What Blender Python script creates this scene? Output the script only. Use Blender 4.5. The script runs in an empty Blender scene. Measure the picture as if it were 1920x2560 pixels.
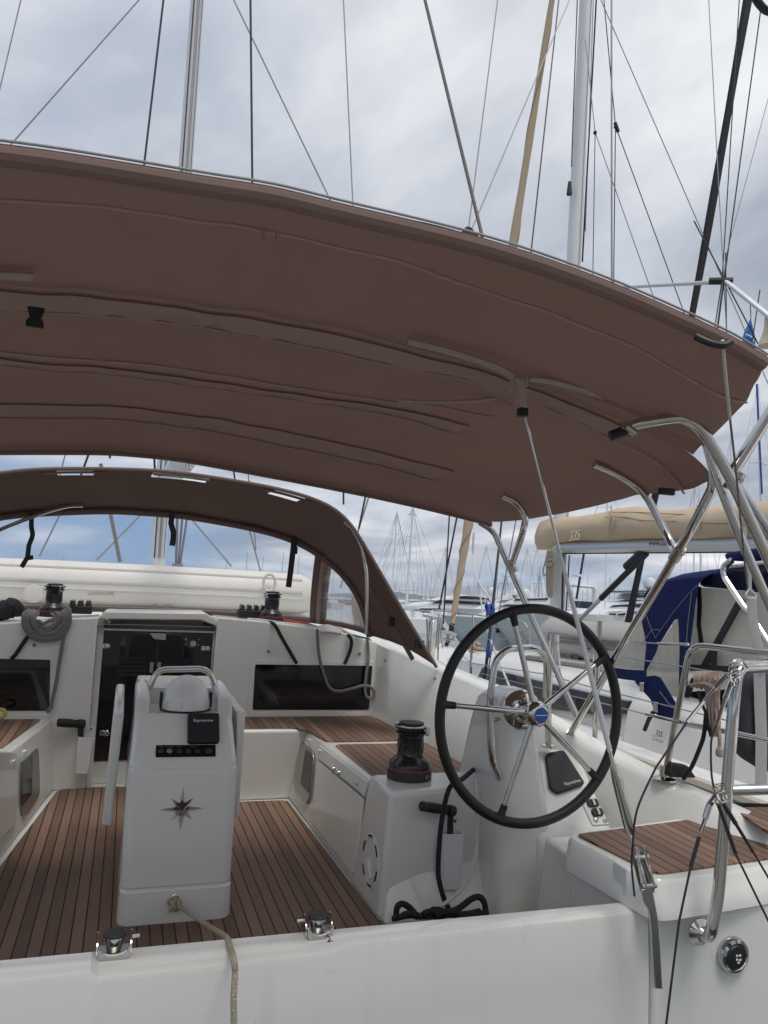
import bpy, bmesh, math, random
from mathutils import Vector, Matrix
random.seed(7)
C = bpy.context.scene.collection
V = Vector
PI = math.pi
# ------------------------------------------------------------------ camera model (a photograph pixel -> a point on a known plane)
F, CX, CY, H = 1950.0, 960.0, 1280.0, 1.40
K = 1920/1659.0
def axes(vp, s):
    fw = V(((vp[0]-CX)/F, -(vp[1]-CY)/F, 1)).normalized()
    p = V(((vp[0]+3000-CX)/F, -(vp[1]+3000*s-CY)/F, 1))
    up = p.cross(fw).normalized()
    if up.y < 0: up = -up
    r = fw.cross(up)
    if r.x < 0: r = -r
    return r, fw, up
AB = axes((321, 1414), .05)        # the yacht's own axes (she floats a little bow-up)
AWD = axes((321, 1460), .06)       # level axes of the harbour
EYE = V((0, 0, H))
def ray(px, py, ax=AB):
    d = V(((px-CX)/F, -(py-CY)/F, 1))
    return V((d.dot(ax[0]), d.dot(ax[1]), d.dot(ax[2])))
def A(p, X=None, Y=None, Z=None, ax=AB):
    d = ray(p[0], p[1], ax)
    t = X/d.x if X is not None else Y/d.y if Y is not None else (Z-H)/d.z
    return EYE + d*t
def W(p, X=None, Y=None, Z=None): return A(p, X, Y, Z, AWD)
def AP(p, p0, n, ax=AB):
    d = ray(p[0], p[1], ax)
    return EYE + d*((V(p0)-EYE).dot(V(n))/d.dot(V(n)))
def D(x, y): return (x*K, y*K)
def crop(x0, y0, s): return lambda x, y: (x0+x*s, y0+y*s)
# boat frame -> world, turned about the camera point
_m = Matrix((AB[0], AB[1], AB[2]))           # rows: boat axes in camera space
_w = Matrix((AWD[0], AWD[1], AWD[2]))
RB = (_w @ _m.transposed()).to_4x4()
FB = Matrix.Translation(EYE) @ RB @ Matrix.Translation(-EYE)
FW = Matrix.Identity(4)
XC = .275                                    # yacht centreline
# ------------------------------------------------------------------ mesh building
class MB:
    def __init__(s): s.v = []; s.f = []
    def add(s, vs, fs):
        o = len(s.v); s.v += [V(q) for q in vs]; s.f += [[i+o for i in q] for q in fs]; return s
    def box(s, lo, hi):
        a, b = lo, hi
        return s.add([(a[0],a[1],a[2]),(b[0],a[1],a[2]),(b[0],b[1],a[2]),(a[0],b[1],a[2]),(a[0],a[1],b[2]),(b[0],a[1],b[2]),(b[0],b[1],b[2]),(a[0],b[1],b[2])],
                     [(0,3,2,1),(4,5,6,7),(0,1,5,4),(1,2,6,5),(2,3,7,6),(3,0,4,7)])
    def hexa(s, bot, top):
        n = len(bot)
        return s.add(list(bot)+list(top), [list(range(n))[::-1], [n+i for i in range(n)]]+[(i,(i+1)%n,n+(i+1)%n,n+i) for i in range(n)])
    def prism(s, poly, d):
        d = V(d); poly = [V(p) for p in poly]
        return s.hexa(poly, [p+d for p in poly])
    def tube(s, pts, r, n=10, closed=False, cap=True, squash=None):
        pts = [V(p) for p in pts]; m = len(pts)
        rr = r if isinstance(r, (list, tuple)) else [r]*m
        T = []
        for i in range(m):
            a = pts[(i-1) % m] if (closed or i > 0) else pts[i]
            b = pts[(i+1) % m] if (closed or i < m-1) else pts[i]
            t = (b-a); T.append(t.normalized() if t.length > 1e-9 else V((0,0,1)))
        u = T[0].orthogonal().normalized()
        if squash: 
            u = (V(squash[0])-T[0]*V(squash[0]).dot(T[0])).normalized()
        vs = []
        for i in range(m):
            if i: 
                u = u - T[i]*u.dot(T[i])
                u = u.normalized() if u.length > 1e-6 else T[i].orthogonal().normalized()
            w = T[i].cross(u)
            for k in range(n):
                a = 2*PI*k/n
                vs.append(pts[i] + u*(rr[i]*math.cos(a)*(squash[1] if squash else 1)) + w*(rr[i]*math.sin(a)))
        fs = []
        for i in range(m if closed else m-1):
            j = (i+1) % m
            for k in range(n):
                l = (k+1) % n
                fs.append((i*n+k, i*n+l, j*n+l, j*n+k))
        if cap and not closed:
            fs.append(list(range(n))[::-1]); fs.append([(m-1)*n+k for k in range(n)])
        return s.add(vs, fs)
    def lathe(s, prof, o, ax=(0,0,1), n=28):
        ax = V(ax).normalized(); u = ax.orthogonal().normalized(); w = ax.cross(u); o = V(o)
        vs = []
        for (r, h) in prof:
            for k in range(n):
                a = 2*PI*k/n; vs.append(o+ax*h+(u*math.cos(a)+w*math.sin(a))*r)
        fs = [((i*n+k),(i*n+(k+1)%n),((i+1)*n+(k+1)%n),((i+1)*n+k)) for i in range(len(prof)-1) for k in range(n)]
        fs.append(list(range(n))[::-1]); fs.append([(len(prof)-1)*n+k for k in range(n)])
        return s.add(vs, fs)
    def grid(s, rows, skip=None):
        m = len(rows[0])
        fs = [(i*m+k, i*m+k+1, (i+1)*m+k+1, (i+1)*m+k) for i in range(len(rows)-1) for k in range(m-1) if not (skip and skip(i, k))]
        return s.add([p for r in rows for p in r], fs)
    def loft(s, secs, cap=True):
        m = len(secs[0])
        fs = [(i*m+k, i*m+(k+1)%m, (i+1)*m+(k+1)%m, (i+1)*m+k) for i in range(len(secs)-1) for k in range(m)]
        if cap: fs += [list(range(m))[::-1], [(len(secs)-1)*m+k for k in range(m)]]
        return s.add([p for r in secs for p in r], fs)
def rrect(x0, x1, y0, y1, r, z, n=5):
    r = min(r, abs(x1-x0)/2.01, abs(y1-y0)/2.01)
    out = []
    for cx, cy, a0 in ((x1-r,y0+r,-90),(x1-r,y1-r,0),(x0+r,y1-r,90),(x0+r,y0+r,180)):
        for i in range(n+1):
            a = math.radians(a0+90*i/n); out.append(V((cx+r*math.cos(a), cy+r*math.sin(a), z)))
    return out
def rpoly(pts, r, n=4):
    """round the corners of a 3D polygon"""
    pts = [V(p) for p in pts]; out = []; m = len(pts)
    rs = r if isinstance(r, (list, tuple)) else [r]*m
    for i in range(m):
        p, a, b = pts[i], pts[i-1], pts[(i+1) % m]
        ua, ub = a-p, b-p
        q = min(rs[i], ua.length*.45, ub.length*.45)
        s0, s1 = p+ua.normalized()*q, p+ub.normalized()*q
        if q < 1e-5: out.append(p); continue
        for k in range(n+1):
            t = k/n; out.append(s0*(1-t)**2 + p*2*t*(1-t) + s1*t*t)
    return out
def curve(pts, n=8, closed=False):
    """Catmull-Rom through the points"""
    pts = [V(p) for p in pts]; m = len(pts); out = []
    for i in range(m if closed else m-1):
        g = lambda j: pts[j % m] if closed else pts[max(0, min(m-1, j))]
        p0, p1, p2, p3 = g(i-1), g(i), g(i+1), g(i+2)
        for k in range(n):
            t = k/n
            out.append(.5*((2*p1)+(p2-p0)*t+(2*p0-5*p1+4*p2-p3)*t*t+(3*p1-p0-3*p2+p3)*t**3))
    if not closed: out.append(pts[-1])
    return out
def bend(pts, r, n=6):
    """polyline with rounded corners, as bent tube"""
    pts = [V(p) for p in pts]; out = [pts[0]]
    for i in range(1, len(pts)-1):
        p, a, b = pts[i], pts[i-1], pts[i+1]
        q = min(r, (a-p).length*.48, (b-p).length*.48)
        s0, s1 = p+(a-p).normalized()*q, p+(b-p).normalized()*q
        out += [s0*(1-t)**2+p*2*t*(1-t)+s1*t*t for t in [k/n for k in range(n+1)]]
    return out+[pts[-1]]
# ------------------------------------------------------------------ objects
def tag(o, label=None, cat=None, group=None, kind=None):
    if label: o['label'] = label
    if cat: o['category'] = cat
    if group: o['group'] = group
    if kind: o['kind'] = kind
    return o
BASE = {}
def thing(name, label, cat, base, group=None, fr=FB):
    o = bpy.data.objects.new(name, None); C.objects.link(o)
    o.empty_display_size = .1
    o.matrix_world = fr @ Matrix.Translation(V(base))
    BASE[o.name] = V(base)
    return tag(o, label, cat, group)
def mesh_obj(name, mb, mat, ang=35, bev=0, seg=2, solid=0, off=None):
    me = bpy.data.meshes.new(name)
    me.from_pydata([tuple(p) for p in mb.v], [], mb.f)
    bm = bmesh.new(); bm.from_mesh(me)
    bmesh.ops.recalc_face_normals(bm, faces=bm.faces); bm.to_mesh(me); bm.free()
    me.materials.append(mat)
    for p in me.polygons: p.use_smooth = True
    me.set_sharp_from_angle(angle=math.radians(ang))
    o = bpy.data.objects.new(name, me); C.objects.link(o)
    if solid:
        m = o.modifiers.new('solid', 'SOLIDIFY'); m.thickness = solid; m.offset = 0
    if bev:
        m = o.modifiers.new('bevel', 'BEVEL'); m.width = bev; m.segments = seg; m.limit_method = 'ANGLE'; m.angle_limit = math.radians(30); m.harden_normals = False
    return o
def rootof(o):
    while o.parent: o = o.parent
    return o
def part(name, mb, mat, parent, label=None, **kw):
    """a mesh child; coordinates are given in the frame of the thing"""
    b = BASE[rootof(parent).name]
    mb.v = [p-b for p in mb.v]
    o = mesh_obj(name, mb, mat, **kw); o.parent = parent
    if label: o['label'] = label
    return o
def solo(name, label, cat, mb, mat, group=None, fr=FB, kind=None, base=None, **kw):
    """a thing that is one mesh"""
    if base is None:
        n = len(mb.v); base = V((sum(p.x for p in mb.v)/n, sum(p.y for p in mb.v)/n, min(p.z for p in mb.v)))
    mb.v = [p-V(base) for p in mb.v]
    o = mesh_obj(name, mb, mat, **kw); o.matrix_world = fr @ Matrix.Translation(V(base))
    BASE[o.name] = V(base)
    return tag(o, label, cat, group, kind)
def text(s, name, size, o, xd, yd, mat, parent, ext=.0008, align='CENTER', shear=0, sx=1):
    cu = bpy.data.curves.new(name, 'FONT'); cu.body = s; cu.size = size; cu.extrude = ext; cu.align_x = align; cu.align_y = 'CENTER'; cu.shear = shear
    t = bpy.data.objects.new(name, cu); C.objects.link(t)
    dg = bpy.context.evaluated_depsgraph_get()
    me = bpy.data.meshes.new_from_object(t.evaluated_get(dg))
    bpy.data.objects.remove(t); bpy.data.curves.remove(cu)
    xd = V(xd).normalized(); n = xd.cross(V(yd)).normalized(); yd = n.cross(xd)
    b = BASE[rootof(parent).name]
    me.transform(Matrix.Translation(V(o)-b) @ Matrix((xd, yd, n)).transposed().to_4x4() @ Matrix.Diagonal((sx,1,1,1)))
    me.materials.clear(); me.materials.append(mat)
    ob = bpy.data.objects.new(name, me); C.objects.link(ob); ob.parent = parent
    return ob
# ------------------------------------------------------------------ materials
M = {}
def mat(name, col, rough=.5, metal=0, coat=0, var=.06, vscale=6, bump=0, bscale=60, spec=.5, rvar=.08, stretch=(1,1,1), trans=0):
    m = bpy.data.materials.new(name); m.use_nodes = True
    nt = m.node_tree; N = nt.nodes; L = nt.links; b = N['Principled BSDF']
    tc = N.new('ShaderNodeTexCoord'); mp = N.new('ShaderNodeMapping'); mp.inputs['Scale'].default_value = stretch
    L.new(tc.outputs['Object'], mp.inputs['Vector'])
    n1 = N.new('ShaderNodeTexNoise'); n1.inputs['Scale'].default_value = vscale; n1.inputs['Detail'].default_value = 5; n1.inputs['Roughness'].default_value = .6
    L.new(mp.outputs[0], n1.inputs['Vector'])
    mx = N.new('ShaderNodeMix'); mx.data_type = 'RGBA'
    c = V(col)
    mx.inputs['A'].default_value = (*(c*(1-var)), 1); mx.inputs['B'].default_value = (*(c*(1+var)), 1)
    L.new(n1.outputs['Fac'], mx.inputs['Factor']); L.new(mx.outputs['Result'], b.inputs['Base Color'])
    mr = N.new('ShaderNodeMapRange'); mr.inputs['To Min'].default_value = max(.02, rough-rvar); mr.inputs['To Max'].default_value = min(1, rough+rvar)
    n2 = N.new('ShaderNodeTexNoise'); n2.inputs['Scale'].default_value = vscale*2.3; n2.inputs['Detail'].default_value = 4
    L.new(mp.outputs[0], n2.inputs['Vector']); L.new(n2.outputs['Fac'], mr.inputs['Value']); L.new(mr.outputs[0], b.inputs['Roughness'])
    b.inputs['Metallic'].default_value = metal; b.inputs['Coat Weight'].default_value = coat; b.inputs['Coat Roughness'].default_value = .06
    b.inputs['Specular IOR Level'].default_value = spec
    if trans: b.inputs['Transmission Weight'].default_value = trans
    if bump:
        n3 = N.new('ShaderNodeTexNoise'); n3.inputs['Scale'].default_value = bscale; n3.inputs['Detail'].default_value = 3
        L.new(mp.outputs[0], n3.inputs['Vector'])
        bp = N.new('ShaderNodeBump'); bp.inputs['Strength'].default_value = bump; bp.inputs['Distance'].default_value = .01
        L.new(n3.outputs['Fac'], bp.inputs['Height']); L.new(bp.outputs[0], b.inputs['Normal'])
    M[name] = m
    return m
mat('gelcoat', (.79,.785,.735), .15, coat=.35, var=.03, vscale=2.2, rvar=.08)
mat('gelcoat_matt', (.72,.73,.71), .42, var=.03, bump=.03, bscale=220)
mat('canvas', (.33,.245,.215), .9, var=.15, vscale=3.2, bump=.9, bscale=5, spec=.15, stretch=(1,.45,1))
mat('canvas_seam', (.55,.42,.37), .85, var=.12, vscale=30, bump=.3, bscale=40, spec=.2)
mat('zip_tape', (.42,.33,.29), .7, var=.15, vscale=60, spec=.3)
mat('steel', (.62,.60,.57), .11, metal=1, var=.04, vscale=20, rvar=.05)
mat('chrome', (.52,.52,.52), .06, metal=1, var=.1, vscale=30, rvar=.03)
mat('steel_dull', (.5,.49,.47), .32, metal=1, var=.08, vscale=30)
mat('black_plastic', (.012,.012,.014), .52, var=.2, vscale=30)
mat('black_leather', (.014,.013,.014), .45, var=.2, vscale=40, bump=.12, bscale=500)
mat('black_glass', (.006,.006,.008), .05, var=.1, spec=.6, rvar=.02)
mat('winch_black', (.014,.013,.015), .26, var=.2, vscale=20, coat=.2)
mat('red_line', (.25,.02,.03), .4)
mat('rubber', (.03,.03,.032), .6, var=.2)
mat('aluminium', (.62,.63,.64), .38, metal=.75, var=.06, vscale=3, stretch=(1,1,.2))
mat('mast_paint', (.72,.73,.73), .35, var=.05, vscale=3, stretch=(1,1,.2))
mat('white_plastic', (.72,.73,.72), .38, var=.03)
mat('white_print', (.8,.8,.8), .5)
mat('grey_print', (.22,.22,.22), .5)
mat('dark_print', (.05,.05,.05), .5)
mat('red_print', (.35,.13,.11), .6)
mat('blue_badge', (.02,.10,.42), .3)
mat('rope_grey', (.21,.195,.19), .85, var=.3, vscale=120, bump=.7, bscale=160)
mat('rope_black', (.012,.012,.013), .75, var=.3, vscale=90, bump=.6, bscale=160)
mat('rope_beige', (.42,.36,.27), .85, var=.3, vscale=90, bump=.7, bscale=150)
mat('rope_tan', (.42,.33,.265), .85, var=.35, vscale=80, bump=.7, bscale=120)
mat('rope_white', (.62,.60,.58), .8, var=.3, vscale=100, bump=.6, bscale=160)
mat('rope_red', (.45,.05,.06), .8, var=.5, vscale=140, bump=.6, bscale=160)
mat('rope_blue', (.03,.08,.30), .8, var=.3, vscale=80)
mat('rope_yellow', (.42,.38,.06), .7, var=.3)
mat('wire', (.055,.055,.06), .4, metal=.6, var=.2, vscale=40)
mat('wire_steel', (.34,.34,.35), .35, metal=.8, var=.2, vscale=40)
mat('sail_tan', (.56,.44,.31), .85, var=.07, vscale=6, bump=.5, bscale=7, spec=.15)
mat('sail_print', (.72,.60,.46), .8)
mat('sail_tan_dark', (.34,.25,.16), .85, var=.1, vscale=10)
mat('sail_black', (.008,.009,.014), .8, var=.3, bump=.4, bscale=12)
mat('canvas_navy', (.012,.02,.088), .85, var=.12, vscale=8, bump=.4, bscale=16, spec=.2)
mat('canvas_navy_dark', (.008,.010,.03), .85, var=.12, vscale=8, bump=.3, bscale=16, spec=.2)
mat('hull_white', (.74,.74,.71), .25, coat=.2, var=.03, vscale=1.5)
mat('hull_cream', (.55,.49,.40), .5, var=.06)
mat('deck_white', (.78,.78,.76), .45, var=.04, vscale=4)
mat('hull_blue', (.62,.67,.69), .3, coat=.2)
mat('hull_navy', (.015,.02,.05), .2, coat=.3)
mat('hull_grey', (.56,.58,.60), .3, coat=.2)
mat('boat_black', (.012,.013,.016), .12, coat=.3)
mat('tinted', (.05,.052,.068), .12, var=.15, spec=.6)
mat('rib_grey', (.42,.40,.37), .55, var=.06, vscale=3, bump=.15, bscale=6)
mat('rib_dark', (.16,.155,.15), .6, var=.1)
mat('rib_white', (.74,.70,.63), .5, var=.05, vscale=2, bump=.15, bscale=5)
mat('rib_band', (.60,.57,.53), .55, var=.08)
mat('fabric_grey', (.065,.065,.075), .9, var=.12, vscale=10, bump=.3, bscale=30, spec=.15)
mat('webbing', (.36,.37,.36), .75, var=.1, vscale=50, bump=.3, bscale=200)
mat('handrail_grey', (.24,.22,.20), .7, var=.15, vscale=20)
mat('compass_white', (.80,.80,.78), .33, var=.03)
mat('flag_blue', (.04,.19,.50), .8, var=.2, vscale=8)
mat('lamp_cream', (.62,.56,.38), .45)
mat('solar', (.02,.025,.06), .15, var=.3)
mat('rock', (.22,.21,.19), .9, var=.25, vscale=.5, bump=.5, bscale=2)
mat('concrete', (.19,.18,.165), .85, var=.15, vscale=1.2, bump=.3, bscale=8)
mat('leaf', (.05,.075,.03), .8, var=.35, vscale=.6)
mat('bark', (.12,.09,.07), .9)
mat('far_white', (.70,.71,.72), .35, var=.03, vscale=.3)
mat('far_mast', (.42,.43,.45), .4, var=.05)
mat('far_dark', (.10,.11,.13), .5)
mat('far_cover', (.06,.08,.16), .8)
mat('hill', (.10,.14,.15), .95, var=.2, vscale=.02)
def translucent(name, w, col):
    m = M[name]; nt = m.node_tree; N = nt.nodes; L = nt.links
    t = N.new('ShaderNodeBsdfTranslucent'); t.inputs[0].default_value = (*col, 1); x = N.new('ShaderNodeMixShader'); x.inputs[0].default_value = w
    L.new(N['Principled BSDF'].outputs[0], x.inputs[1]); L.new(t.outputs[0], x.inputs[2]); L.new(x.outputs[0], N['Material Output'].inputs[0])
for k in ('canvas',):
    for n in M[k].node_tree.nodes:
        if n.type == 'MIX': n.inputs['A'].default_value = (.33,.255,.215,1); n.inputs['B'].default_value = (.42,.275,.25,1)
mat('canvas_hood', (.22,.16,.142), .9, var=.12, vscale=4, bump=.6, bscale=6, spec=.15)  # darker copy of the canopy cloth, imitating less light through the hood
translucent('canvas_hood', .18, (.28,.18,.15))
translucent('canvas', .42, (.40,.285,.25))
mat('canvas_sleeve', (.60,.45,.40), .9, var=.10, vscale=4, bump=.7, bscale=9, spec=.15)  # paler copy of the cloth, its colour replacing light the double layer blocks
translucent('canvas_sleeve', .40, (.66,.47,.41)); translucent('canvas_seam', .25, (.40,.29,.25))
def weather(name):
    m = M[name]; nt = m.node_tree; N = nt.nodes; L = nt.links; b = N['Principled BSDF']
    src = b.inputs['Base Color'].links[0].from_socket
    tc = N.new('ShaderNodeTexCoord')
    def spot(scale, lo, hi, stretch, dist=0):
        mp = N.new('ShaderNodeMapping'); mp.inputs['Scale'].default_value = stretch; L.new(tc.outputs['Object'], mp.inputs[0])
        n = N.new('ShaderNodeTexNoise'); n.inputs['Scale'].default_value = scale; n.inputs['Detail'].default_value = 4; n.inputs['Distortion'].default_value = dist; L.new(mp.outputs[0], n.inputs['Vector'])
        r = N.new('ShaderNodeMapRange'); r.inputs['From Min'].default_value = lo; r.inputs['From Max'].default_value = hi; L.new(n.outputs['Fac'], r.inputs['Value']); return r.outputs[0]
    a = spot(26, .66, .74, (1,1,1), 1.0); c = spot(9, .58, .80, (1.6,1.6,.16)); d = spot(90, .70, .74, (1,1,1))
    s1 = N.new('ShaderNodeMath'); s1.operation = 'MULTIPLY_ADD'; L.new(c, s1.inputs[0]); s1.inputs[1].default_value = .10; 
    t1 = N.new('ShaderNodeMath'); t1.operation = 'MULTIPLY'; L.new(a, t1.inputs[0]); t1.inputs[1].default_value = .09; L.new(t1.outputs[0], s1.inputs[2])
    s2 = N.new('ShaderNodeMath'); s2.operation = 'MULTIPLY_ADD'; L.new(d, s2.inputs[0]); s2.inputs[1].default_value = .22; L.new(s1.outputs[0], s2.inputs[2])
    mx = N.new('ShaderNodeMix'); mx.data_type = 'RGBA'; L.new(s2.outputs[0], mx.inputs['Factor']); L.new(src, mx.inputs['A']); mx.inputs['B'].default_value = (.22,.20,.16,1)
    L.new(mx.outputs['Result'], b.inputs['Base Color'])
weather('gelcoat'); weather('hull_white')
def teak():
    m = bpy.data.materials.new('teak'); m.use_nodes = True; nt = m.node_tree; N = nt.nodes; L = nt.links; b = N['Principled BSDF']
    def mth(op, a, b_=None, c=None):
        n = N.new('ShaderNodeMath'); n.operation = op
        for i, q in enumerate((a, b_, c)):
            if q is None: continue
            if isinstance(q, (int, float)): n.inputs[i].default_value = q
            else: L.new(q, n.inputs[i])
        return n.outputs[0]
    tc = N.new('ShaderNodeTexCoord'); sp = N.new('ShaderNodeSeparateXYZ'); L.new(tc.outputs['Object'], sp.inputs[0])
    q = mth('DIVIDE', sp.outputs['X'], .0472); fr = mth('FRACT', q); fl = mth('FLOOR', q)
    dist = mth('ABSOLUTE', mth('SUBTRACT', fr, .5))
    seam = mth('GREATER_THAN', dist, .446)
    wn = N.new('ShaderNodeTexWhiteNoise'); wn.noise_dimensions = '1D'; L.new(fl, wn.inputs['W'])
    cmb = N.new('ShaderNodeCombineXYZ'); L.new(mth('MULTIPLY', sp.outputs['X'], 240), cmb.inputs[0]); L.new(mth('MULTIPLY', sp.outputs['Y'], 6), cmb.inputs[1]); L.new(mth('MULTIPLY', wn.outputs['Value'], 40), cmb.inputs[2])
    g = N.new('ShaderNodeTexNoise'); g.inputs['Scale'].default_value = 1; g.inputs['Detail'].default_value = 6; g.inputs['Roughness'].default_value = .65; L.new(cmb.outputs[0], g.inputs['Vector'])
    big = N.new('ShaderNodeTexNoise'); big.inputs['Scale'].default_value = 2.6; big.inputs['Detail'].default_value = 4; L.new(tc.outputs['Object'], big.inputs['Vector'])
    fac = mth('ADD', mth('ADD', mth('MULTIPLY', wn.outputs['Value'], .36), mth('MULTIPLY', g.outputs['Fac'], .55)), mth('MULTIPLY', big.outputs['Fac'], .35))
    fac = mth('SUBTRACT', fac, .14)
    cr = N.new('ShaderNodeValToRGB'); cr.color_ramp.elements[0].color = (.085,.050,.035,1); cr.color_ramp.elements[1].color = (.36,.225,.16,1); cr.color_ramp.elements[0].position = .1; cr.color_ramp.elements[1].position = .95
    L.new(fac, cr.inputs[0])
    mx = N.new('ShaderNodeMix'); mx.data_type = 'RGBA'; L.new(seam, mx.inputs['Factor']); L.new(cr.outputs[0], mx.inputs['A']); mx.inputs['B'].default_value = (.006,.0055,.006,1)
    L.new(mx.outputs['Result'], b.inputs['Base Color'])
    b.inputs['Specular IOR Level'].default_value = .3
    L.new(mth('ADD', mth('MULTIPLY', big.outputs['Fac'], .3), .45), b.inputs['Roughness'])
    bp = N.new('ShaderNodeBump'); bp.inputs['Strength'].default_value = .35; bp.inputs['Distance'].default_value = .002
    L.new(mth('SUBTRACT', mth('MULTIPLY', g.outputs['Fac'], .5), seam), bp.inputs['Height']); L.new(bp.outputs[0], b.inputs['Normal'])
    M['teak'] = m
teak()
def vinyl(name, haze, tint, lo=.5, hi=3):
    m = bpy.data.materials.new(name); m.use_nodes = True; nt = m.node_tree; N = nt.nodes; L = nt.links
    for n in list(N): N.remove(n)
    out = N.new('ShaderNodeOutputMaterial'); tr = N.new('ShaderNodeBsdfTransparent'); tr.inputs[0].default_value = (*tint, 1)
    gl = N.new('ShaderNodeBsdfGlossy'); gl.inputs['Roughness'].default_value = .06
    tl = N.new('ShaderNodeBsdfTranslucent'); tl.inputs[0].default_value = (.8,.8,.78,1)
    df = N.new('ShaderNodeBsdfDiffuse'); df.inputs[0].default_value = (.75,.75,.73,1)
    tc = N.new('ShaderNodeTexCoord'); mp = N.new('ShaderNodeMapping'); mp.inputs['Scale'].default_value = (3,3,1.2); mp.inputs['Rotation'].default_value = (.3,.5,.4); L.new(tc.outputs['Object'], mp.inputs[0])
    nz = N.new('ShaderNodeTexNoise'); nz.inputs['Scale'].default_value = 2.2; nz.inputs['Detail'].default_value = 9; nz.inputs['Roughness'].default_value = .7; nz.inputs['Distortion'].default_value = 1.2; L.new(mp.outputs[0], nz.inputs['Vector'])
    mr = N.new('ShaderNodeMapRange'); mr.inputs['From Min'].default_value = .45; mr.inputs['From Max'].default_value = .85; mr.inputs['To Min'].default_value = haze*lo; mr.inputs['To Max'].default_value = haze*hi; L.new(nz.outputs['Fac'], mr.inputs['Value'])
    a = N.new('ShaderNodeMixShader'); L.new(tl.outputs[0], a.inputs[1]); L.new(df.outputs[0], a.inputs[2])
    b = N.new('ShaderNodeMixShader'); L.new(mr.outputs[0], b.inputs[0]); L.new(tr.outputs[0], b.inputs[1]); L.new(a.outputs[0], b.inputs[2])
    fr = N.new('ShaderNodeFresnel'); fr.inputs[0].default_value = 1.10
    bp = N.new('ShaderNodeBump'); bp.inputs['Strength'].default_value = .25; bp.inputs['Distance'].default_value = .05; L.new(nz.outputs['Fac'], bp.inputs['Height']); L.new(bp.outputs[0], gl.inputs['Normal'])
    c = N.new('ShaderNodeMixShader'); L.new(fr.outputs[0], c.inputs[0]); L.new(b.outputs[0], c.inputs[1]); L.new(gl.outputs[0], c.inputs[2])
    L.new(c.outputs[0], out.inputs[0]); M[name] = m
vinyl('vinyl', .055, (.95,.96,.97)); vinyl('vinyl_side', .34, (.9,.92,.94)); vinyl('vinyl_cloudy', .55, (.80,.78,.70), .9, 1.25)
def water():
    m = bpy.data.materials.new('sea'); m.use_nodes = True; nt = m.node_tree; N = nt.nodes; L = nt.links; b = N['Principled BSDF']
    b.inputs['Base Color'].default_value = (.17,.21,.205,1); b.inputs['Roughness'].default_value = .16; b.inputs['Specular IOR Level'].default_value = .5
    tc = N.new('ShaderNodeTexCoord'); mp = N.new('ShaderNodeMapping'); mp.inputs['Scale'].default_value = (1,1.6,1); L.new(tc.outputs['Object'], mp.inputs[0])
    hs = []
    for sc, w in ((1.1,1.),(3.7,.5)):
        n = N.new('ShaderNodeTexNoise'); n.inputs['Scale'].default_value = sc; n.inputs['Detail'].default_value = 3; L.new(mp.outputs[0], n.inputs['Vector']); hs.append((n, w))
    ad = N.new('ShaderNodeMath'); ad.operation = 'MULTIPLY_ADD'; L.new(hs[1][0].outputs['Fac'], ad.inputs[0]); ad.inputs[1].default_value = .5; L.new(hs[0][0].outputs['Fac'], ad.inputs[2])
    bp = N.new('ShaderNodeBump'); bp.inputs['Strength'].default_value = .6; bp.inputs['Distance'].default_value = .12; L.new(ad.outputs[0], bp.inputs['Height']); L.new(bp.outputs[0], b.inputs['Normal'])
    M['sea'] = m
water()
# ================================================================== THE YACHT WE STAND BEHIND
c3 = crop(1360,1980,.33755); c5 = crop(640,1780,.217); c6 = crop(920,1780,.2441); c7 = crop(220,1520,.20494); c8 = crop(0,1720,.20494)
c9 = crop(240,1640,.24111); cA = crop(0,1950,.21695); cB = crop(570,1950,.24111); cC = crop(1640,1640,.19886); cH = crop(560,1180,.3255)
cP = crop(1240,820,.40988); cQ = crop(1560,950,.24862); cR = crop(1560,600,.217); cW = crop(1300,1480,.24111); cT = crop(900,1650,.41131)
cS = crop(1280,1650,.41131); cD = crop(1300,1280,.19289); cE = crop(1000,1260,.18083); c4 = crop(950,1380,.24111); cF = crop(1500,1400,.25316)
def interp(tab, y):
    for a, b in zip(tab, tab[1:]):
        if y <= b[0]:
            t = (y-a[0])/(b[0]-a[0]); t = max(0, t)
            return [p+(q-p)*t for p, q in zip(a[1:], b[1:])]
    return list(tab[-1][1:])
yacht = thing('sailing_yacht', 'white sailing yacht seen over its stern, with the teak cockpit open', 'yacht', (XC, 6, -.95))
hullT = [(2.14,2.20,.40),(2.4,2.17,.48),(2.83,2.07,.55),(3.3,1.93,.64),(3.87,1.84,.76),(4.5,1.80,.83),(5.3,1.76,.88),(7,1.72,.93),(9,1.52,.98),(11,1.12,1.06),(13,.5,1.1),(14,.06,1.14)]
rows = []
for Y in (2.14,2.4,2.83,3.3,3.87,4.5,5.3,7,9,11,12,13,14):
    hb, zg = interp(hullT, Y); k = min(1, hb/1.2)
    half = [(hb, zg), (hb*1.0, zg-.45), (hb*.95, -.35), (hb*.8, -.8), (hb*.45, -1.15*k-.2), (0, -1.25*k-.2)]
    rows.append([V((XC+x, Y, z)) for x, z in half]+[V((XC-x, Y, z)) for x, z in half[-2::-1]])
part('hull', MB().grid(rows), M['gelcoat'], yacht, ang=50)
part('rubbing_strake', MB().tube([V((XC+interp(hullT,Y)[0]+.012, Y, interp(hullT,Y)[1]-.05)) for Y in (2.2,3.3,4.5,5.3,7,9,11,12,13)], .02), M['rubber'], yacht)
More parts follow.
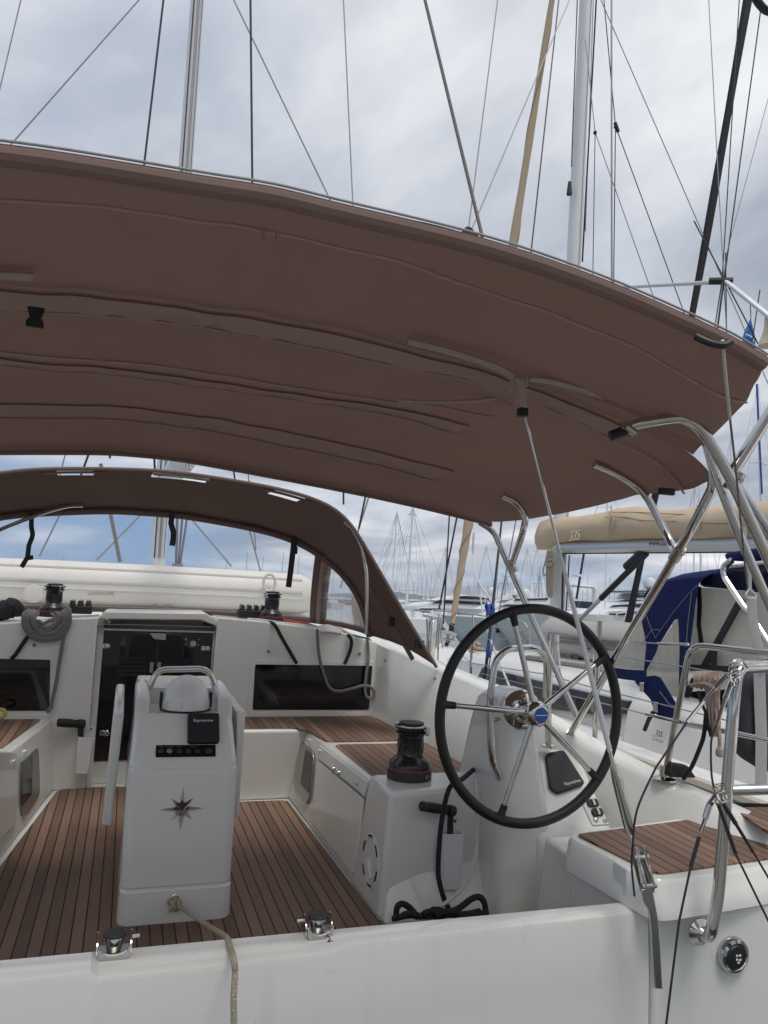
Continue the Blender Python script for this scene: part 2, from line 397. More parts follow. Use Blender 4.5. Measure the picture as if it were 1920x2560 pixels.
# coaming both sides (inner wall, cap, side deck)
coam = [(2.14,2.30,2.36,.515),(2.45,2.2,2.33,.55),(2.83,2.15,2.2,.60),(3.31,1.98,2.05,.70),(3.87,1.77,1.92,.83),(4.6,1.755,1.83,.885),(5.3,1.69,1.73,.955)]
for s in (1, -1):
    rows = []
    for Y in [2.14+i*(5.3-2.14)/24 for i in range(25)]:
        xb, xt, zt = interp(coam, Y); hb, zg = interp(hullT, Y); xo = XC+hb
        prof = [(xb-.02, -.004), (xb-.02, .40), (xb, .47), (xt-.02, zt-.02), (xt, zt), (xt+.03, zt+.008), (min(xt+.10, xo-.03), zt+.004), (max(xo-.02, xt+.06), max(zg, zt-.06)), (xo, zg-.02)]
        rows.append([V((x if s > 0 else 2*XC-x, Y, z)) for x, z in prof])
    part('coaming', MB().grid(rows), M['gelcoat'], yacht, ang=40)
# deck and coachroof forward of the cockpit
rows = []
for Y in (5.3,5.6,6.2,7,8,9,10,11,12,13,13.9):
    hb, zg = interp(hullT, Y); zr = max(zg+.03, interp([(5.3,1.005),(6,1.03),(7,1.06),(8.5,1.08),(10.5,1.07),(11,1.08),(14,1.16)], Y)[0]); w = max(.02, hb-.34)
    half = [(hb, zg-.01), (hb-.02, zg), (max(w+.02,hb*.6), zg+.015), (w*.97, zr-.03), (w*.9, zr-.012), (w*.45, zr+.012), (0, zr+.018)]
    rows.append([V((XC+x, Y, z)) for x, z in half]+[V((XC-x, Y, z)) for x, z in half[-2::-1]])
part('deck', MB().grid(rows), M['gelcoat_matt'], yacht, ang=40)
# cockpit sole: white moulding and teak
part('cockpit_floor', MB().box((XC-1.5, 2.2, -.08), (XC+1.65, 5.45, -.004)), M['gelcoat_matt'], yacht)
sole = [(-.60,2.25),(-.575,3.0),(-.456,4.03),(-.315,5.25),(-.27,5.325),(-.2,5.335),(.55,5.28),(.55,4.895),(1.01,4.885),(1.04,4.86),(1.062,4.0),(1.08,3.16),(1.11,3.13),(1.7,3.13),(1.7,2.25)]
part('cockpit_sole', MB().prism([(x,y,0) for x, y in sole], (0,0,.004)), M['teak'], yacht, ang=20)
# starboard settee
tb = MB().hexa([(1.055,4.93,-.004),(1.09,3.1,-.004),(1.95,3.1,-.004),(1.8,4.93,-.004)], [(1.135,4.87,.435),(1.19,3.3,.435),(1.86,3.3,.435),(1.775,4.87,.435)])
tb.hexa([(.5,4.932,-.004),(1.8,4.932,-.004),(1.75,5.31,-.004),(.5,5.31,-.004)], [(.5,4.872,.434),(1.775,4.872,.434),(1.72,5.31,.434),(.5,5.31,.434)])
part('settee', tb, M['gelcoat'], yacht, bev=.02, seg=3)
p1 = rpoly([(.5,5.275,.436),(1.685,5.275,.436),(1.75,4.48,.436),(1.165,4.48,.436),(1.135,4.80,.436),(1.06,4.905,.436),(.5,4.91,.436)], [0,.02,.03,.04,.1,.12,0])
part('seat_teak', MB().prism(p1, (0,0,.006)), M['teak'], yacht, ang=20)
p2 = rpoly([(1.19,4.40,.436),(1.755,4.40,.436),(1.76,3.9,.436),(1.83,3.47,.436),(1.215,3.47,.436)], [.04,.03,0,.03,.04])
part('seat_teak', MB().prism(p2, (0,0,.006)), M['teak'], yacht, ang=20)
# port settee
ft = [A(c8(585,362), Z=.436), A(c8(45,765), Z=.436)]
dx = (ft[1].x-ft[0].x)/(ft[1].y-ft[0].y)
px0 = ft[0].x+dx*(5.31-ft[0].y); px1 = ft[0].x+dx*(3.0-ft[0].y)
tb = MB().hexa([(-1.3,5.31,-.004),(-1.3,3.0,-.004),(-.60,3.0,-.004),(-.335,5.31,-.004)], [(-1.3,5.31,.435),(-1.3,3.0,.435),(px1+.03,3.0,.435),(px0+.03,5.31,.435)])
part('settee', tb, M['gelcoat'], yacht, bev=.02, seg=3)
part('seat_teak', MB().prism(rpoly([(-1.2,5.25,.436),(px0-.03,5.25,.436),(px0-.03-dx*-.8*-1,4.45,.436),(-1.2,4.45,.436)], [0,.03,.04,0]), (0,0,.006)), M['teak'], yacht, ang=20)
part('seat_teak', MB().prism(rpoly([(-1.2,4.40,.436),(px0-.03-dx*.85,4.40,.436),(px0-.03-dx*2.1,3.2,.436),(-1.2,3.2,.436)], [0,.03,.04,0]), (0,0,.006)), M['teak'], yacht, ang=20)
def face(p0, p1, p2):
    n = (V(p1)-V(p0)).cross(V(p2)-V(p0)).normalized()
    if n.dot(EYE-V(p0)) < 0: n = -n
    return lambda p, up=.0: AP(p, V(p0)+n*up, n), n
fs, ns = face((1.055,4.93,0), (1.09,3.1,0), (1.135,4.87,.435))
fp, np_ = face((-.60,3.0,0), (-.335,5.31,0), (px0+.03,5.31,.435))
def plate(name, f, n, pts, up, th, m, r=.02, **kw):
    return part(name, MB().prism(rpoly([f(q, up) for q in pts], r), n*th), m, yacht, **kw)
plate('locker_door', fs, ns, [c5(*q) for q in ((712,548),(662,1275),(1105,1850),(1152,1862),(1258,1010),(1195,950))], .001, .010, M['gelcoat'], bev=.004)
plate('locker_lid', fs, ns, [c5(*q) for q in ((745,378),(722,535),(1210,925),(1262,985),(1300,800))], .001, .012, M['gelcoat'], bev=.005)
def latch(f, n, p, sc=1):
    o = f(p, .02); b = MB().lathe([(.014,-.02),(.014,0),(.01,.006)], o, n, 14)
    b.tube([o+V((0,-.02,0)), o+V((0,.03,.012))], .006, 8)
    return b
part('locker_latch', latch(fs, ns, c5(940,700)), M['steel'], yacht)
part('locker_latch', latch(fs, ns, c5(880,655)), M['steel'], yacht)
def drain(f, n, p, w=.028, h=.05):
    o = f(p, .0); u = V((0,0,1)).cross(n).normalized()
    a = [o-u*w/2+V((0,0,h/2)), o+u*w/2+V((0,0,h/2)), o+u*w*.25-V((0,0,h/2)), o-u*w*.25-V((0,0,h/2))]
    return MB().hexa(a, [a[0]+n*.022, a[1]+n*.022, a[2]+n*.004, a[3]+n*.004])
for p in ((755,490),(1187,872),(635,365)): part('drain_scoop', drain(fs, ns, c5(*p)), M['white_plastic'], yacht, bev=.003)
for p in ((265,840),(125,965),(665,480)): part('drain_scoop', drain(fp, np_, c8(*p), .035, .065), M['white_plastic'], yacht, bev=.003)
def portlight(f, n, out, inn):
    fr = part('portlight', MB().prism(rpoly([f(q, .0) for q in out], .05), n*.014), M['steel_dull'], yacht, bev=.006)
    b = BASE[yacht.name]
    part('pane', MB().prism(rpoly([f(q, .0155) for q in inn], .02), n*.002), M['black_glass'], fr)
portlight(fs, ns, [c5(*q) for q in ((512,330),(680,450),(632,1000),(590,1075),(455,880))], [c5(*q) for q in ((575,425),(662,505),(612,945),(512,822))])
portlight(fp, np_, [c8(*q) for q in ((445,715),(462,1300),(290,1585),(248,1530),(252,905))], [c8(*q) for q in ((392,830),(388,1295),(264,1450),(272,905))])
plate('locker_door', fp, np_, [c8(*q) for q in ((-160,775),(168,780),(190,830),(176,1640),(-160,1965))], .001, .012, M['gelcoat'], bev=.005)
# ---- bulkhead at the front of the cockpit
YB = 5.30
def yb(p, y=YB): return A(p, Y=y)
tS = [yb(D(x,y)) for x, y in ((470,1333),(560,1341),(660,1353),(740,1366),(805,1384))]
part('bulkhead', MB().prism([(tS[0].x-.02,YB,.30)]+[(q.x,YB,q.z) for q in tS]+[(1.78,YB,tS[-1].z-.02),(1.78,YB,.30)], (0,.09,0)), M['gelcoat'], yacht, bev=.012, seg=3)
tP = [yb(D(x,y)) for x, y in ((0,1347),(70,1341),(140,1336),(212,1333))]
part('bulkhead', MB().prism([(-1.25,YB,-.004),(-1.25,YB,tP[0].z-.06)]+[(q.x,YB,q.z) for q in tP]+[(tP[-1].x,YB,-.004)], (0,.09,0)), M['gelcoat'], yacht, bev=.012, seg=3)
def wn(pts):
    fr = [yb(D(*q), YB-.001) for q in pts]; c = sum(fr, V())/4
    o = part('window_surround', MB().prism(rpoly([c+(q-c)*1.0+V(((1 if q.x>c.x else -1)*.035,0,(1 if q.z>c.z else -1.2)*.03)) for q in fr], .04), (0,-.004,0)), M['gelcoat'], yacht, bev=.003)
    part('pane', MB().prism(rpoly([q+V((0,-.0045,0)) for q in fr], .012), (0,-.003,0)), M['black_glass'], o)
wn([(551,1435),(804,1438),(796,1533),(545,1533)])
wn([(-130,1420),(109,1425),(107,1535),(-130,1535)])
# companionway
YD = 5.42
tx = lambda x, y, Yp=YD: A(c7(x,y), Y=Yp)
L0, R0 = tx(170,300).x, tx(1545,300).x
part('companionway_frame', MB().box((L0-.03,YB+.088,-.004),(L0+.012,YD+.05,tx(0,120).z)).box((R0-.012,YB+.088,-.004),(R0+.05,YD+.05,tx(0,120).z)).box((L0,YD+.01,-.004),(R0,YD+.05,.14)), M['gelcoat'], yacht, bev=.006)
zt0, zt1 = A(c7(800,150),Y=YB+.02).z, A(c7(800,60),Y=YB+.02).z
part('companionway_header', MB().prism([(tP[-1].x-.0,YB-.004,zt1-.045),(tP[-1].x+.04,YB-.004,zt1),(R0-.08,YB-.004,zt1+.012),(tS[0].x+.0,YB-.004,zt1-.035),(tS[0].x,YB-.004,zt1-.075),(R0-.1,YB-.004,zt0+.012),(tP[-1].x+.04,YB-.004,zt0)], (0,.35,0)), M['gelcoat'], yacht, bev=.008)
zh0, zh1 = tx(800,262,YB+.03).z, tx(800,190,YB+.03).z
ha = part('companionway_hatch', MB().hexa([(L0+.01,YB+.03,zh0),(R0-.01,YB+.03,zh0),(R0-.01,YD+.45,zh0+.05),(L0+.01,YD+.45,zh0+.05)], [(L0+.05,YB+.035,zh1),(R0-.05,YB+.035,zh1),(R0-.05,YD+.45,zh1+.02),(L0+.05,YD+.45,zh1+.02)]), M['tinted'], yacht, bev=.006)
part('frame', MB().box((L0+.008,YB+.022,zh0-.012),(R0-.008,YB+.05,zh0-.001)), M['steel_dull'], ha)
xm = tx(845,500).x
zb = .145
for (x0, x1, vx, vy, nl) in ((L0+.014, xm-.002, (375,710), (600,800), 5), (xm+.002, R0-.014, (940,1260), (620,710), 4)):
    d = part('companionway_door', MB().box((x0,YD,zb),(x1,YD+.014,zh0-.014)), M['black_glass'], yacht, bev=.003)
    for i in range(nl):
        t = i/(nl-1); q0, q1 = tx(vx[0],vy[0]+(vy[1]-vy[0])*t), tx(vx[1],vy[0]+(vy[1]-vy[0])*t)
        part('vent_louvre', MB().hexa([(q0.x,YD-.001,q0.z-.008),(q1.x,YD-.001,q1.z-.008),(q1.x,YD-.012,q1.z-.012),(q0.x,YD-.012,q0.z-.012)], [(q0.x,YD-.001,q0.z+.004),(q1.x,YD-.001,q1.z+.004),(q1.x,YD-.010,q1.z-.008),(q0.x,YD-.010,q0.z-.008)]), M['black_plastic'], d)
    hx = 775 if x0 < xm-.1 else 867
    q = tx(hx,725); part('handle', MB().prism(rpoly([(q.x-.011,YD-.001,q.z-.035),(q.x+.011,YD-.001,q.z-.035),(q.x+.011,YD-.001,q.z+.035),(q.x-.011,YD-.001,q.z+.035)],.006),(0,-.008,0)), M['steel'], d, bev=.002)
    if x0 > xm-.1:
        q = tx(1282,432); part('lock', MB().lathe([(.024,0),(.024,.008),(.02,.014)], (q.x,YD-.001,q.z), (0,-1,0), 20), M['steel_dull'], d)
        for a, b in ((1195,378),(1350,385),(1190,445),(1345,448)):
            w = tx(a,b); part('screw', MB().lathe([(.005,0),(.004,.003)], (w.x,YD-.001,w.z), (0,-1,0), 8), M['steel'], d)
    for hz in ((215,460),(205,1520)) if x0 < xm-.1 else ((1435,490),):
        q = tx(*hz); part('hinge', MB().box((q.x-.03,YD-.018,q.z-.016),(q.x+.012,YD-.001,q.z+.016)).lathe([(.02,0),(.02,.02),(.012,.026)], (q.x+.012,YD-.001,q.z), (0,-1,0), 16), M['steel'], d, bev=.003)
q = tx(845,330); part('hatch_knob', MB().prism(rpoly([(q.x-.055,YD-.016,q.z+.018),(q.x+.055,YD-.016,q.z+.018),(q.x+.055,YD-.016,q.z-.03),(q.x-.02,YD-.016,q.z-.025)],.01),(0,-.02,0)), M['steel_dull'], yacht, bev=.004)
# ---- transom gate and stern quarter
ZT = .38
inn = [A(q, Z=ZT) for q in ((0,2394),(235,2374))]
def tt(p, z=ZT): return A(p, Z=z)
YI, YO = 2.29, tt((600,2388)).y
def transom():
    oc, ic = tt(c3(780,872)), tt(c3(628,748))
    xr = oc.x-.004; yi = tt(cB(1200,1515)).y
    pl0 = tt((0,2450)); yo = pl0.y
    yin = tt((100,2387)).y
    zn = ZT-.018
    # plan outline of the top, port to starboard: inner edge with the two roller notches
    a0 = tt(cA(1060,1960)).x; a1 = tt(cA(1140,2060)).x; b0 = tt(cB(800,1610)).x; b1 = tt(cB(1090,1530)).x
    ypl = yin-(yin-yi)*0
    n1 = MB()
    xl = 2*XC-xr
    # left raised, middle lower, right raised blocks, each full height down to below water
    def blk(x0, x1, z, y0a, y0b, y1a, y1b):
        n1.hexa([(x0,y0a+.05,-.7),(x1,y0b+.05,-.7),(x1,y1b,-.7),(x0,y1a,-.7)], [(x0,y0a,z),(x1,y0b,z),(x1,y1b,z),(x0,y1a,z)])
    return oc, ic, yo, yi, yin, zn, a0, a1, b0, b1, xl, xr
oc, ic, yo, yi, yin, zn, a0, a1, b0, b1, xl, xr = transom()
tm = MB()
# one loft along X: cross sections (inner bottom, inner top, outer top, outer bottom)
def tsec(x, z):
    t = (x-tt((0,2450)).x)/(xr-tt((0,2450)).x)
    yout = yo+(oc.y-yo)*t; yinn = (3.13*(H-z)/H)
    return [V((x,yinn-.03,-.004)), V((x,yinn-.004,z-.012)), V((x,yinn-.012,z)), V((x,yinn-.04,z+.001)), V((x,yout+.014,z-.003)), V((x,yout+.004,z-.008)), V((x,yout,z-.018)), V((x,yout-.01,z-.2)), V((x,yout-.02,-.75)), V((x,yout+.06,-.75))]
xs = [(xl,ZT-.01),(xl+.01,ZT),(a0-.02,ZT),(a0,ZT),(a1-.0,zn),(b0,zn),(b1-.03,zn),(b1+.02,ZT),(b1+.3,ZT),(xr-.03,ZT),(xr-.012,ZT-.003),(xr,ZT-.014)]
tm.loft([tsec(x, z) for x, z in xs])
part('transom_gate', tm, M['gelcoat'], yacht, ang=28)
# stern quarter: flat stern face right and left of the gate
for s in (1, -1):
    mx = lambda x: x if s > 0 else 2*XC-x
    g0 = xr+.018
    part('stern_quarter', MB().hexa([(mx(g0),oc.y-.01,-.95),(mx(2.40),2.14,-.95),(mx(2.40),3.1,-.95),(mx(g0),3.1,-.95)], [(mx(g0),oc.y-.01,.385),(mx(2.43),2.14,.385),(mx(2.43),2.9,.385),(mx(g0),2.9,.385)]), M['gelcoat'], yacht, bev=.02, seg=3)
# helm seat (lid with teak)
ZS = .50
sFL, sFR, sAL, sAR = [A(c3(*q), Z=ZS) for q in ((240,315),(1170,195),(830,607),(1659,492))]
ex = lambda p, x, y: V((p.x+x, p.y+y, 0))
lid = MB()
def lring(z, gx, ga, gf):
    q = [V((sAL.x-gx, sAL.y-ga, z)), V((2.62, sAR.y+.05-ga, z)), V((2.62, sFR.y+.08+gf, z)), V((sFL.x-gx, sFL.y+gf, z))]
    return rpoly(q, [.07,.02,.02,.07], 5)
lid.loft([lring(.375,.045,.062,.03), lring(.382,.052,.070,.03), lring(.43,.052,.066,.03), lring(.445,.048,.055,.028), lring(.48,.045,.05,.025), lring(.494,.035,.04,.02)])
hs = part('helm_seat', lid, M['gelcoat'], yacht, ang=40)
part('teak_pad', MB().prism(rpoly([(sFL.x,sFL.y,.4955),(sFR.x,sFR.y,.4955),(2.34,sAR.y+.02,.4955),(sAR.x,sAR.y,.4955),(sAL.x,sAL.y,.4955)], [.02,.03,0,0,.04]), (0,0,.006)), M['teak'], hs, ang=20)
part('seat_base', MB().hexa([(sAL.x-.02,oc.y+.04,-.004),(2.3,oc.y+.04,-.004),(2.3,2.62,-.004),(sFL.x+.02,2.62,-.004)], [(sAL.x-.035,oc.y+.03,.386),(2.35,oc.y+.03,.386),(2.35,sFL.y,.386),(sFL.x-.03,sFL.y,.386)]), M['gelcoat'], yacht, bev=.02)
q = A(c3(553,635), X=sAL.x-.062); part('seat_switch', MB().box((q.x-.004,q.y-.05,q.z-.045),(q.x+.02,q.y+.03,q.z+.045)), M['white_plastic'], yacht, bev=.006)
# second teak patch on the after deck, outboard of the helm seat
part('deck_teak', MB().prism([A(c3(*q), Z=.556) for q in ((1395,130),(1700,125),(1700,330),(1640,300))], (0,0,.008)), M['teak'], yacht, ang=20)
# round stern fitting
def ring_fit():
    o = A(c3(1385,1195), Y=2.135); o = A(c3(1385,1195), Y=oc.y-.01+(2.14-oc.y+.01)*(o.x-xr)/(2.40-xr)); n = V((0,-1,0))
    b = part('shower_recess', MB().lathe([(.080,-.006),(.074,.0004),(.052,.0008)], o-n*.004, n, 36), M['gelcoat'], yacht)
    r = part('shower_cover', MB().lathe([(.057,-.006),(.057,.004),(.052,.013),(.043,.017),(.039,.013)], o+n*.010, n, 36), M['chrome'], yacht)
    part('cap', MB().lathe([(.0385,.008),(.0385,.014),(.034,.020),(.0,.0225)], o+n*.010, n, 30), M['black_plastic'], r)
    for dx_, dz in ((-.006,.008),(.006,.008),(-.006,-.004),(.007,-.006),(0,-.014)):
        part('shower_mark', MB().box((o.x+dx_-.004,o.y-.0345,o.z+dz-.003),(o.x+dx_+.004,o.y-.0330,o.z+dz+.003)), M['white_print'], r)
ring_fit()
# mooring rollers on the gate
def roller(pc, wpx, label):
    o = A(pc, Z=zn); s = wpx/F*(o-EYE).length*.92; w = s/2
    t = thing('mooring_roller', label, 'roller', (o.x,o.y,o.z), 'steel rollers on the transom gate')
    yb_, z0 = o.y, o.z+.001
    def cheek(sx):
        x = o.x+sx*w
        return MB().prism(rpoly([(x,yb_,z0),(x,yb_+.075,z0),(x,yb_+.07,z0+.045),(x,yb_+.045,z0+.055),(x,yb_+.015,z0+.028)], .012), (sx*.004,0,0))
    part('bracket', cheek(-1), M['steel'], t); part('bracket', cheek(1), M['steel'], t)
    n = 12; fr = []
    for i in range(n+1):
        a = PI*i/n; fr.append((o.x-w*math.cos(a), z0+.036-.026*math.sin(a)))
    part('front_plate', MB().prism([(o.x-w,yb_-.004,z0),(o.x+w,yb_-.004,z0)]+[(x,yb_-.004,z) for x, z in fr[::-1]], (0,.005,0)), M['steel'], t)
    part('lip', MB().tube([(x,yb_-.002,z) for x, z in fr], .0035, 8), M['steel'], t)
    part('base_plate', MB().box((o.x-w,yb_,z0),(o.x+w,yb_+.075,z0+.004)), M['steel_dull'], t)
    part('drum', MB().lathe([(.018,.0),(.021,.006),(.028,.030),(.030,.040)], (o.x,yb_+.04,z0+.005), (0,0,1), 24), M['steel'], t)
    part('drum_cap', MB().lathe([(.030,0),(.031,.004),(.027,.008)], (o.x,yb_+.04,z0+.0455), (0,0,1), 24), M['rubber'], t)
    return t, o, w, z0
r1, o1, w1, z1 = roller(cA(1305,2070), 70, 'steel mooring roller in the gate notch nearest the table, bolt on its right')
part('bolt', MB().lathe([(.007,0),(.007,.02)], (o1.x+w1+.004,o1.y+.05,z1+.035), (1,0,0), 8), M['steel'], r1)
r2, o2, w2, z2 = roller(cB(955,1650), 60, 'steel mooring roller next to the small red mark, bolt on its left')
part('bolt', MB().lathe([(.007,0),(.007,.02)], (o2.x-w2-.004,o2.y+.05,z2+.035), (-1,0,0), 8), M['steel'], r2)
mk = [A(cB(*q), Z=zn+.003) for q in ((1050,1640),(1060,1650),(1035,1672),(1105,1674))]
part('red_scuff', MB().tube(mk, .0022, 6), M['red_line'], yacht)
# ---- cockpit details: winch plinth, hatch plate, pockets, ropes
part('winch_plinth', MB().hexa([(1.082,3.165,-.004),(1.66,3.2,-.004),(1.66,3.62,-.004),(1.075,3.56,-.004)], [(1.098,3.125,.52),(1.62,3.205,.52),(1.62,3.435,.52),(1.098,3.425,.52)]), M['gelcoat'], yacht, bev=.022, seg=4)
q = AP(c5(1345,1710), (1.091,3.3,.1), (-1,0,.034)); ax = V((-1,0,.034)).normalized()
dp = part('inspection_hatch', MB().lathe([(.118,0),(.118,.006),(.108,.012),(.094,.012),(.092,.006)], q, ax, 40), M['white_plastic'], yacht)
part('lid', MB().lathe([(.086,.004),(.085,.012),(.0,.015)], q, ax, 36), M['white_plastic'], dp)
part('grip', MB().lathe([(.012,.014),(.012,.022),(.007,.026)], q, ax, 16).tube([q+ax*.02, q+ax*.018+V((0,-.04,-.06))], .009, 8), M['white_plastic'], dp)
u = ax.orthogonal().normalized(); w = ax.cross(u)
for i in range(6):
    a0_ = 2*PI*i/6+.2
    part('slot', MB().tube([q+ax*.0115+(u*math.cos(a0_+k*.12)+w*math.sin(a0_+k*.12))*.100 for k in range(5)], .0055, 6), M['black_plastic'], dp)
# handle pockets
def pocket(pts_top, pts_bot, Yp, dpth, nm='handle_pocket'):
    t0, t1 = A(pts_top[0], Y=Yp), A(pts_top[1], Y=Yp); b0_, b1_ = A(pts_bot[0], Y=Yp), A(pts_bot[1], Y=Yp)
    m = MB(); th = .004
    out = [(t0.x,Yp,t0.z),(t1.x,Yp,t1.z),(t1.x-.004,Yp+dpth,t1.z),(t0.x+.004,Yp+dpth,t0.z)]
    bot = [(b0_.x,Yp+.012,b0_.z),(b1_.x,Yp+.012,b1_.z),(b1_.x,Yp+dpth,b1_.z),(b0_.x,Yp+dpth,b0_.z)]
    inn_ = [(t0.x+th,Yp+th,t0.z),(t1.x-th,Yp+th,t1.z),(t1.x-th-.004,Yp+dpth-th,t1.z),(t0.x+th+.004,Yp+dpth-th,t0.z)]
    ib = [(b0_.x+th,Yp+.012+th,b0_.z+.02),(b1_.x-th,Yp+.012+th,b1_.z+.02),(b1_.x-th,Yp+dpth-th,b1_.z+.02),(b0_.x+th,Yp+dpth-th,b0_.z+.02)]
    m.loft([bot, out, inn_, ib])
    p = part(nm, m, M['white_plastic'], yacht, bev=.003)
    part('back_plate', MB().box((t0.x-.006,Yp+dpth,b0_.z-.01),(t1.x+.006,Yp+dpth+.004,t0.z+.05)), M['white_plastic'], p)
    part('screw', MB().lathe([(.006,0),(.005,.004)], (t1.x-.02,Yp+dpth-.001,t0.z+.035), (0,-1,0), 10), M['black_plastic'], p)
    return t0, t1
pa = pocket((c6(772,1255), c6(985,1250)), (c6(785,1838), c6(955,1835)), 3.11, .055)
pb = pocket((c8(950,600), c8(1140,600)), (c8(918,1055), c8(1068,1055)), 5.22, .075)
def winch_crank(pts, r, lab, redring):
    t = thing('winch_crank', lab, 'winch crank', pts[0])
    k = MB().tube(bend([pts[0], pts[1], pts[2]], .02), r*.82, 12); part('crank', k, M['black_plastic'], t)
    d = (pts[3]-pts[2]); 
    part('grip', MB().tube([pts[2]+d*.12, pts[2]+d*.2, pts[2]+d*.6, pts[2]+d*.97, pts[3]], [r*1.0,r*1.15,r*1.3,r*1.2,r*.8], 14), M['black_plastic'], t)
    part('hub', MB().lathe([(r*1.3,-r*.9),(r*1.45,0),(r*1.2,r*1.1)], pts[2], d.normalized()*-1, 16), M['black_plastic'], t)
    if redring: part('grip_ring', MB().lathe([(r*1.24,-.0025),(r*1.24,.0025)], pts[2]+d*.88, d.normalized(), 16), M['red_line'], t)
    return t
y_ = 3.125
winch_crank([A(c6(838,1300),Y=y_), A(c6(845,1090),Y=y_), A(c6(848,1010),Y=y_-.005), A(c6(535,962),Y=y_-.03)], .0165, 'black winch handle standing in the white pocket below the starboard winch', True)
y_ = 5.26
winch_crank([A(c8(980,640),Y=y_), A(c8(985,500),Y=y_), A(c8(985,440),Y=y_), A(c8(700,420),Y=y_-.04)], .021, 'black winch handle in the white pocket beside the companionway door', False)
# stay-side fittings: screw heads on the bulkhead and coaming
for p in (cH(342,1377), cH(1040,1397)):
    q = yb(p); part('screw_cap', MB().lathe([(.011,-.002),(.011,.004),(.008,.007)], (q.x,YB-.001,q.z), (0,-1,0), 12), M['grey_print'], yacht)
q = yb(crop(0,1380,.24111)(355,965)); part('screw_cap', MB().lathe([(.011,-.002),(.011,.004),(.008,.007)], (q.x,YB-.001,q.z), (0,-1,0), 12), M['grey_print'], yacht)
for p in (c4(55,1122), c4(572,1310), c4(725,1352), cH(1240,1446)):
    d = ray(*p); best = None
    for i in range(400):
        Y = 3.3+i*.005; P = EYE+d*(Y/d.y); xb, xt, zt_ = interp(coam, Y)
        f = (P.z-.47)/(zt_-.49)
        xw = xb+(xt-.02-xb)*f
        e = abs(P.x-xw)
        if best is None or e < best[0]: best = (e, P)
    part('screw_cap', MB().lathe([(.010,-.004),(.010,.004),(.007,.007)], best[1], (-1,0,.15), 12), M['grey_print'], yacht)
# ================================================================== COCKPIT TABLE
def wtext(s, name, width, o, xd, yd, m, parent, **kw):
    t = text(s, name, 1, o, xd, yd, m, parent, ext=.02, **kw)
    me = t.data; b = BASE[rootof(parent).name]; c = V(o)-b
    xd = V(xd).normalized(); n = xd.cross(V(yd)).normalized()
    xs_ = [(v.co-c).dot(xd) for v in me.vertices]; k = width/(max(xs_)-min(xs_))
    for v in me.vertices: v.co = c+(v.co-c)*k
    return t
YT = 3.286
cl = crop(0,1650,.41131)
table = thing('cockpit_table', 'white pedestal cockpit table with folded leaves, chrome star and compass dome', 'table', (.275, 3.6, 0))
zsh = A(c9(900,600), Y=3.45).z; zho = A(c9(480,402), Y=3.47).z
bodyL = [(0,.058,.497,YT+.004,.05),(.012,.056,.499,YT,.05),(.128,.060,.494,YT,.045),(.134,.064,.490,YT+.006,.045),(.142,.064,.489,YT+.006,.045),(.148,.060,.492,YT,.045),
         (.575,.057,.491,YT,.045),(.592,.058,.490,YT+.003,.045),(.600,.061,.487,YT+.010,.045),(.618,.061,.487,YT+.012,.045),(.630,.063,.485,YT+.020,.045),(zsh-.012,.072,.474,3.445,.04),(zsh,.076,.470,3.458,.04)]
tbm = MB().loft([rrect(x0,x1,y0,3.86,r,z,6) for z,x0,x1,y0,r in bodyL])
part('pedestal', tbm, M['gelcoat'], table, ang=25)
for x0, x1 in ((.070,.128),(.412,.474)):
    prof = [(3.405,zsh-.09),(3.455,zsh-.005),(3.468,zho-.03),(3.485,zho-.006),(3.51,zho),(3.75,zho+.012),(3.86,zho+.012),(3.86,zsh-.09)]
    part('shoulder', MB().prism([(x0,y,z) for y, z in prof], (x1-x0,0,0)), M['gelcoat'], table, bev=.018, seg=4)
ztop = A(c9(900,328), Y=3.74).z
yfar = A(c9(900,203), Z=ztop).y
part('table_top', MB().loft([rrect(.080,.466,3.72,yfar,.03,z) for z in (zsh-.25,ztop-.012)]+[rrect(.086,.460,3.726,yfar-.006,.03,ztop)]), M['gelcoat'], table, ang=25)
lx = A(c9(235,590), Y=3.52)
def leaf(tp, bt, side):
    y0 = 3.52
    t0, t1 = [A(q, Y=y0) for q in tp]; b0_, b1_ = [A(q, Y=y0) for q in bt]
    y1 = A(c9(420,290), Z=t0.z).y if side < 0 else 4.5
    s = V((0,y1-y0,0))
    m = MB().hexa([b0_,b1_,b1_+s,b0_+s], [t0,t1,t1+s,t0+s])
    l = part('table_leaf', m, M['gelcoat'], table, bev=.012, seg=3)
    return t0, t1, b0_
leaf((c9(178,592), c9(292,588)), (c8(1238,1685), c8(1358,1692)), -1)
leaf((c9(1462,572), c9(1552,575)), (cB(78,398), cB(112,392)), 1)
part('hand_rail', MB().tube(bend([A(c9(556,330),Y=3.73), A(c9(640,140),Y=3.73), A(c9(1170,132),Y=3.73), A(c9(1248,330),Y=3.73)], .06, 8), .0135, 14), M['steel'], table)
fT = lambda p, up=0: AP(p, V((0,YT+.020,.630))+nT*up, nT)
nT = V((1,0,0)).cross(V((0,3.445-YT-.02,zsh-.642))).normalized()
if nT.y > 0: nT = -nT
xd_, ydT = V((1,0,0)), V((0,3.445-YT-.02,zsh-.642)).normalized()
cv = part('display_cover', MB().prism(rpoly([fT(c9(*q), .001) for q in ((945,620),(1273,618),(1276,920),(945,922))], .014, 5), nT*.024), M['black_plastic'], table, bev=.006, seg=3)
wtext('Raymarine', 'lettering', .080, fT(c9(1112,668), .0262), xd_, ydT, M['white_print'], cv)
sw = part('switch_panel', MB().prism(rpoly([fT(c9(*q), .001) for q in ((622,928),(1240,925),(1240,1044),(617,1052))], .004), nT*.003), M['black_glass'], table)
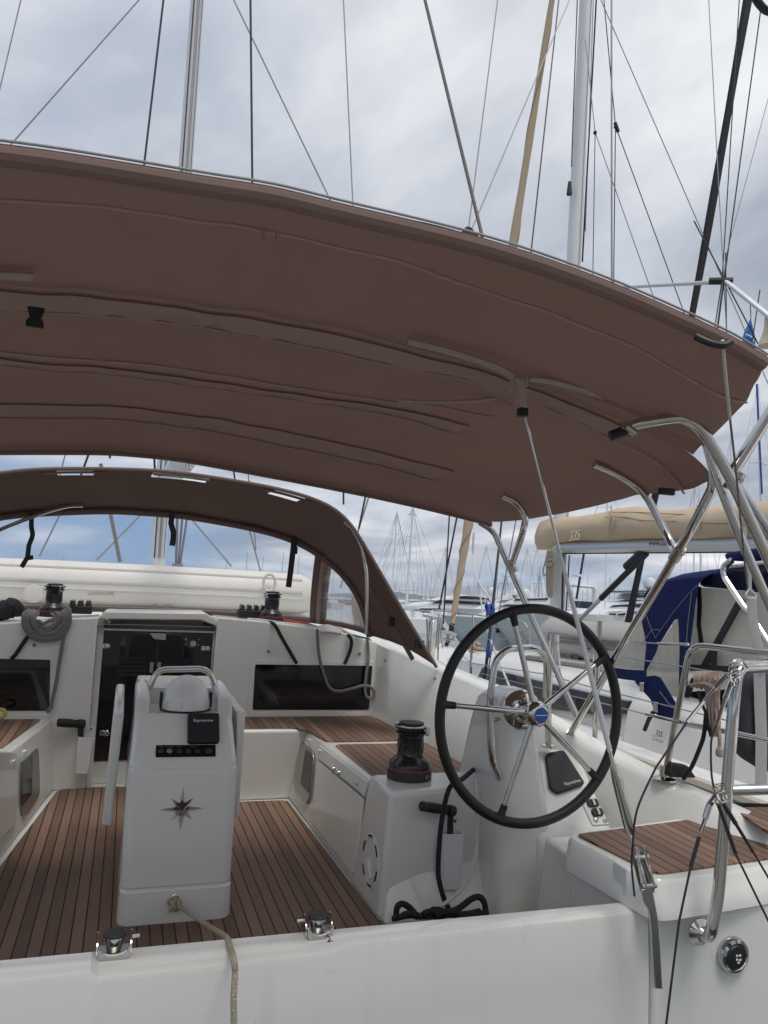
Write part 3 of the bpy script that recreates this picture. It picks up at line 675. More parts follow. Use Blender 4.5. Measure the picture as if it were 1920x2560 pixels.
for x, r in ((672,.0085),(763,.010),(863,.0085),(957,.0078),(1050,.0078),(1168,.0145)):
    q = fT(c9(x,985), .004)
    part('switch', MB().lathe([(r,0),(r,.004),(r*.8,.006),(0,.0062)], q, nT, 18), M['steel_dull'] if x == 763 else M['rubber'], sw)
    if x < 1100:
        part('switch_rim', MB().tube([q+xd_*(r*1.15*math.cos(a))+ydT*(r*1.15*math.sin(a))+nT*.001 for a in [PI+PI*i/10 for i in range(11)]], .0011, 6), M['steel'], sw)
    if x in (957,1050): part('mark', MB().box((q.x-.0008,q.y-.003,q.z-.0165),(q.x+.0008,q.y,q.z-.0115)), M['white_print'], sw)
for x0, x1 in ((655,695),(735,802),(836,888),(975,1032)):
    a, b = fT(c9(x0,942),.0042), fT(c9(x1,941),.0042)
    part('mark', MB().tube([a,b], .0009, 5), M['grey_print'], sw)
# star
so_ = A(cl(1105,906), Y=YT-.0005)
m = MB()
pts = []
for i in range(16):
    a = 2*PI*i/16
    r = .088 if i % 4 == 0 else .060 if i % 2 == 0 else .026
    pts.append(so_+V((r*math.sin(a), 0, r*math.cos(a))))
m.v = pts+[so_+V((0,-.024,0))]+[p+V((0,.004,0)) for p in pts]
m.f = [(i,(i+1)%16,16) for i in range(16)]+[(i,17+i,17+(i+1)%16,(i+1)%16) for i in range(16)]
part('star_emblem', m, M['chrome'], table, ang=1)
# compass dome
co = A(c9(925,560), Y=3.56); co.z = zsh; R_ = .103
dm = MB().lathe([(R_*1.0,.004),(R_*1.0,.012),(R_*.97,.05),(R_*.95,.056),(R_*.86,.085),(R_*.7,.115),(R_*.45,.137),(R_*.2,.146),(0,.148)], co, (0,0,1), 40)
cd_ = part('compass_dome', dm, M['compass_white'], table, ang=50)
part('rim', MB().lathe([(R_*1.04,0),(R_*1.05,.004),(R_*1.0,.008)], co, (0,0,1), 40), M['black_plastic'], cd_)
for a in range(-60, 61, 40):
    t = math.radians(a-90); d = V((math.cos(t), math.sin(t), 0)); s = V((-d.y, d.x, 0)); c_ = co+d*(R_*.992)+V((0,0,.031))
    part('lug', MB().hexa([c_-s*.013+V((0,0,-.014)), c_+s*.013+V((0,0,-.014)), c_+s*.013+V((0,0,.014)), c_-s*.013+V((0,0,.014))], [p+d*.004 for p in (c_-s*.013+V((0,0,-.014)), c_+s*.013+V((0,0,-.014)), c_+s*.013+V((0,0,.014)), c_-s*.013+V((0,0,.014)))]), M['compass_white'], cd_, bev=.002)
for s in (-1, 1): part('side_clip', MB().box((co.x+s*R_*1.02-.006,co.y-.02,co.z+.01),(co.x+s*R_*1.02+.006,co.y+.02,co.z+.075)), M['black_plastic'], cd_, bev=.003)
part('seam_rib', MB().tube([co+V((-.025,-R_*.9*math.cos(a)*1.0,.05+.098*math.sin(a)-.002)) for a in [PI/2*i/8 for i in range(1,8)]], .0022, 6), M['compass_white'], cd_)
eye = A(cl(1062,1465), Y=YT-.012)
part('eye_bolt', MB().tube([eye+V((.014*math.cos(a), 0, .018*math.sin(a)+.006)) for a in [2*PI*i/16 for i in range(16)]], .0035, 8, closed=True), M['steel'], table)
# ================================================================== STEERING
Yc = 3.12
conL = [cT(838,1512), cT(845,1200), cT(858,900), cT(868,700), cT(866,480), cT(845,330)]
conR = [cT(1215,1462), cT(1210,1250), cT(1205,1100), cT(1165,860), cT(1135,700), cT(1100,520)]
def con_sec(z, yf, yb, shrink=0):
    pl = [A(q, Y=yf) for q in conL]; pr = [A(q, Y=yf) for q in conR]
    def xat(ps):
        ps = sorted(ps, key=lambda p: p.z)
        if z <= ps[0].z: return ps[0].x
        for a, b in zip(ps, ps[1:]):
            if z <= b.z: return a.x+(b.x-a.x)*(z-a.z)/(b.z-a.z)
        return ps[-1].x
    return rrect(xat(pl)+shrink, xat(pr)-shrink, yf, yb, .06, z, 6)
zc = A(cT(960,190), Y=3.1).z
secs = [con_sec(-.004,3.0,3.7), con_sec(.2,3.0,3.62), con_sec(.4,3.0,3.54), con_sec(.6,3.01,3.46), con_sec(.75,3.02,3.40), con_sec(zc-.10,3.04,3.34), con_sec(zc-.05,3.045,3.33,.012), con_sec(zc-.02,3.06,3.31,.03), con_sec(zc,3.10,3.28,.06)]
part('steering_console', MB().loft(secs), M['gelcoat'], yacht, ang=45)
# low wing of the console carrying the plotter cover and the switch plate
zw0 = A(cT(1270,1060), Y=3.10).z
fW_pts = ((1120,575),(1225,545),(1300,560),(1540,1000),(1270,1060),(1160,880))
wl = A(cT(1180,930), Y=3.115)
pB = [A(cT(1545,1010), Y=2.985), A(cT(1262,1068), Y=2.985)]
xw0, xw1 = A(cT(1150,860),Y=2.985).x-.05, 2.10
zA, zBk = pB[1].z, A(cT(1160,528), Y=3.26).z; YBk = 3.26
part('console_wing', MB().hexa([(xw0,2.985,-.004),(xw1,2.985,-.004),(1.86,3.75,-.004),(xw0,3.75,-.004)], [(xw0,2.985,zA),(xw1,2.985,zA),(2.06,YBk,zBk),(xw0,YBk,zBk)]), M['gelcoat'], yacht, bev=.03, seg=4)
nW = V((1,0,0)).cross(V((0,YBk-2.985,zBk-zA))).normalized()
if nW.y > 0: nW = -nW
fWg = lambda p, up=0: AP(p, V((xw0,2.985,zA))+nW*up, nW)
ydW = V((0,YBk-2.985,zBk-zA)).normalized()
cv2 = part('plotter_cover', MB().prism(rpoly([fWg(cT(*q), .001) for q in ((1118,580),(1228,556),(1360,765),(1190,825),(1145,785))], [.02,.02,.02,.02,.01]), nW*.022), M['black_plastic'], yacht, bev=.006, seg=3)
e0, e1 = fWg(cT(1245,755),.024), fWg(cT(1338,730),.024)
wtext('Raymarine', 'lettering', (e1-e0).length, (e0+e1)/2, e1-e0, nW.cross(e1-e0), M['white_print'], cv2)
sp_ = part('engine_panel', MB().prism(rpoly([fWg(cT(*q), .001) for q in ((1330,832),(1420,840),(1520,1002),(1412,1008))], .008), nW*.006), M['white_plastic'], yacht, bev=.002)
for q in ((1412,872),(1440,928)):
    o = fWg(cT(*q), .008); a = (fWg(cT(q[0]+33,q[1]-3), .008)-o); b = nW.cross(a).normalized()*a.length*.62
    part('gauge', MB().prism(rpoly([o-a-b, o+a-b, o+a+b, o-a+b], a.length*.5, 6), nW*.010), M['black_plastic'], sp_, bev=.003)
    part('knob', MB().prism(rpoly([o-a*.2-b*.9+nW*.01, o+a*.2-b*.9+nW*.01, o+a*.2+b*.9+nW*.01, o-a*.2+b*.9+nW*.01], .004), nW*.008), M['steel_dull'], sp_, bev=.002)
o = fWg(cT(1432,970), .008); part('key_switch', MB().lathe([(.012,0),(.012,.004),(.006,.008)], o, nW, 16), M['steel'], sp_)
o = fWg(cT(1488,978), .008); part('warning_lamp', MB().lathe([(.011,0),(.011,.002)], o, nW, 4), M['black_glass'], sp_)
# shaft boss on the console, then the wheel as a thing of its own
YWh = 2.86
hub = A(D(1158,1541), Y=YWh-.05)
q0 = A(cT(985,305), Y=3.035)
axw = (V((hub.x,YWh-.05,hub.z))-V((q0.x,3.035,q0.z))).normalized()
part('shaft_boss', MB().lathe([(.085,0),(.085,.012),(.075,.025),(.055,.04),(.05,.07),(.038,.075),(.034,.2)], q0-axw*.01, axw, 32), M['steel'], yacht)
wheel = thing('steering_wheel', 'large black leather steering wheel with five steel spokes and a blue hub cap', 'steering wheel', hub)
cw_ = [A(D(*q), Y=YWh) for q in ((1116,1313),(1141,1779),(951,1522),(1332,1556))]
wc = V(((cw_[2].x+cw_[3].x)/2, YWh, (cw_[0].z+cw_[1].z)/2)); rx, rz = (cw_[3].x-cw_[2].x)/2, (cw_[0].z-cw_[1].z)/2
rimp = lambda a: wc+V((rx*math.sin(a), 0, rz*math.cos(a)))
part('rim', MB().tube([rimp(2*PI*i/72) for i in range(72)], .0205, 14, closed=True), M['black_leather'], wheel)
hc = V((hub.x, YWh-.045, hub.z))
for q in ((960,1522),(1108,1330),(1290,1432),(1290,1682),(1085,1752)):
    p = A(D(*q), Y=YWh); a = math.atan2((p.x-wc.x)/rx, (p.z-wc.z)/rz); e = rimp(a); d = (e-hc).normalized()
    part('spoke', MB().tube([hc+d*.03, hc+d*(e-hc).length*.6, e-d*.045], [.0125,.0115,.0105], 12), M['steel'], wheel)
    part('spoke_socket', MB().tube([e-d*.06, e-d*.045, e-d*.03, e-d*.015, e], [.0135,.015,.015,.019,.024], 12), M['black_leather'], wheel)
hb_ = part('hub', MB().lathe([(.03,-.03),(.044,-.02),(.052,0),(.05,.022),(.04,.04),(.030,.046)], hc, (0,-1,0), 32), M['steel'], wheel)
part('hub_cap', MB().lathe([(.029,.044),(.029,.048),(.0,.0495)], hc, (0,-1,0), 28), M['blue_badge'], hb_)
part('badge_stripe', MB().box((hc.x-.024,hc.y-.0505,hc.z-.0015),(hc.x+.024,hc.y-.0492,hc.z+.0015)), M['white_print'], hb_)
# guard hoop round the console
Yh = 2.95
gh = [A(D(1078,1680),Y=3.02), A(D(1062,1640),Y=Yh), A(D(1057,1520),Y=Yh), A(D(1070,1425),Y=Yh), A(D(1095,1402),Y=Yh), A(D(1160,1398),Y=3.0), A(D(1180,1420),Y=3.05), A(D(1184,1500),Y=3.12), A(D(1185,1612),Y=3.22)]
part('guard_hoop', MB().tube(bend(gh, .07, 6), .0145, 12), M['steel'], yacht)
part('hoop_foot', MB().lathe([(.035,-.003),(.035,.006),(.022,.012)], gh[-1], (0,0,1), 20), M['steel'], yacht)
q = A(cT(832,372), Y=2.99); part('hoop_bracket', MB().tube([q+V((-.03,.0,0)), q+V((.03,.05,0))], .011, 12), M['steel'], yacht)
# ================================================================== WINCHES, CLUTCHES
def winch(o, label, s=1.0, jaw=1, rot=0):
    t = thing('winch', label, 'winch', o, 'sheet winches round the cockpit')
    z = V((0,0,1)); k = lambda pr: [(r*s, h*s) for r, h in pr]
    part('base', MB().lathe(k([(.099,0),(.100,.004),(.098,.038),(.094,.041)]), o, z, 36), M['rubber'], t)
    part('base_ring', MB().lathe(k([(.0955,.040),(.0960,.044),(.0945,.047)]), o, z, 36), M['red_line'], t)
    part('drum', MB().lathe(k([(.0945,.046),(.093,.060),(.087,.074),(.068,.090),(.058,.102),(.0555,.12),(.056,.165),(.060,.19),(.068,.196)]), o, z, 36), M['winch_black'], t, ang=60)
    for i in range(10):
        a = 2*PI*i/10
        part('drum_rib', MB().tube([o+V(((.0565*math.cos(a+j*.1))*s, (.0565*math.sin(a+j*.1))*s, (.112+j*.012)*s)) for j in range(6)], .003*s, 6), M['winch_black'], t)
    part('self_tailer', MB().lathe(k([(.066,.196),(.073,.199),(.073,.204),(.062,.209),(.062,.214),(.074,.219),(.074,.226),(.05,.234)]), o, z, 36), M['winch_black'], t)
    part('top_ring', MB().lathe(k([(.070,.225),(.0755,.227),(.0755,.232),(.060,.235)]), o, z, 36), M['steel'], t)
    part('cap', MB().lathe(k([(.058,.234),(.055,.243),(.03,.247),(.0,.247)]), o, z, 30), M['black_plastic'], t)
    d = V((math.cos(rot), math.sin(rot), 0)); u = V((-d.y, d.x, 0)); c_ = o+d*.072*s+V((0,0,.21*s))
    part('feeder_arm', MB().hexa([c_-u*.016*s-z*.018*s, c_+u*.016*s-z*.018*s, c_+u*.016*s+d*.014*s-z*.018*s, c_-u*.016*s+d*.014*s-z*.018*s], [c_-u*.016*s+z*.02*s, c_+u*.016*s+z*.02*s, c_+u*.016*s+d*.014*s+z*.02*s, c_-u*.016*s+d*.014*s+z*.02*s]), M['steel'], t, bev=.004)
    return t
wo = A(c6(448,690), Z=.521)
w1_ = winch(wo+V((0,.035,0)), 'black drum winch with chrome ring on the white plinth aft of the settee', 1.0, rot=-.7)
mk_o = wo+V((0,.035,0))
for i, (h, wd) in enumerate(((.016,.006),(.012,.004),(.016,.005),(.010,.011))):
    a = -1.05+i*.17; d = V((math.cos(a), math.sin(a), 0)); c_ = mk_o+d*.0996+V((0,0,.020)); u = V((-d.y,d.x,0))
    part('maker_mark', MB().hexa([c_-u*wd-V((0,0,h/2)), c_+u*wd-V((0,0,h/2)), c_+u*wd*.5+V((0,0,h/2)), c_-u*wd*.5+V((0,0,h/2))], [p+d*.001 for p in (c_-u*wd-V((0,0,h/2)), c_+u*wd-V((0,0,h/2)), c_+u*wd*.5+V((0,0,h/2)), c_-u*wd*.5+V((0,0,h/2)))]), M['grey_print'], w1_)
def roof(p, Y):
    q = A(p, Y=Y); return q
g0 = crop(0,1380,.24111)
wl_ = roof(g0(545,668), 5.47); winch(wl_, 'black winch on the coachroof, draped with a grey rope coil', .86, rot=-.9)
wr_ = roof(cH(360,1150), 5.47); winch(wr_, 'black winch on the coachroof beside the rope clutches, to starboard of the door', .86, rot=-2.4)
zr = min(wl_.z, wr_.z)
part('coachroof_edge', MB().prism([(-1.25,YB+.09,.9),(-1.25,YB+.09,tP[0].z-.08),(tP[0].x,YB+.09,tP[0].z-.008),(tP[-1].x,YB+.09,tP[-1].z-.006),(tP[-1].x,YB+.09,.95)], (0,.32,.0)).prism([(tS[0].x,YB+.09,.95),(tS[0].x,YB+.09,tS[0].z-.006)]+[(q.x,YB+.09,q.z-.006) for q in tS[1:]]+[(1.73,YB+.09,.9)], (0,.32,.0)), M['gelcoat'], yacht, bev=.006)
def clutch(px, Y, n, label, w=.05):
    q = A(px, Y=Y); t = thing('rope_clutch', label, 'rope clutch', q)
    part('body', MB().box((q.x,q.y,q.z),(q.x+w*n,q.y+.12,q.z+.055)), M['black_plastic'], t, bev=.008)
    for i in range(n):
        x = q.x+w*(i+.5)
        part('lever', MB().hexa([(x-w*.36,q.y+.01,q.z+.054),(x+w*.36,q.y+.01,q.z+.054),(x+w*.36,q.y+.1,q.z+.054),(x-w*.36,q.y+.1,q.z+.054)], [(x-w*.3,q.y-.005,q.z+.088),(x+w*.3,q.y-.005,q.z+.088),(x+w*.3,q.y+.07,q.z+.095),(x-w*.3,q.y+.07,q.z+.095)]), M['winch_black'], t, bev=.006)
    return t
clutch(g0(700,640), 5.6, 3, 'black rope clutches between the draped winch and the hatch')
clutch(cH(112,1118), 5.6, 4, 'black four-lever rope clutches to starboard of the hatch')
hp = [A(g0(x,y), Y=5.5) for x, y in ((-60,640),(20,610),(90,590),(140,580),(190,610),(250,650))]
solo('rope_bag', 'black bundle of rope and levers at the far left of the coachroof', 'rope bundle', MB().tube(curve(hp, 4), [.05,.055,.06,.06,.062,.064,.066,.06,.062,.064,.07,.066,.06,.056,.05,.05,.045,.04,.03,.02,.012], 10, squash=((0,0,1),1)), M['rope_black'])
# ================================================================== ROPES
def rope(name, label, cat, pts, r, m, n=8, k=6, group=None):
    return solo(name, label, cat, MB().tube(curve(pts, k), r, n), m, group)
coil = MB()
for i, (xa, ya, xb_, yb_, bt) in enumerate(((250,650,720,600,905),(262,640,712,610,880),(285,650,695,620,885),(330,655,660,640,850),(345,660,600,645,822),(360,680,560,660,742),(275,660,680,630,900),(240,655,725,605,925),(300,650,705,630,892),(268,655,702,625,860),(320,650,675,640,836),(352,665,630,650,790))):
    yy = 5.262+.004*(i % 3)
    mid = (xa+xb_)/2-10
    p = [A(g0(xa+40,ya-40),Y=5.40), A(g0(xa,ya),Y=yy+.02), A(g0(xa+12,(ya+bt)/2),Y=yy), A(g0(xa+(mid-xa)*.45,bt-28),Y=yy), A(g0(mid,bt),Y=yy), A(g0(xb_-(xb_-mid)*.4,bt-34),Y=yy), A(g0(xb_-8,(yb_+bt)/2),Y=yy), A(g0(xb_,yb_),Y=yy+.02), A(g0(xb_-25,yb_-20),Y=5.40)]
    coil.tube(curve(p, 6), .0098, 8)
coil.tube(curve([A(g0(x,y),Y=5.27) for x, y in ((685,700),(672,800),(640,1000),(600,1240),(585,1340))]+[A(c8(*q),Y=5.265) for q in ((620,220),(570,300),(600,260),(640,230))], 6), .011, 8)
solo('rope_coil', 'grey rope coil hanging from the coachroof winch over the bulkhead', 'rope', coil, M['rope_grey'])
rope('rope', 'black line running from under the coil down behind the port window', 'rope', [A(g0(x,y),Y=5.272) for x, y in ((300,860),(230,960),(170,1050),(115,1112))], .0125, M['rope_black'])
rope('rope', 'black line curving from the starboard coachroof winch to the dark window', 'rope', [A(cH(*q),Y=5.40) for q in ((330,1150),)]+[A(cH(*q),Y=5.272) for q in ((385,1170),(440,1265),(500,1370),(558,1470))], .012, M['rope_black'])
rope('rope', 'short black line bowed over the right end of the dark window', 'rope', [A(cH(*q),Y=5.275) for q in ((950,1250),(978,1290),(970,1370),(925,1476))], .012, M['rope_black'])
h5 = crop(500,1100,.38577); h6 = crop(500,1650,.41131)
rope('rope', 'grey line looping across the front of the dark window', 'rope', [A(h5(*q),Y=5.27) for q in ((760,1225),(772,1400),(812,1545))]+[A(h6(*q),Y=5.26) for q in ((795,175),(850,190),(920,175),(1000,155),(1048,175),(1055,215),(1028,232),(1004,200),(1008,100),(1022,10))]+[A(h5(*q),Y=5.275) for q in ((1092,1380),(1085,1290))], .011, M['rope_grey'])
pr = [A(cH(*q),Y=5.36) for q in ((180,1130),(300,1140),(440,1160),(560,1172),(660,1185),(720,1195),(800,1190),(880,1205),(930,1225),(990,1265),(1085,1290))]
rope('rope', 'white rope lying along the coachroof edge to the corner', 'rope', pr, .010, M['rope_white'])
hank = MB()
for i in range(7):
    y0 = 1185+i*7
    hank.tube(curve([A(cH(715+i*6,y0+8),Y=5.34-.008*i), A(cH(790,y0-4),Y=5.33-.008*i), A(cH(850+6*i,y0+10),Y=5.335-.006*i), A(cH(905,y0+18),Y=5.34)], 6), .010, 8)
solo('rope_hank', 'white rope hank lying on the coachroof edge over the dark window', 'rope', hank, M['rope_white'])
rope('rope', 'red rope lying behind the white one under the clear window', 'rope', [A(cH(*q),Y=5.42) for q in ((450,1140),(560,1158),(640,1172),(700,1190),(760,1203),(860,1212),(900,1225))], .013, M['rope_red'])
Yr = 3.02
rope('rope', 'black line hanging from the console down past the winch handle to the floor', 'rope', [A(c6(*q),Y=3.30) for q in ((1150,520),(1080,590))]+[A(c6(*q),Y=Yr) for q in ((960,690),(865,740),(815,830),(775,1000),(738,1250),(718,1600),(735,1760),(785,1930),(835,2030))], .0105, M['rope_black'])
fl = MB()
for pts, yy in ((((290,2130),(296,2010),(345,1965),(420,2000),(510,2105)),2.98), (((830,2050),(930,2010),(1060,1915),(1140,1895),(1190,1950),(1205,2040)),2.95), (((630,2090),(660,2030),(740,2030),(830,2060),(1010,2070),(1150,2040)),2.97), (((520,2100),(600,2075),(720,2090),(860,2060)),2.95)):
    fl.tube(curve([A(c6(*q),Y=yy) for q in pts], 8), .0125, 8)
for pts, yy in ((((250,2120),(420,2085),(600,2095),(800,2075),(1000,2085),(1230,2045)),2.93), (((700,2095),(760,2050),(880,2045),(960,2080),(1100,2060)),2.90), (((330,2110),(380,2070),(470,2068),(540,2100)),2.90), (((560,2075),(620,2045),(700,2050),(720,2090)),2.92)):
    fl.tube(curve([A(c6(*q),Y=yy) for q in pts], 8), .0115, 8)
solo('rope_coil', 'heap of black rope on the floor between winch plinth and transom', 'rope', fl, M['rope_black'])
rope('rope', 'white rope with black flecks hanging under the wheel beside the handle pocket', 'rope', [A(c6(*q),Y=2.985) for q in ((1095,690),(1105,900),(1122,1200),(1088,1530),(1000,1760),(860,1905),(700,2020))], .0075, M['rope_white'])
blk_ = A(c6(1150,530),Y=3.3)
bk = thing('rope_block', 'black swivel block with steel base beside the console hoop', 'block', blk_-V((0,0,.1)))
part('sheave_box', MB().lathe([(.02,-.02),(.035,-.016),(.037,.016),(.02,.02)], blk_, (1,.3,.2), 18), M['black_plastic'], bk)
part('swivel', MB().lathe([(.016,-.10),(.02,-.085),(.02,-.05),(.012,-.03)], blk_, (0,0,1), 16), M['steel'], bk)
ml = [A(cl(1062,1480),Y=3.265), A(cl(1100,1505),Y=3.22), A(cl(1240,1600),Y=2.85), A(cl(1350,1668),Y=2.45), A(cl(1385,1700),Y=2.30), A(cl(1405,1760),Z=ZT-.0), A(cl(1420,1815),Y=2.075), A(cl(1428,1900),Y=2.062), A(cl(1420,2050),Y=2.05), A(cl(1423,2240),Y=2.045)]
mr = thing('mooring_rope', 'beige mooring rope knotted to the table foot and led over the transom', 'rope', ml[0])
part('rope_strand', MB().tube(curve(ml, 8), .0085, 10), M['rope_beige'], mr)
kn = A(cl(1062,1490),Y=3.262)
part('knot', MB().tube([kn+V((.018*math.sin(2*a)*(1+.3*math.cos(3*a)), .010*math.cos(3*a), .016*math.sin(3*a+.4))) for a in [2*PI*i/40 for i in range(40)]], .0078, 8, closed=True), M['rope_beige'], mr)
rope('rope_end', 'yellow rope end curled over the port settee', 'rope', [A(c8(*q),Y=5.1) for q in ((-40,350),(20,358),(65,320),(50,275),(0,262),(-40,275))], .011, M['rope_yellow'])
# ================================================================== BIMINI AWNING
def profile(pts, Y, n, c=XC):
    """half arch measured on the photograph at plane Y -> full symmetrical arch of 2n+1 points"""
    q = [A(D(*p), Y=Y) for p in pts]
    right = sorted([(p.x-c, p.z) for p in q if p.x > c+.04])
    lefts = [p for p in q if p.x <= c+.04]
    zc_ = max([p.z for p in q if abs(p.x-c) < .45] or [right[0][1]])
    k = [V((0, zc_, 0))]+[V((a, b, 0)) for a, b in right]
    cv = curve([V((-k[1].x, k[1].y, 0))]+k, 10)
    cv = [p for p in cv if p.x >= 0]
    cv[0] = V((0, cv[0].y, 0))
    # resample by arc length
    L = [0]
    for a, b in zip(cv, cv[1:]): L.append(L[-1]+(b-a).length)
    out = []
    for i in range(n+1):
        s = L[-1]*i/n; j = 0
        while j < len(L)-2 and L[j+1] < s: j += 1
        t = (s-L[j])/max(1e-9, L[j+1]-L[j]); out.append(cv[j].lerp(cv[j+1], t))
    full = [V((-p.x, p.y, 0)) for p in out[:0:-1]]+out
    for _ in range(6):
        full = [full[0]]+[full[i]*.5+(full[i-1]+full[i+1])*.25 for i in range(1, len(full)-1)]+[full[-1]]
    out = full[n:]
    return [V((c-p.x, Y, p.y)) for p in out[:0:-1]]+[V((c+p.x, Y, p.y)) for p in out]
NB = 46
bimini = thing('bimini_awning', 'brown fabric bimini awning on bent steel tubes over the yacht cockpit', 'awning', (XC, 2.5, .95))
Pa = profile([(400,366),(700,434),(1050,519),(1300,604),(1500,690),(1590,732),(1657,774)], 1.50, NB, 0.22)
Ps = profile([(0,405),(300,440),(600,500),(900,575),(1200,680),(1400,765),(1560,862),(1612,868)], 1.74, NB, 0.2)
Pu = profile([(0,602),(300,640),(640,692),(870,741),(1142,824),(1362,911),(1394,925),(1497,978)], 2.12, NB, 0.16)
Pu2 = profile([(0,602),(300,640),(640,692),(870,741),(1142,824),(1362,911),(1394,925),(1497,978),(1528,1002),(1543,1032),(1538,1046)], 2.13, NB, 0.16)
Pl = profile([(0,655),(300,681),(500,708),(860,782),(1115,842),(1298,928),(1355,953),(1426,992),(1468,1027),(1478,1057)], 2.32, NB, 0.14)
Pc = profile([(0,745),(215,770),(480,806),(640,834),(860,866),(1110,905),(1290,970),(1400,1030),(1430,1063)], 2.54, NB, 0.12)
Pb3 = profile([(0,777),(430,817),(640,848),(800,871),(1000,922),(1140,962),(1290,1005),(1345,1042),(1376,1070)], 2.74, NB, 0.1)
Pm = profile([(0,825),(430,860),(700,908),(1000,982),(1140,1020),(1250,1065),(1290,1091)], 3.02, NB, 0.08)
Pb4 = profile([(0,872),(400,903),(700,963),(900,1007),(1000,1042),(1095,1076),(1140,1102),(1172,1115)], 3.30, NB, 0.05)
Pf0 = profile([(0,960),(390,976),(700,1036),(900,1079),(1062,1126)], 3.56, NB, 0.03)
Pf = profile([(0,976),(390,993),(700,1051),(900,1093),(1062,1133)], 3.58, NB, 0.03)
rnd = random.Random(3)
def wob(rows, a):
    return [[p+V((0,0,a*math.sin(7*p.x+3*p.y+1.7*math.sin(5*p.x-2*p.y))+a*.55*math.sin(23*p.x-9*p.y+2*math.sin(9*p.y+4*p.x))*(.4+.6*math.sin(3.1*p.x+8*p.y)**2))) for p in r] for r in rows]
def sub(rows, k, sag):
    out = []
    for a, b in zip(rows, rows[1:]):
        for i in range(k):
            t = i/k; out.append([p.lerp(q, t)-V((0,0,sag*4*t*(1-t))) for p, q in zip(a, b)])
    return out+[rows[-1]]
Pa0 = [p+V((0,.005,-.045)) for p in Pa]
Pa0 = [p+V((0,.01,-.03)) for p in Pa]; Pa1 = [p+V((0,-.03,-.012)) for p in Pa]; Pa2 = [p+V((0,-.012,.012)) for p in Pa]
def creases(rows, Yc_, wd, a):
    # short diagonal puckers along a sewn pocket
    return [[p+V((0,0,a*math.exp(-((p.y-Yc_)/wd)**2)*math.sin(34*p.x+22*p.y+2.2*math.sin(6*p.x))*(.35+.65*math.sin(2.3*p.x+1)**2))) for p in r] for r in rows]
aft = creases(creases(wob(sub([Pa, Ps, Pu], 7, .004), .0035), 1.62, .10, .006), 2.06, .06, .005)
part('canopy', MB().grid(aft), M['canvas'], bimini, ang=60, solid=.004)
main = creases(creases(creases(wob(sub([Pu2, Pl, Pc, Pb3, Pm, Pb4, Pf0, Pf], 6, .003), .003), 2.23, .07, .004), 2.74, .06, .004), 3.28, .06, .004)
part('canopy', MB().grid(main), M['canvas'], bimini, ang=60, solid=.004)
part('aft_hem', MB().tube([p+V((0,.012,-.012)) for p in Pa], .020, 10), M['canvas'], bimini)
part('edge_track', MB().tube([p+V((0,-.004,.008)) for p in Pa], .003, 8), M['webbing'], bimini)
part('front_hem', MB().tube([p+V((0,.0,.0)) for p in Pf], .011, 8), M['canvas'], bimini)
low = lambda r, dz, dy=0: [p+V((0,dy,-dz)) for p in r]
def strip(r, w, dz, name, m, i0=0, i1=None):
    r = r[i0:i1]
    part(name, MB().grid([low(r,dz,-w/2), low(r,dz+.002,0), low(r,dz,w/2)]), m, bimini, ang=60, solid=.002)
strip(aft[7], .016, .0045, 'seam', M['canvas_seam'])
strip(main[6], .011, .014, 'seam', M['canvas_seam'])
strip(main[19], .008, .014, 'seam', M['canvas_seam'], 6, 2*NB-18)
strip(main[31], .008, .014, 'seam', M['canvas_seam'], 6, 2*NB-12)
strip(main[12], .010, .005, 'seam', M['zip_tape'], 0, 2*NB-18)
# bow pockets: fabric sleeves hanging a little below the cloth, with the bow inside
def sleeve(r0, r1, i0, i1, amp, seed, drop):
    r_ = random.Random(seed); ph = [r_.uniform(0, 6) for _ in range(6)]
    src = main[r0:r1+1]; rows = []
    fine = []
    for a, b in zip(src, src[1:]):
        for k in range(4): fine.append([p.lerp(q, k/4) for p, q in zip(a, b)])
    fine.append(src[-1]); n = len(fine)-1
    for j, row in enumerate(fine):
        g = math.sin(PI*j/n)
        rows.append([c_+V((0,0,-.008-g*g*(drop+amp*(math.sin(41*c_.x+ph[0]+3*math.sin(5*c_.x+ph[1])+j*.35)*(.3+.7*math.sin(2.7*c_.x+ph[2])**2)+.6*math.sin(17*c_.x-j*.5+ph[3]))))) for c_ in row[i0:i1]])
    part('bow_sleeve', MB().grid(rows), M['canvas_sleeve'], bimini, ang=60, solid=.002)
    part('stitch_line', MB().tube([p+V((0,0,-.0015)) for p in rows[0]], .0022, 6), M['canvas_hood'], bimini)
sleeve(1, 6, 10, -10, .009, 1, .016)
sleeve(16, 19, 8, -20, .006, 2, .012)
sleeve(28, 31, 6, -14, .006, 3, .012)
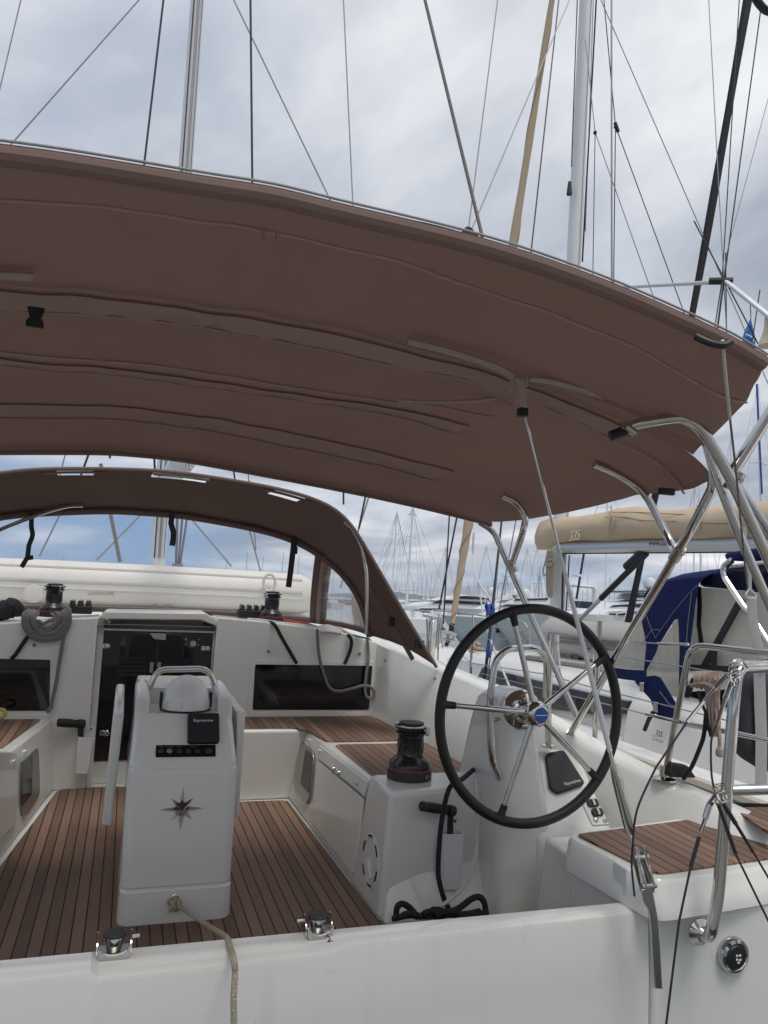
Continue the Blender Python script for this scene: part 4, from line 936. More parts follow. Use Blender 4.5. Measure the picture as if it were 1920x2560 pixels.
# zips and light piping seen on the underside
def pix(name, pts, Y, r, m, k=6, sq=None): part(name, MB().tube(curve([A(D(*p), Y=Y) for p in pts], k), r, 8, squash=sq), m, bimini)
pix('zip', [(880,736),(960,756),(1040,781),(1090,802),(1106,816)], 2.03, .010, M['zip_tape'], sq=((0,1,0),1.6))
pix('zip', [(1142,818),(1200,826),(1290,853),(1400,892),(1480,906),(1522,936)], 2.04, .009, M['zip_tape'], sq=((0,1,0),1.6))
pix('zip', [(-60,588),(0,594),(60,597),(72,600)], 2.02, .011, M['zip_tape'], sq=((0,1,0),1.6))
pix('cord', [(860,866),(960,868),(1040,864),(1082,857),(1114,848)], 2.40, .0065, M['zip_tape'])
for (x, y), Y in (((570,502),1.72),((597,508),1.72),((482,711),2.30),((498,713),2.30),((206,772),2.5),((219,773),2.5),((403,918),3.30),((418,920),3.30),((436,812),2.7),((452,815),2.7),((1108,815),2.03),((1139,820),2.03)):
    q = A(D(x,y), Y=Y); part('toggle', MB().tube([q+V((0,0,.008)), q+V((0,0,-.022))], .003, 6), M['zip_tape'], bimini)
# buckle hanging at the left
q = A(D(76,684), Y=2.13)
part('buckle', MB().prism(rpoly([q+V((-.021,0,.026)), q+V((.021,0,.026)), q+V((.017,0,.008)), q+V((.013,0,-.002)), q+V((.021,0,-.012)), q+V((.021,0,-.026)), q+V((-.021,0,-.026)), q+V((-.021,0,-.012)), q+V((-.013,0,-.002)), q+V((-.017,0,.008))], .004), (0,.012,0)), M['black_plastic'], bimini, bev=.002)
# backstay boot
bt = [A(D(1124,815), Y=2.06), A(D(1131,882), Y=2.10)]
part('backstay_boot', MB().hexa([bt[1]+V((-.014,0,0)), bt[1]+V((.014,0,0)), bt[1]+V((.014,.03,0)), bt[1]+V((-.014,.03,0))], [bt[0]+V((-.018,0,0)), bt[0]+V((.018,0,0)), bt[0]+V((.018,.04,0)), bt[0]+V((-.018,.04,0))]), M['canvas_seam'], bimini, bev=.004)
part('boot_clip', MB().box((bt[1].x-.013,bt[1].y-.004,bt[1].z-.024),(bt[1].x+.016,bt[1].y+.02,bt[1].z+.002)), M['black_plastic'], bimini, bev=.003)
# corner pocket for the aft tie line
q = A(D(1549,733), Y=1.47)
part('tie_slot', MB().tube(curve([q+V((-.045,.02,.006)), q+V((-.02,.0,-.012)), q+V((.01,-.01,-.016)), q+V((.03,-.01,-.004))], 5), .009, 8), M['black_plastic'], bimini)
tl = [A(D(1561,735),Y=1.46), A(D(1566,800),Y=1.50), A(D(1577,905),Y=1.60), A(D(1592,1040),Y=1.78), A(D(1606,1190),Y=1.96), A(D(1614,1262),Y=2.0)]
part('tie_line', MB().tube(curve(tl[:3], 6), .0042, 8), M['rope_white'], bimini)
part('tie_line', MB().tube(curve(tl[2:], 6), .003, 8), M['rope_grey'], bimini)
# steel frame (starboard side measured, port side mirrored)
R1 = .0155
def frame_tube(pts, r=R1, m='steel', rad=.09, name='frame_tube'):
    p = bend(pts, rad, 7)
    part(name, MB().tube(p, r, 12), M[m], bimini)
    part(name, MB().tube([V((2*XC-a.x, a.y, a.z)) for a in p], r, 12), M[m], bimini)
base = A(D(1228,1592), X=2.07); base2 = A(D(1252,1545), X=2.06)
j1 = A(D(1462,1196), X=1.86); b2 = A(D(1502,1128), X=1.83)
frame_tube([base, j1, b2, A(D(1541,1050), Y=2.10), A(D(1538,1018), Y=2.10)], .0165)                      # main leg of the second bow
frame_tube([A(D(1283,1002),Y=2.66), A(D(1340,1026),Y=2.65), A(D(1392,1062),Y=2.64), A(D(1457,1188),Y=2.58), j1], rad=.14)   # third bow
jf = A(D(1105,1222), X=1.78)
frame_tube([A(D(1085,1070),Y=3.22), A(D(1118,1086),Y=3.22), A(D(1137,1115),Y=3.21), A(D(1129,1152),Y=3.22), jf], rad=.08)          # fourth bow
ff = A(D(1246,1548), X=2.055)
frame_tube([A(D(1035,1128),Y=3.60), A(D(1066,1146),Y=3.59), A(D(1098,1220),Y=3.55), ff], rad=.1)                       # forward leg
frame_tube([A(D(1345,926),Y=2.03), A(D(1390,913),Y=1.99), A(D(1478,900),Y=1.94), A(D(1518,930),Y=1.94), A(D(1572,1020),Y=1.92), A(D(1680,1250),Y=1.88)], .017, rad=.10)
frame_tube([A(D(1575,1032),Y=1.98), A(D(1690,850),Y=1.86)], .018)
frame_tube([A(D(1522,945),Y=2.06), A(D(1540,1010),Y=2.05), A(D(1600,1165),Y=2.02), A(D(1690,1370),Y=1.98)], .0145)
frame_tube([A(D(1588,1040),Y=1.98), A(D(1700,1200),Y=1.90)], .012)
strut = [A(D(1250,1345),X=2.9), A(D(1392,1196),X=2.75)]
for q, d in ((j1, (b2-j1)), (jf, ff-jf), (A(D(1585,1040),Y=1.975), A(D(1690,850),Y=1.86)-A(D(1575,1032),Y=1.98))):
    d = d.normalized()
    for s in (1, -1):
        mx = lambda p: p if s > 0 else V((2*XC-p.x, p.y, p.z))
        part('clamp', MB().tube([mx(q-d*.03), mx(q+d*.035)], .0215, 12), M['steel_dull'], bimini)
        part('clamp_bolt', MB().tube([mx(q)+V((0,-.035,0)), mx(q)+V((0,.02,0))], .008, 8), M['steel'], bimini)
part('foot', MB().lathe([(.036,-.012),(.036,-.004),(.022,.012),(.02,.04)], base, (j1-base), 18), M['steel'], bimini)
q = A(D(1352,930), Y=2.025)
part('pin_bracket', MB().tube([A(D(1318,942),Y=2.04), q], .016, 10), M['black_plastic'], bimini)
part('pin', MB().tube([q+V((-.015,-.02,.01)), q+V((.02,-.02,-.008))], .012, 10), M['steel'], bimini)
q = A(D(1440,1062), Y=2.30); part('buckle', MB().box((q.x-.03,q.y-.01,q.z-.012),(q.x+.03,q.y+.01,q.z+.012)), M['black_plastic'], bimini, bev=.004)
# ================================================================== SPRAYHOOD
hood = thing('sprayhood', 'brown sprayhood with clear windows over the companionway', 'sprayhood', (XC, 5.2, 1.02))
NH = 34
YA, YW_ = 4.45, 5.05
Ha = profile([(200,1018),(400,1022),(600,1055),(700,1085),(745,1110),(800,1200),(870,1320),(943,1441)], YA, NH, .16)
Hw = profile([(150,1093),(400,1111),(600,1151),(700,1201),(760,1260),(785,1310),(798,1372)], YW_, NH, .09)
def mid(t, bulge=.03): return [p.lerp(q, t)+V((0,0,bulge*4*t*(1-t))) for p, q in zip(Ha, Hw)]
rowsH = [Ha, mid(.05), mid(.14), mid(.24), mid(.35), mid(.5), mid(.7), mid(.88), Hw]
def hole(i, k):
    if i not in (1, 2): return False
    x = (Ha[k].x+Ha[k+1].x)/2-XC
    return abs(x+.02) < .135 or (.50 < abs(x) < .70)
part('canopy', MB().grid(wob(rowsH,.002), hole), M['canvas_hood'], hood, ang=60, solid=.004)
for c_, w_ in ((-.02,.15),(.60,.115),(-.60,.115)):
    sg = [p.lerp(q,.09)+V((0,0,.006)) for p, q in zip(Ha, Hw) if abs(p.x-XC-c_) < w_+.06]
    part('aft_bow', MB().tube(sg, .0105, 10), M['steel'], hood)
part('edge_piping', MB().tube(Ha, .011, 8), M['canvas_hood'], hood)
part('window_binding', MB().tube([p+V((0,.0,-.012)) for p in Hw], .020, 8, squash=((0,1,0),1.4)), M['canvas_hood'], hood)
hx = lambda pts, Y: [A(cH(*p), Y=Y) for p in pts]
part('frame_tube', MB().tube(curve(hx(((345,360),(440,378),(560,432),(700,510),(840,600),(960,690),(1040,800),(1085,950)), 4.98), 6), .012, 10), M['steel'], hood)
part('frame_tube', MB().tube(curve(hx(((925,375),(985,440),(1050,570),(1090,720),(1100,860),(1098,1100),(1092,1245)), 4.47), 6), .0135, 10), M['steel'], hood)
part('frame_tube', MB().tube(curve([V((2*XC-p.x, p.y, p.z)) for p in hx(((345,360),(440,378),(560,432),(700,510),(840,600),(960,690),(1040,800),(1085,950)), 4.98)], 6), .012, 10), M['steel'], hood)
part('tension_strap', MB().tube(hx(((1105,860),(1280,1140),(1450,1440)), 4.60), .009, 6, squash=((1,0,0),1.6)), M['canvas_hood'], hood)
q = A(cH(1500,1325), Y=4.47); part('buckle', MB().box((q.x-.03,q.y-.012,q.z-.025),(q.x+.03,q.y+.012,q.z+.025)), M['black_plastic'], hood, bev=.005)
q = A(cH(1285,1150), Y=4.60); part('buckle', MB().box((q.x-.02,q.y-.012,q.z-.03),(q.x+.02,q.y+.012,q.z+.03)), M['black_plastic'], hood, bev=.005)
# window wall: raked panes from the window arch down to the coachroof
zb_ = A(D(460,1327), Y=5.85).z
Hb = []
for i, p in enumerate(Hw):
    u_ = (i-NH)/NH
    Hb.append(V((.09+(Hw[-1].x-.09+.02)*math.sin(u_*PI/2*.98)/math.sin(PI/2*.98), 5.88-.72*abs(u_)**2.6, zb_+(Hw[-1].z-zb_)*abs(u_)**2.2)))
def wrow(t): return [p.lerp(q, t)+V((0,.03*math.sin(PI*t),.0)) for p, q in zip(Hw, Hb)]
ts = [i/8 for i in range(9)]
# where the divider stands: measured fraction along the arch
xd = A(D(703,1200), Y=YW_).x
kd = min(range(len(Hw)), key=lambda i: abs(Hw[i].x-xd))
k2 = 2*NH-kd
part('window', MB().grid([wrow(t)[k2:kd+1] for t in ts]), M['vinyl'], hood, ang=60)
part('side_window', MB().grid([wrow(t)[kd:] for t in ts]), M['vinyl_side'], hood, ang=60)
part('side_window', MB().grid([wrow(t)[:k2+1] for t in ts]), M['vinyl_side'], hood, ang=60)
for k in (kd, k2):
    s_ = 1 if k == kd else -1
    ctr = [wrow(t)[k] for t in ts]
    w = .062
    part('window_divider', MB().grid([[p+V((-w,-.012,.0)) for p in ctr],[p+V((-.02,-.016,0)) for p in ctr],[p+V((.02,-.016,0)) for p in ctr],[p+V((w,-.012,0)) for p in ctr]]), M['canvas_hood'], hood, solid=.004)
    part('zip', MB().tube([p+V((.0,-.022,0)) for p in ctr], .012, 6, squash=((1,0,0),1.4)), M['canvas_seam'], hood)
part('sill_binding', MB().tube([p+V((0,-.01,.012)) for p in Hb], .022, 8), M['canvas_hood'], hood)
def hangstrap(pts, Y, r, x=1.7):
    part('strap', MB().tube([A(q, Y=Y) for q in pts], r, 6, squash=((1,0,0),x)), M['black_plastic'], hood)
g1 = crop(0,1100,.38577)
hangstrap([g1(*q) for q in ((205,470),(203,560),(212,610),(205,640),(188,680),(178,760),(160,790),(140,825))], 5.02, .008)
hangstrap([g1(*q) for q in ((178,765),(215,760))], 5.02, .008)
hangstrap([g1(*q) for q in ((1115,480),(1108,540),(1125,600),(1122,650),(1115,685))], 5.02, .010)
hangstrap([cH(*q) for q in ((548,462),(535,560),(528,620),(512,760),(495,885))], 5.02, .011)
q = A(cH(540,600), Y=5.01); part('buckle', MB().box((q.x-.02,q.y-.012,q.z-.025),(q.x+.02,q.y+.006,q.z+.025)), M['black_plastic'], hood, bev=.003)
# ================================================================== BACKSTAY AND STERN RAILS
bs0 = A(D(1376,1858), Y=2.16); bsT = A(D(1128,885), Y=2.10); 
dirb = None
stay_pts = [(1375,1850),(1332,1660),(1300,1530),(1245,1340),(1197,1168),(1133,893)]
yv = lambda i: 2.14
sp3 = [A(D(*p), Y=2.14+(1850-p[1])*.00006) for p in stay_pts]
back = thing('backstay', 'steel backstay wire with turnbuckle, from transom strap up through the awning', 'backstay', A(D(1425,2130),Y=2.07))
d_ = (sp3[-1]-sp3[0]).normalized()
line = lambda t: sp3[0]+d_*t
Lb = (sp3[-1]-sp3[0]).length
tpos = lambda p: (A(D(*p),Y=2.14)-sp3[0]).dot(d_)
part('wire', MB().tube([line(tpos((1312,1588))), line(Lb+.12)], .0048, 8), M['steel'], back)
up2 = A(D(918,0), Y=2.45); 
part('wire', MB().tube([A(D(1042,512),Y=2.2), up2, up2+(up2-A(D(1042,512),Y=2.2))*.8], .0058, 8), M['rope_grey'], back)
part('wire_cover', MB().tube([line(tpos((1320,1625))), line(tpos((1292,1500))), line(tpos((1240,1325))), line(tpos((1204,1195)))], [.0085,.0085,.0075,.0065], 8), M['white_plastic'], back)
ta, tb_ = tpos((1365,1805)), tpos((1329,1655))
part('turnbuckle', MB().tube([line(ta), line(ta+.02), line(ta+.05), line(tb_-.05), line(tb_-.01), line(tb_)], [.010,.016,.0175,.0165,.013,.010], 14), M['steel'], back)
part('threaded_rod', MB().tube([line(tpos((1379,1862))), line(ta)], .007, 10), M['steel'], back)
part('threaded_rod', MB().tube([line(tb_), line(tpos((1320,1620)))], .0065, 10), M['steel'], back)
tg = [A(c3(690,480),Y=2.12), A(c3(745,690),Y=2.09)]
for off in (-.018, .012):
    part('toggle_plate', MB().tube([tg[0]+V((off+.01,0,.03)), tg[0]+V((off+.01,0,.0)), tg[1]+V((off+.012,0,0)), tg[1]+V((off+.012,0,-.02))], [.012,.019,.019,.012], 10, squash=((1,0,0),.4)), M['steel'], back)
for q in tg: part('clevis_pin', MB().tube([q+V((-.018,-.008,0)), q+V((.034,-.008,0))], .0085, 10), M['steel_dull'], back)
chl = [A(c3(*q),Y=2.075) for q in ((722,725),(745,820),(785,885),(798,1000),(812,1250),(824,1460),(880,1462),(866,1200),(846,940),(828,840),(800,700))]
part('chainplate', MB().prism(chl, (0,.014,0)), M['steel_dull'], back, bev=.003)
Yf_ = 2.07
rail2 = [A(c3(1165,1045),Y=2.125), A(c3(1195,1030),Y=2.07), A(c3(1268,960),Y=2.05), A(c3(1290,780),Y=2.05), A(c3(1340,60),Y=2.05), A(cC(980,560),Y=2.05), A(cC(1020,380),Y=2.05), A(cC(1120,210),Y=2.06), A(cC(1290,120),Y=2.1), A(cC(1500,95),Y=2.2)]
push = thing('pushpit_rail', 'thick bent steel pushpit tube rising from the stern beside the chrome fitting', 'rail', rail2[0], 'stern rails')
part('upright', MB().tube(bend([rail2[0], rail2[2]+V((-.02,.0,-.05)), rail2[3], rail2[5], rail2[7]+V((-.03,0,.02)), rail2[8], rail2[9]], .09, 7), .0185, 14), M['steel'], push)
part('foot', MB().lathe([(.042,0),(.042,.006),(.034,.012),(.024,.02)], rail2[0]+V((0,.012,0)), (0,-1,0), 24), M['steel'], push)
part('cross_tube', MB().tube([A(cC(945,1690),Y=2.06), A(cC(1600,1672),Y=2.0)], .0165, 12), M['steel'], push)
part('eye', MB().tube(bend([A(cC(858,1615),Y=2.05), A(cC(760,1625),Y=2.02), A(cC(710,1700),Y=2.02), A(cC(760,1760),Y=2.04)], .03, 5), .005, 8), M['steel'], push)
part('eye', MB().tube(bend([A(cC(930,180),Y=2.03), A(cC(950,80),Y=2.0), A(cC(1020,50),Y=2.0), A(cC(1100,70),Y=2.02), A(cC(1150,140),Y=2.04)], .03, 5), .006, 8), M['steel'], push)
gate = []
gw = lambda pts, r, Y, m='steel': part('gate_wire', MB().tube(curve([A(cC(*q),Y=Y) for q in pts], 5), r, 8), M[m], push)
gw(((880,250),(740,410)), .0085, 2.03); gw(((740,410),(600,570)), .005, 2.02); gw(((600,570),(390,830)), .0062, 2.0); gw(((390,830),(0,1400)), .0032, 1.98, 'wire')
part('gate_wire', MB().tube(curve([A(cC(0,1400),Y=1.98), A(c3(690,130),Y=1.97), A(c3(655,420),Y=1.97), A(c3(650,560),Y=1.98), A(c3(670,770),Y=2.0)], 6), .0032, 8), M['wire'], push)
gw(((960,300),(870,540)), .0085, 2.03); gw(((870,540),(760,880)), .0065, 2.02); gw(((760,880),(700,1040),(690,1250),(700,1500),(725,1650)), .0032, 2.01, 'wire')
gw(((760,1760),(680,1860),(620,2040)), .0095, 2.01); gw(((620,2040),(560,2212)), .006, 2.0)
gs = lambda pts, r, Y: part('gate_wire', MB().tube([A(c3(*q),Y=Y) for q in pts], r, 8), M['wire'], push)
gs(((1150,330),(1085,560)), .006, 1.99); gs(((1085,560),(1000,960),(905,1718),(880,1950)), .0034, 1.97)
gs(((1290,90),(1420,460)), .006, 1.98); gs(((1420,460),(1659,950),(1750,1140)), .0034, 1.96)
gs(((1330,90),(1420,235)), .0075, 1.98); gs(((1420,235),(1550,445)), .0055, 1.97); gs(((1550,445),(1700,700)), .0034, 1.96)
for q, Y in ((c3(1295,50),2.02), (c3(1320,40),2.0), (cC(1000,240),2.02), (cC(990,290),2.01)):
    o = A(q, Y=Y); part('shackle', MB().tube([o+V((.016*math.cos(a),.004*math.sin(3*a),.018*math.sin(a))) for a in [2*PI*i/14 for i in range(14)]], .0045, 8, closed=True), M['steel'], push)
rail1 = [A(D(1435,1682),X=2.215), A(D(1466,1520),X=2.225), A(D(1490,1404),X=2.235), A(D(1510,1394),X=2.25), A(D(1600,1400),X=2.32), A(D(1700,1414),X=2.42)]
p1_ = thing('pushpit_rail', 'slimmer steel pushpit tube on the coaming with a tan rope hank on it', 'rail', rail1[0], 'stern rails')
part('upright', MB().tube(bend([rail1[0], A(D(1492,1393),X=2.235), rail1[5]], .06, 7), .0135, 12), M['steel'], p1_)
part('mid_tube', MB().tube([A(D(1474,1562),X=2.225), A(D(1700,1606),X=2.45)], .0115, 12), M['steel'], p1_)
part('foot', MB().lathe([(.05,-.006),(.05,.002),(.022,.01),(.02,.05)], rail1[0], (0,.0,1), 20), M['steel'], p1_)
life = [A(D(1470,1560),X=2.22), A(D(1395,1543),X=2.2), A(D(1330,1526),X=2.2), A(D(1180,1490),X=2.3), A(D(1040,1455),X=2.32)]
part('turnbuckle', MB().tube([life[0], life[1]], .007, 8), M['steel'], p1_)
part('guard_wire', MB().tube(life[1:], .003, 6), M['wire_steel'], p1_)
l2 = [A(D(1487,1392),X=2.235), A(D(1420,1390),X=2.22), A(D(1310,1382),X=2.25), A(D(1180,1368),X=2.3), A(D(1050,1352),X=2.33)]
part('turnbuckle', MB().tube([l2[0], l2[1]], .006, 8), M['steel'], p1_)
part('guard_wire', MB().tube(l2[1:], .003, 6), M['wire_steel'], p1_)
for b, t in (((1284,1618),(1284,1340)), ((1184,1560),(1200,1372))):
    o = A(D(*b), X=2.3); e = A(D(*t), X=2.31)
    part('stanchion', MB().tube([o, V((e.x,o.y,e.z))], .0125, 10), M['steel'], p1_)
# tan rope hank on the slim rail
hk = MB()
for i in range(14):
    x0 = 500+i*24; w_ = 26+8*math.sin(i*1.9); bt_ = 385+28*math.sin(i*2.7)
    hk.tube(curve([A(cC(x0,200),X=2.31), A(cC(x0-w_*.6,290),X=2.285-.004*(i%3)), A(cC(x0-w_*.1,bt_),X=2.28), A(cC(x0+w_,310),X=2.283), A(cC(x0+w_*.8,205),X=2.31)], 5), .0058, 7)
for i in range(11):
    x0 = 640+i*14
    hk.tube(curve([A(cC(630+i*17,300),X=2.285-.004*(i%3)), A(cC(x0+10*math.sin(i*1.3),520),X=2.275-.006*(i%2)), A(cC(x0+18+9*math.sin(i*2.2),760),X=2.275-.006*(i%3)), A(cC(672+i*12,960+60*math.sin(i*1.7)),X=2.275)], 6), .0058, 7)
hk.tube(curve([A(cC(*q),X=2.27) for q in ((440,370),(600,350),(740,390),(860,280))], 5), .010, 7)
hk.tube(curve([A(cC(*q),X=2.275) for q in ((790,930),(800,1050),(800,1170))], 5), .008, 7)
hk.lathe([(.0,-.02),(.014,-.014),(.018,0),(.014,.016),(.0,.02)], A(cC(805,1215),X=2.275), (0,0,1), 10)
solo('rope_hank', 'tan rope hank tied to the slim stern rail', 'rope', hk, M['rope_tan'])
rope('rope', 'dark fleck line hanging from the slim rail to the coaming block', 'rope', [A(cC(*q),X=2.26) for q in ((630,720),(600,1000),(540,1180),(450,1390),(345,1545))], .0085, M['rope_black'])
rope('rope', 'thin dark line hanging under the rope hank on the stern rail', 'rope', [A(cC(*q),X=2.26) for q in ((530,440),(560,560),(620,700),(650,860),(690,1000))], .0065, M['rope_black'])
o = A(cC(245,1490), X=2.25); solo('deck_block', 'black block on the coaming behind the foot of the slim rail', 'block', MB().hexa([o+V((-.05,-.03,-.005)), o+V((.09,-.03,-.012)), o+V((.09,.03,-.012)), o+V((-.05,.03,-.005))], [o+V((-.04,-.02,.055)), o+V((.05,-.02,.04)), o+V((.05,.02,.04)), o+V((-.04,.02,.055))]), M['black_plastic'], bev=.012, seg=3)
# dark twisted mooring line over the after deck
tw = MB(); q0_, q1_ = A(cC(930,1900),X=2.5), A(cC(1700,1925),X=2.9)
for ph in (0, 2.09, 4.19):
    tw.tube([q0_.lerp(q1_, i/60)+V((0, .010*math.cos(i*.55+ph), .010*math.sin(i*.55+ph))) for i in range(61)], .0105, 7)
solo('mooring_rope', 'thick black twisted mooring rope at the right behind the stern rail', 'rope', tw, M['rope_black'])
# lifebuoy in a grey cover with its strap
lc = A(cC(1440,880), X=2.62)
lb = thing('lifebuoy_cover', 'grey fabric lifebuoy cover hung on the stern rail at the right edge', 'lifebuoy cover', lc)
out = [A(cC(*q), Y=lc.y) for q in ((1230,205),(1330,185),(1700,185),(1900,600),(1900,1100),(1700,1440),(1410,1450),(1260,1380),(1100,1270),(1010,1130),(1000,980),(1010,700),(1040,500),(1110,330))]
ctr = sum(out, V())/len(out)
oo = curve(out, 5, closed=True)
part('cover', MB().loft([[ctr+(p-ctr)*k+V((0,y,0)) for p in oo] for k, y in ((.80,-.055),(.93,-.045),(1.0,-.015),(1.0,.03),(.9,.06))]), M['fabric_grey'], lb, ang=60)
st = [A(cF(*q), Y=lc.y-.075) for q in ((1455,365),(1500,370),(1550,365))]
sl = [(1500,370),(1500,500),(1520,640),(1545,790),(1575,900),(1640,1060)]
def ribbon(pts, w, Y, m, par, nm='strap'):
    p = [A(q, Y=Y) for q in pts]
    part(nm, MB().tube(p, w, 8, squash=((0,1,0),.12)), m, par)
ribbon([cF(*q) for q in sl], .026, lc.y-.085, M['webbing'], lb)
ribbon([cC(*q) for q in ((1300,215),(1310,600),(1325,1000),(1320,1600),(1315,1650))], .030, lc.y-.07, M['webbing'], lb)
ribbon([cC(*q) for q in ((1300,100),(1330,-60),(1400,40),(1430,160))], .012, lc.y-.07, M['black_plastic'], lb)
tri = [A(cF(*q), Y=lc.y-.085) for q in ((1478,275),(1440,345),(1450,372),(1535,372),(1545,350))]
part('triangle_ring', MB().tube(tri, .005, 8, closed=True), M['steel'], lb)
solo('buoy_line', 'light webbing line from the awning frame down to the lifebuoy strap', 'line', MB().tube([A(cF(*q),Y=lc.y-.085) for q in ((1480,275),(1478,150),(1440,-60),(1425,-330))], .010, 8, squash=((0,1,0),.3)), M['webbing'])
# ================================================================== RIGGING OF OUR YACHT, DINGHY ON HER DECK
def rig(pts, Y, r, m='wire', par=None, name='stay', up=0, fn=A):
    q = [fn(p, Y=Y) for p in pts]
    if up: q.append(q[-1]+(q[-1]-q[-2])*up)
    return part(name, MB().tube(q, r, 6), M[m], par or yacht)
mb = A((399,1345), Y=9.3); mb = V((mb.x, 9.3, 1.12))
mt = V((A((486,0), Y=9.2).x, 9.15, 17.5))
def ell(c, rx, ry, n=20): return [c+V((rx*math.cos(2*PI*i/n), ry*math.sin(2*PI*i/n), 0)) for i in range(n)]
mx_at = lambda z: mb.lerp(mt, (z-mb.z)/(mt.z-mb.z))
part('mast', MB().loft([ell(mx_at(z), .085-.012*(z/17), .13) for z in (1.1,4,8,12,17.5)]), M['mast_paint'], yacht, ang=60)
part('mast_track', MB().tube([mx_at(1.5)+V((.01,-.14,0)), mx_at(17)+V((.01,-.135,0))], .016, 6), M['wire_steel'], yacht)
part('mast_track', MB().tube([mx_at(1.5)+V((-.045,-.125,0)), mx_at(17)+V((-.04,-.12,0))], .007, 6), M['wire'], yacht)
part('halyard', MB().tube([mx_at(1.5)+V((.06,-.13,0)), mx_at(17)+V((.05,-.12,0))], .005, 6), M['rope_grey'], yacht)
be = A((458,1148), Y=5.9); bm_ = V((mb.x, 9.15, be.z+.1))
part('boom', MB().tube([be, bm_], .085, 16, squash=((0,0,1),1.25)), M['mast_paint'], yacht)
part('boom_end', MB().tube([be+V((0,-.05,0)), be+V((0,.01,0))], .092, 16, squash=((0,0,1),1.25)), M['aluminium'], yacht)
o = A((468,1170), Y=5.8); part('shackle', MB().tube([o+V((.02*math.cos(a),0,.035*math.sin(a))) for a in [2*PI*i/14 for i in range(14)]], .006, 8, closed=True), M['steel'], yacht)
g1 = crop(0,1100,.38577)
for pts, r in ((((1150,440),(1140,850)),.012), (((1187,440),(1152,850)),.010), (((1222,440),(1160,850)),.010)): rig([g1(*q) for q in pts], 7.6, r, 'rope_grey', name='boom_vang_line')
o = A(g1(1147,870), Y=7.6); part('vang_block', MB().tube([o+V((0,0,.10)), o+V((0,0,-.08))], [.05,.06], 10), M['wire_steel'], yacht)
part('boom_vang_line', MB().tube(curve([o+V((0,0,-.08)), A(g1(1115,985),Y=7.2), A(g1(1000,1075),Y=6.6)], 6), .012, 6), M['rope_beige'], yacht)
part('boom_vang_line', MB().tube(curve([o+V((.02,0,-.08)), A(g1(1132,985),Y=7.2), A(g1(1088,1080),Y=6.6)], 6), .012, 6), M['rope_beige'], yacht)
rig([g1(*q) for q in ((255,755),(400,460))], 9, .010, 'wire_steel', up=.5, name='shroud')
rig([g1(*q) for q in ((778,790),(712,455))], 8.6, .020, 'rope_grey', up=.9, name='halyard')
rig([g1(*q) for q in ((625,780),(925,470))], 9.3, .012, 'wire_steel', up=.08, name='shroud')
rig([g1(*q) for q in ((1500,820),(1222,490))], 9.3, .012, 'wire_steel', up=.08, name='shroud')
rig([cH(*q) for q in ((282,770),(180,390))], 9.0, .009, 'wire_steel', up=.7, name='shroud')
rig([cH(*q) for q in ((246,600),(228,395))], 9.0, .007, 'wire_steel', up=1.6, name='shroud')
rig([cH(*q) for q in ((895,890),(940,745))], 8, .009, 'wire_steel', up=4, name='shroud')
# wires crossing the sky above the awning
for a, b, Y, r, m in (((45,0),(0,190),9,.008,'wire_steel'), ((300,0),(30,305),9.2,.009,'wire_steel'), ((353,0),(237,990),8.6,.012,'wire'), ((541,0),(545,390),8.4,.0125,'wire'),
                      ((505,0),(710,425),9.2,.009,'wire_steel'), ((742,0),(762,437),9.0,.008,'wire_steel'), ((1075,0),(1012,495),6,.0055,'wire_steel'), ((1230,0),(1017,500),6,.0055,'wire_steel')):
    k_ = max(0, (930-b[1])/max(60, b[1]-a[1])); b2 = (b[0]+(b[0]-a[0])*k_, b[1]+(b[1]-a[1])*k_)
    rig([D(*b2), D(*a)], Y, r, m, up=.8)
rig([D(*q) for q in ((742,1090),(742,1045))], 7, .009, 'wire', up=1.0); rig([D(*q) for q in ((775,1142),(792,1060))], 7, .009, 'wire', up=.6)
rig([D(*q) for q in ((168,1045),(190,985))], 7, .010, 'wire', up=.6); rig([D(*q) for q in ((125,1045),(140,985))], 7, .006, 'wire_steel', up=.6)
rig([D(*q) for q in ((508,1040),(500,985))], 8, .009, 'wire', up=.6); rig([D(*q) for q in ((538,1050),(534,985))], 8, .006, 'wire_steel', up=.6)
rig([D(*q) for q in ((335,1024),(333,985))], 7, .010, 'wire', up=.6)
o = A(D(1014,503), Y=1.75); part('awning_cleat', MB().hexa([o+V((-.03,-.01,-.012)), o+V((.05,-.01,-.03)), o+V((.05,.01,-.03)), o+V((-.03,.01,-.012))], [o+V((-.012,-.01,.012)), o+V((.0,-.01,.012)), o+V((.0,.01,.012)), o+V((-.012,.01,.012))]), M['black_plastic'], bimini, bev=.003)
# dinghy lashed upside down across the coachroof
YDg = 6.62
dl = [A(D(x,y), Y=YDg) for x, y in ((0,1206),(60,1202),(250,1218),(430,1226),(560,1238),(640,1268))]
ding = thing('inflatable_dinghy', 'cream inflatable dinghy lying across the coachroof behind the clear sprayhood window', 'dinghy', (0, YDg, 1.1))
zt_ = [A(D(x,y), Y=YDg).z for x, y in ((60,1204),(300,1219),(500,1232))]
zcn = (zt_[1]+1.06)/2-.01; rr_ = (zt_[1]-1.06)/2
xr_ = A(D(657,1300), Y=YDg).x; xl_ = -1.75
ctr_ = [V((xl_+(xr_-rr_*.2-xl_)*t, YDg+.1, zcn+rr_*.06*math.sin(PI*t))) for t in [i/12 for i in range(13)]]
pts = ctr_+[V((xr_-rr_*.05, YDg+.14, zcn-.01)), V((xr_+rr_*.18, YDg+.2, zcn-.02)), V((xr_+rr_*.35, YDg+.3, zcn-.03))]
rads = [rr_*.9]+[rr_]*11+[rr_*.98, rr_*.93, rr_*.74, rr_*.2]
part('tube', MB().tube(pts, rads, 28), M['rib_white'], ding, ang=60)
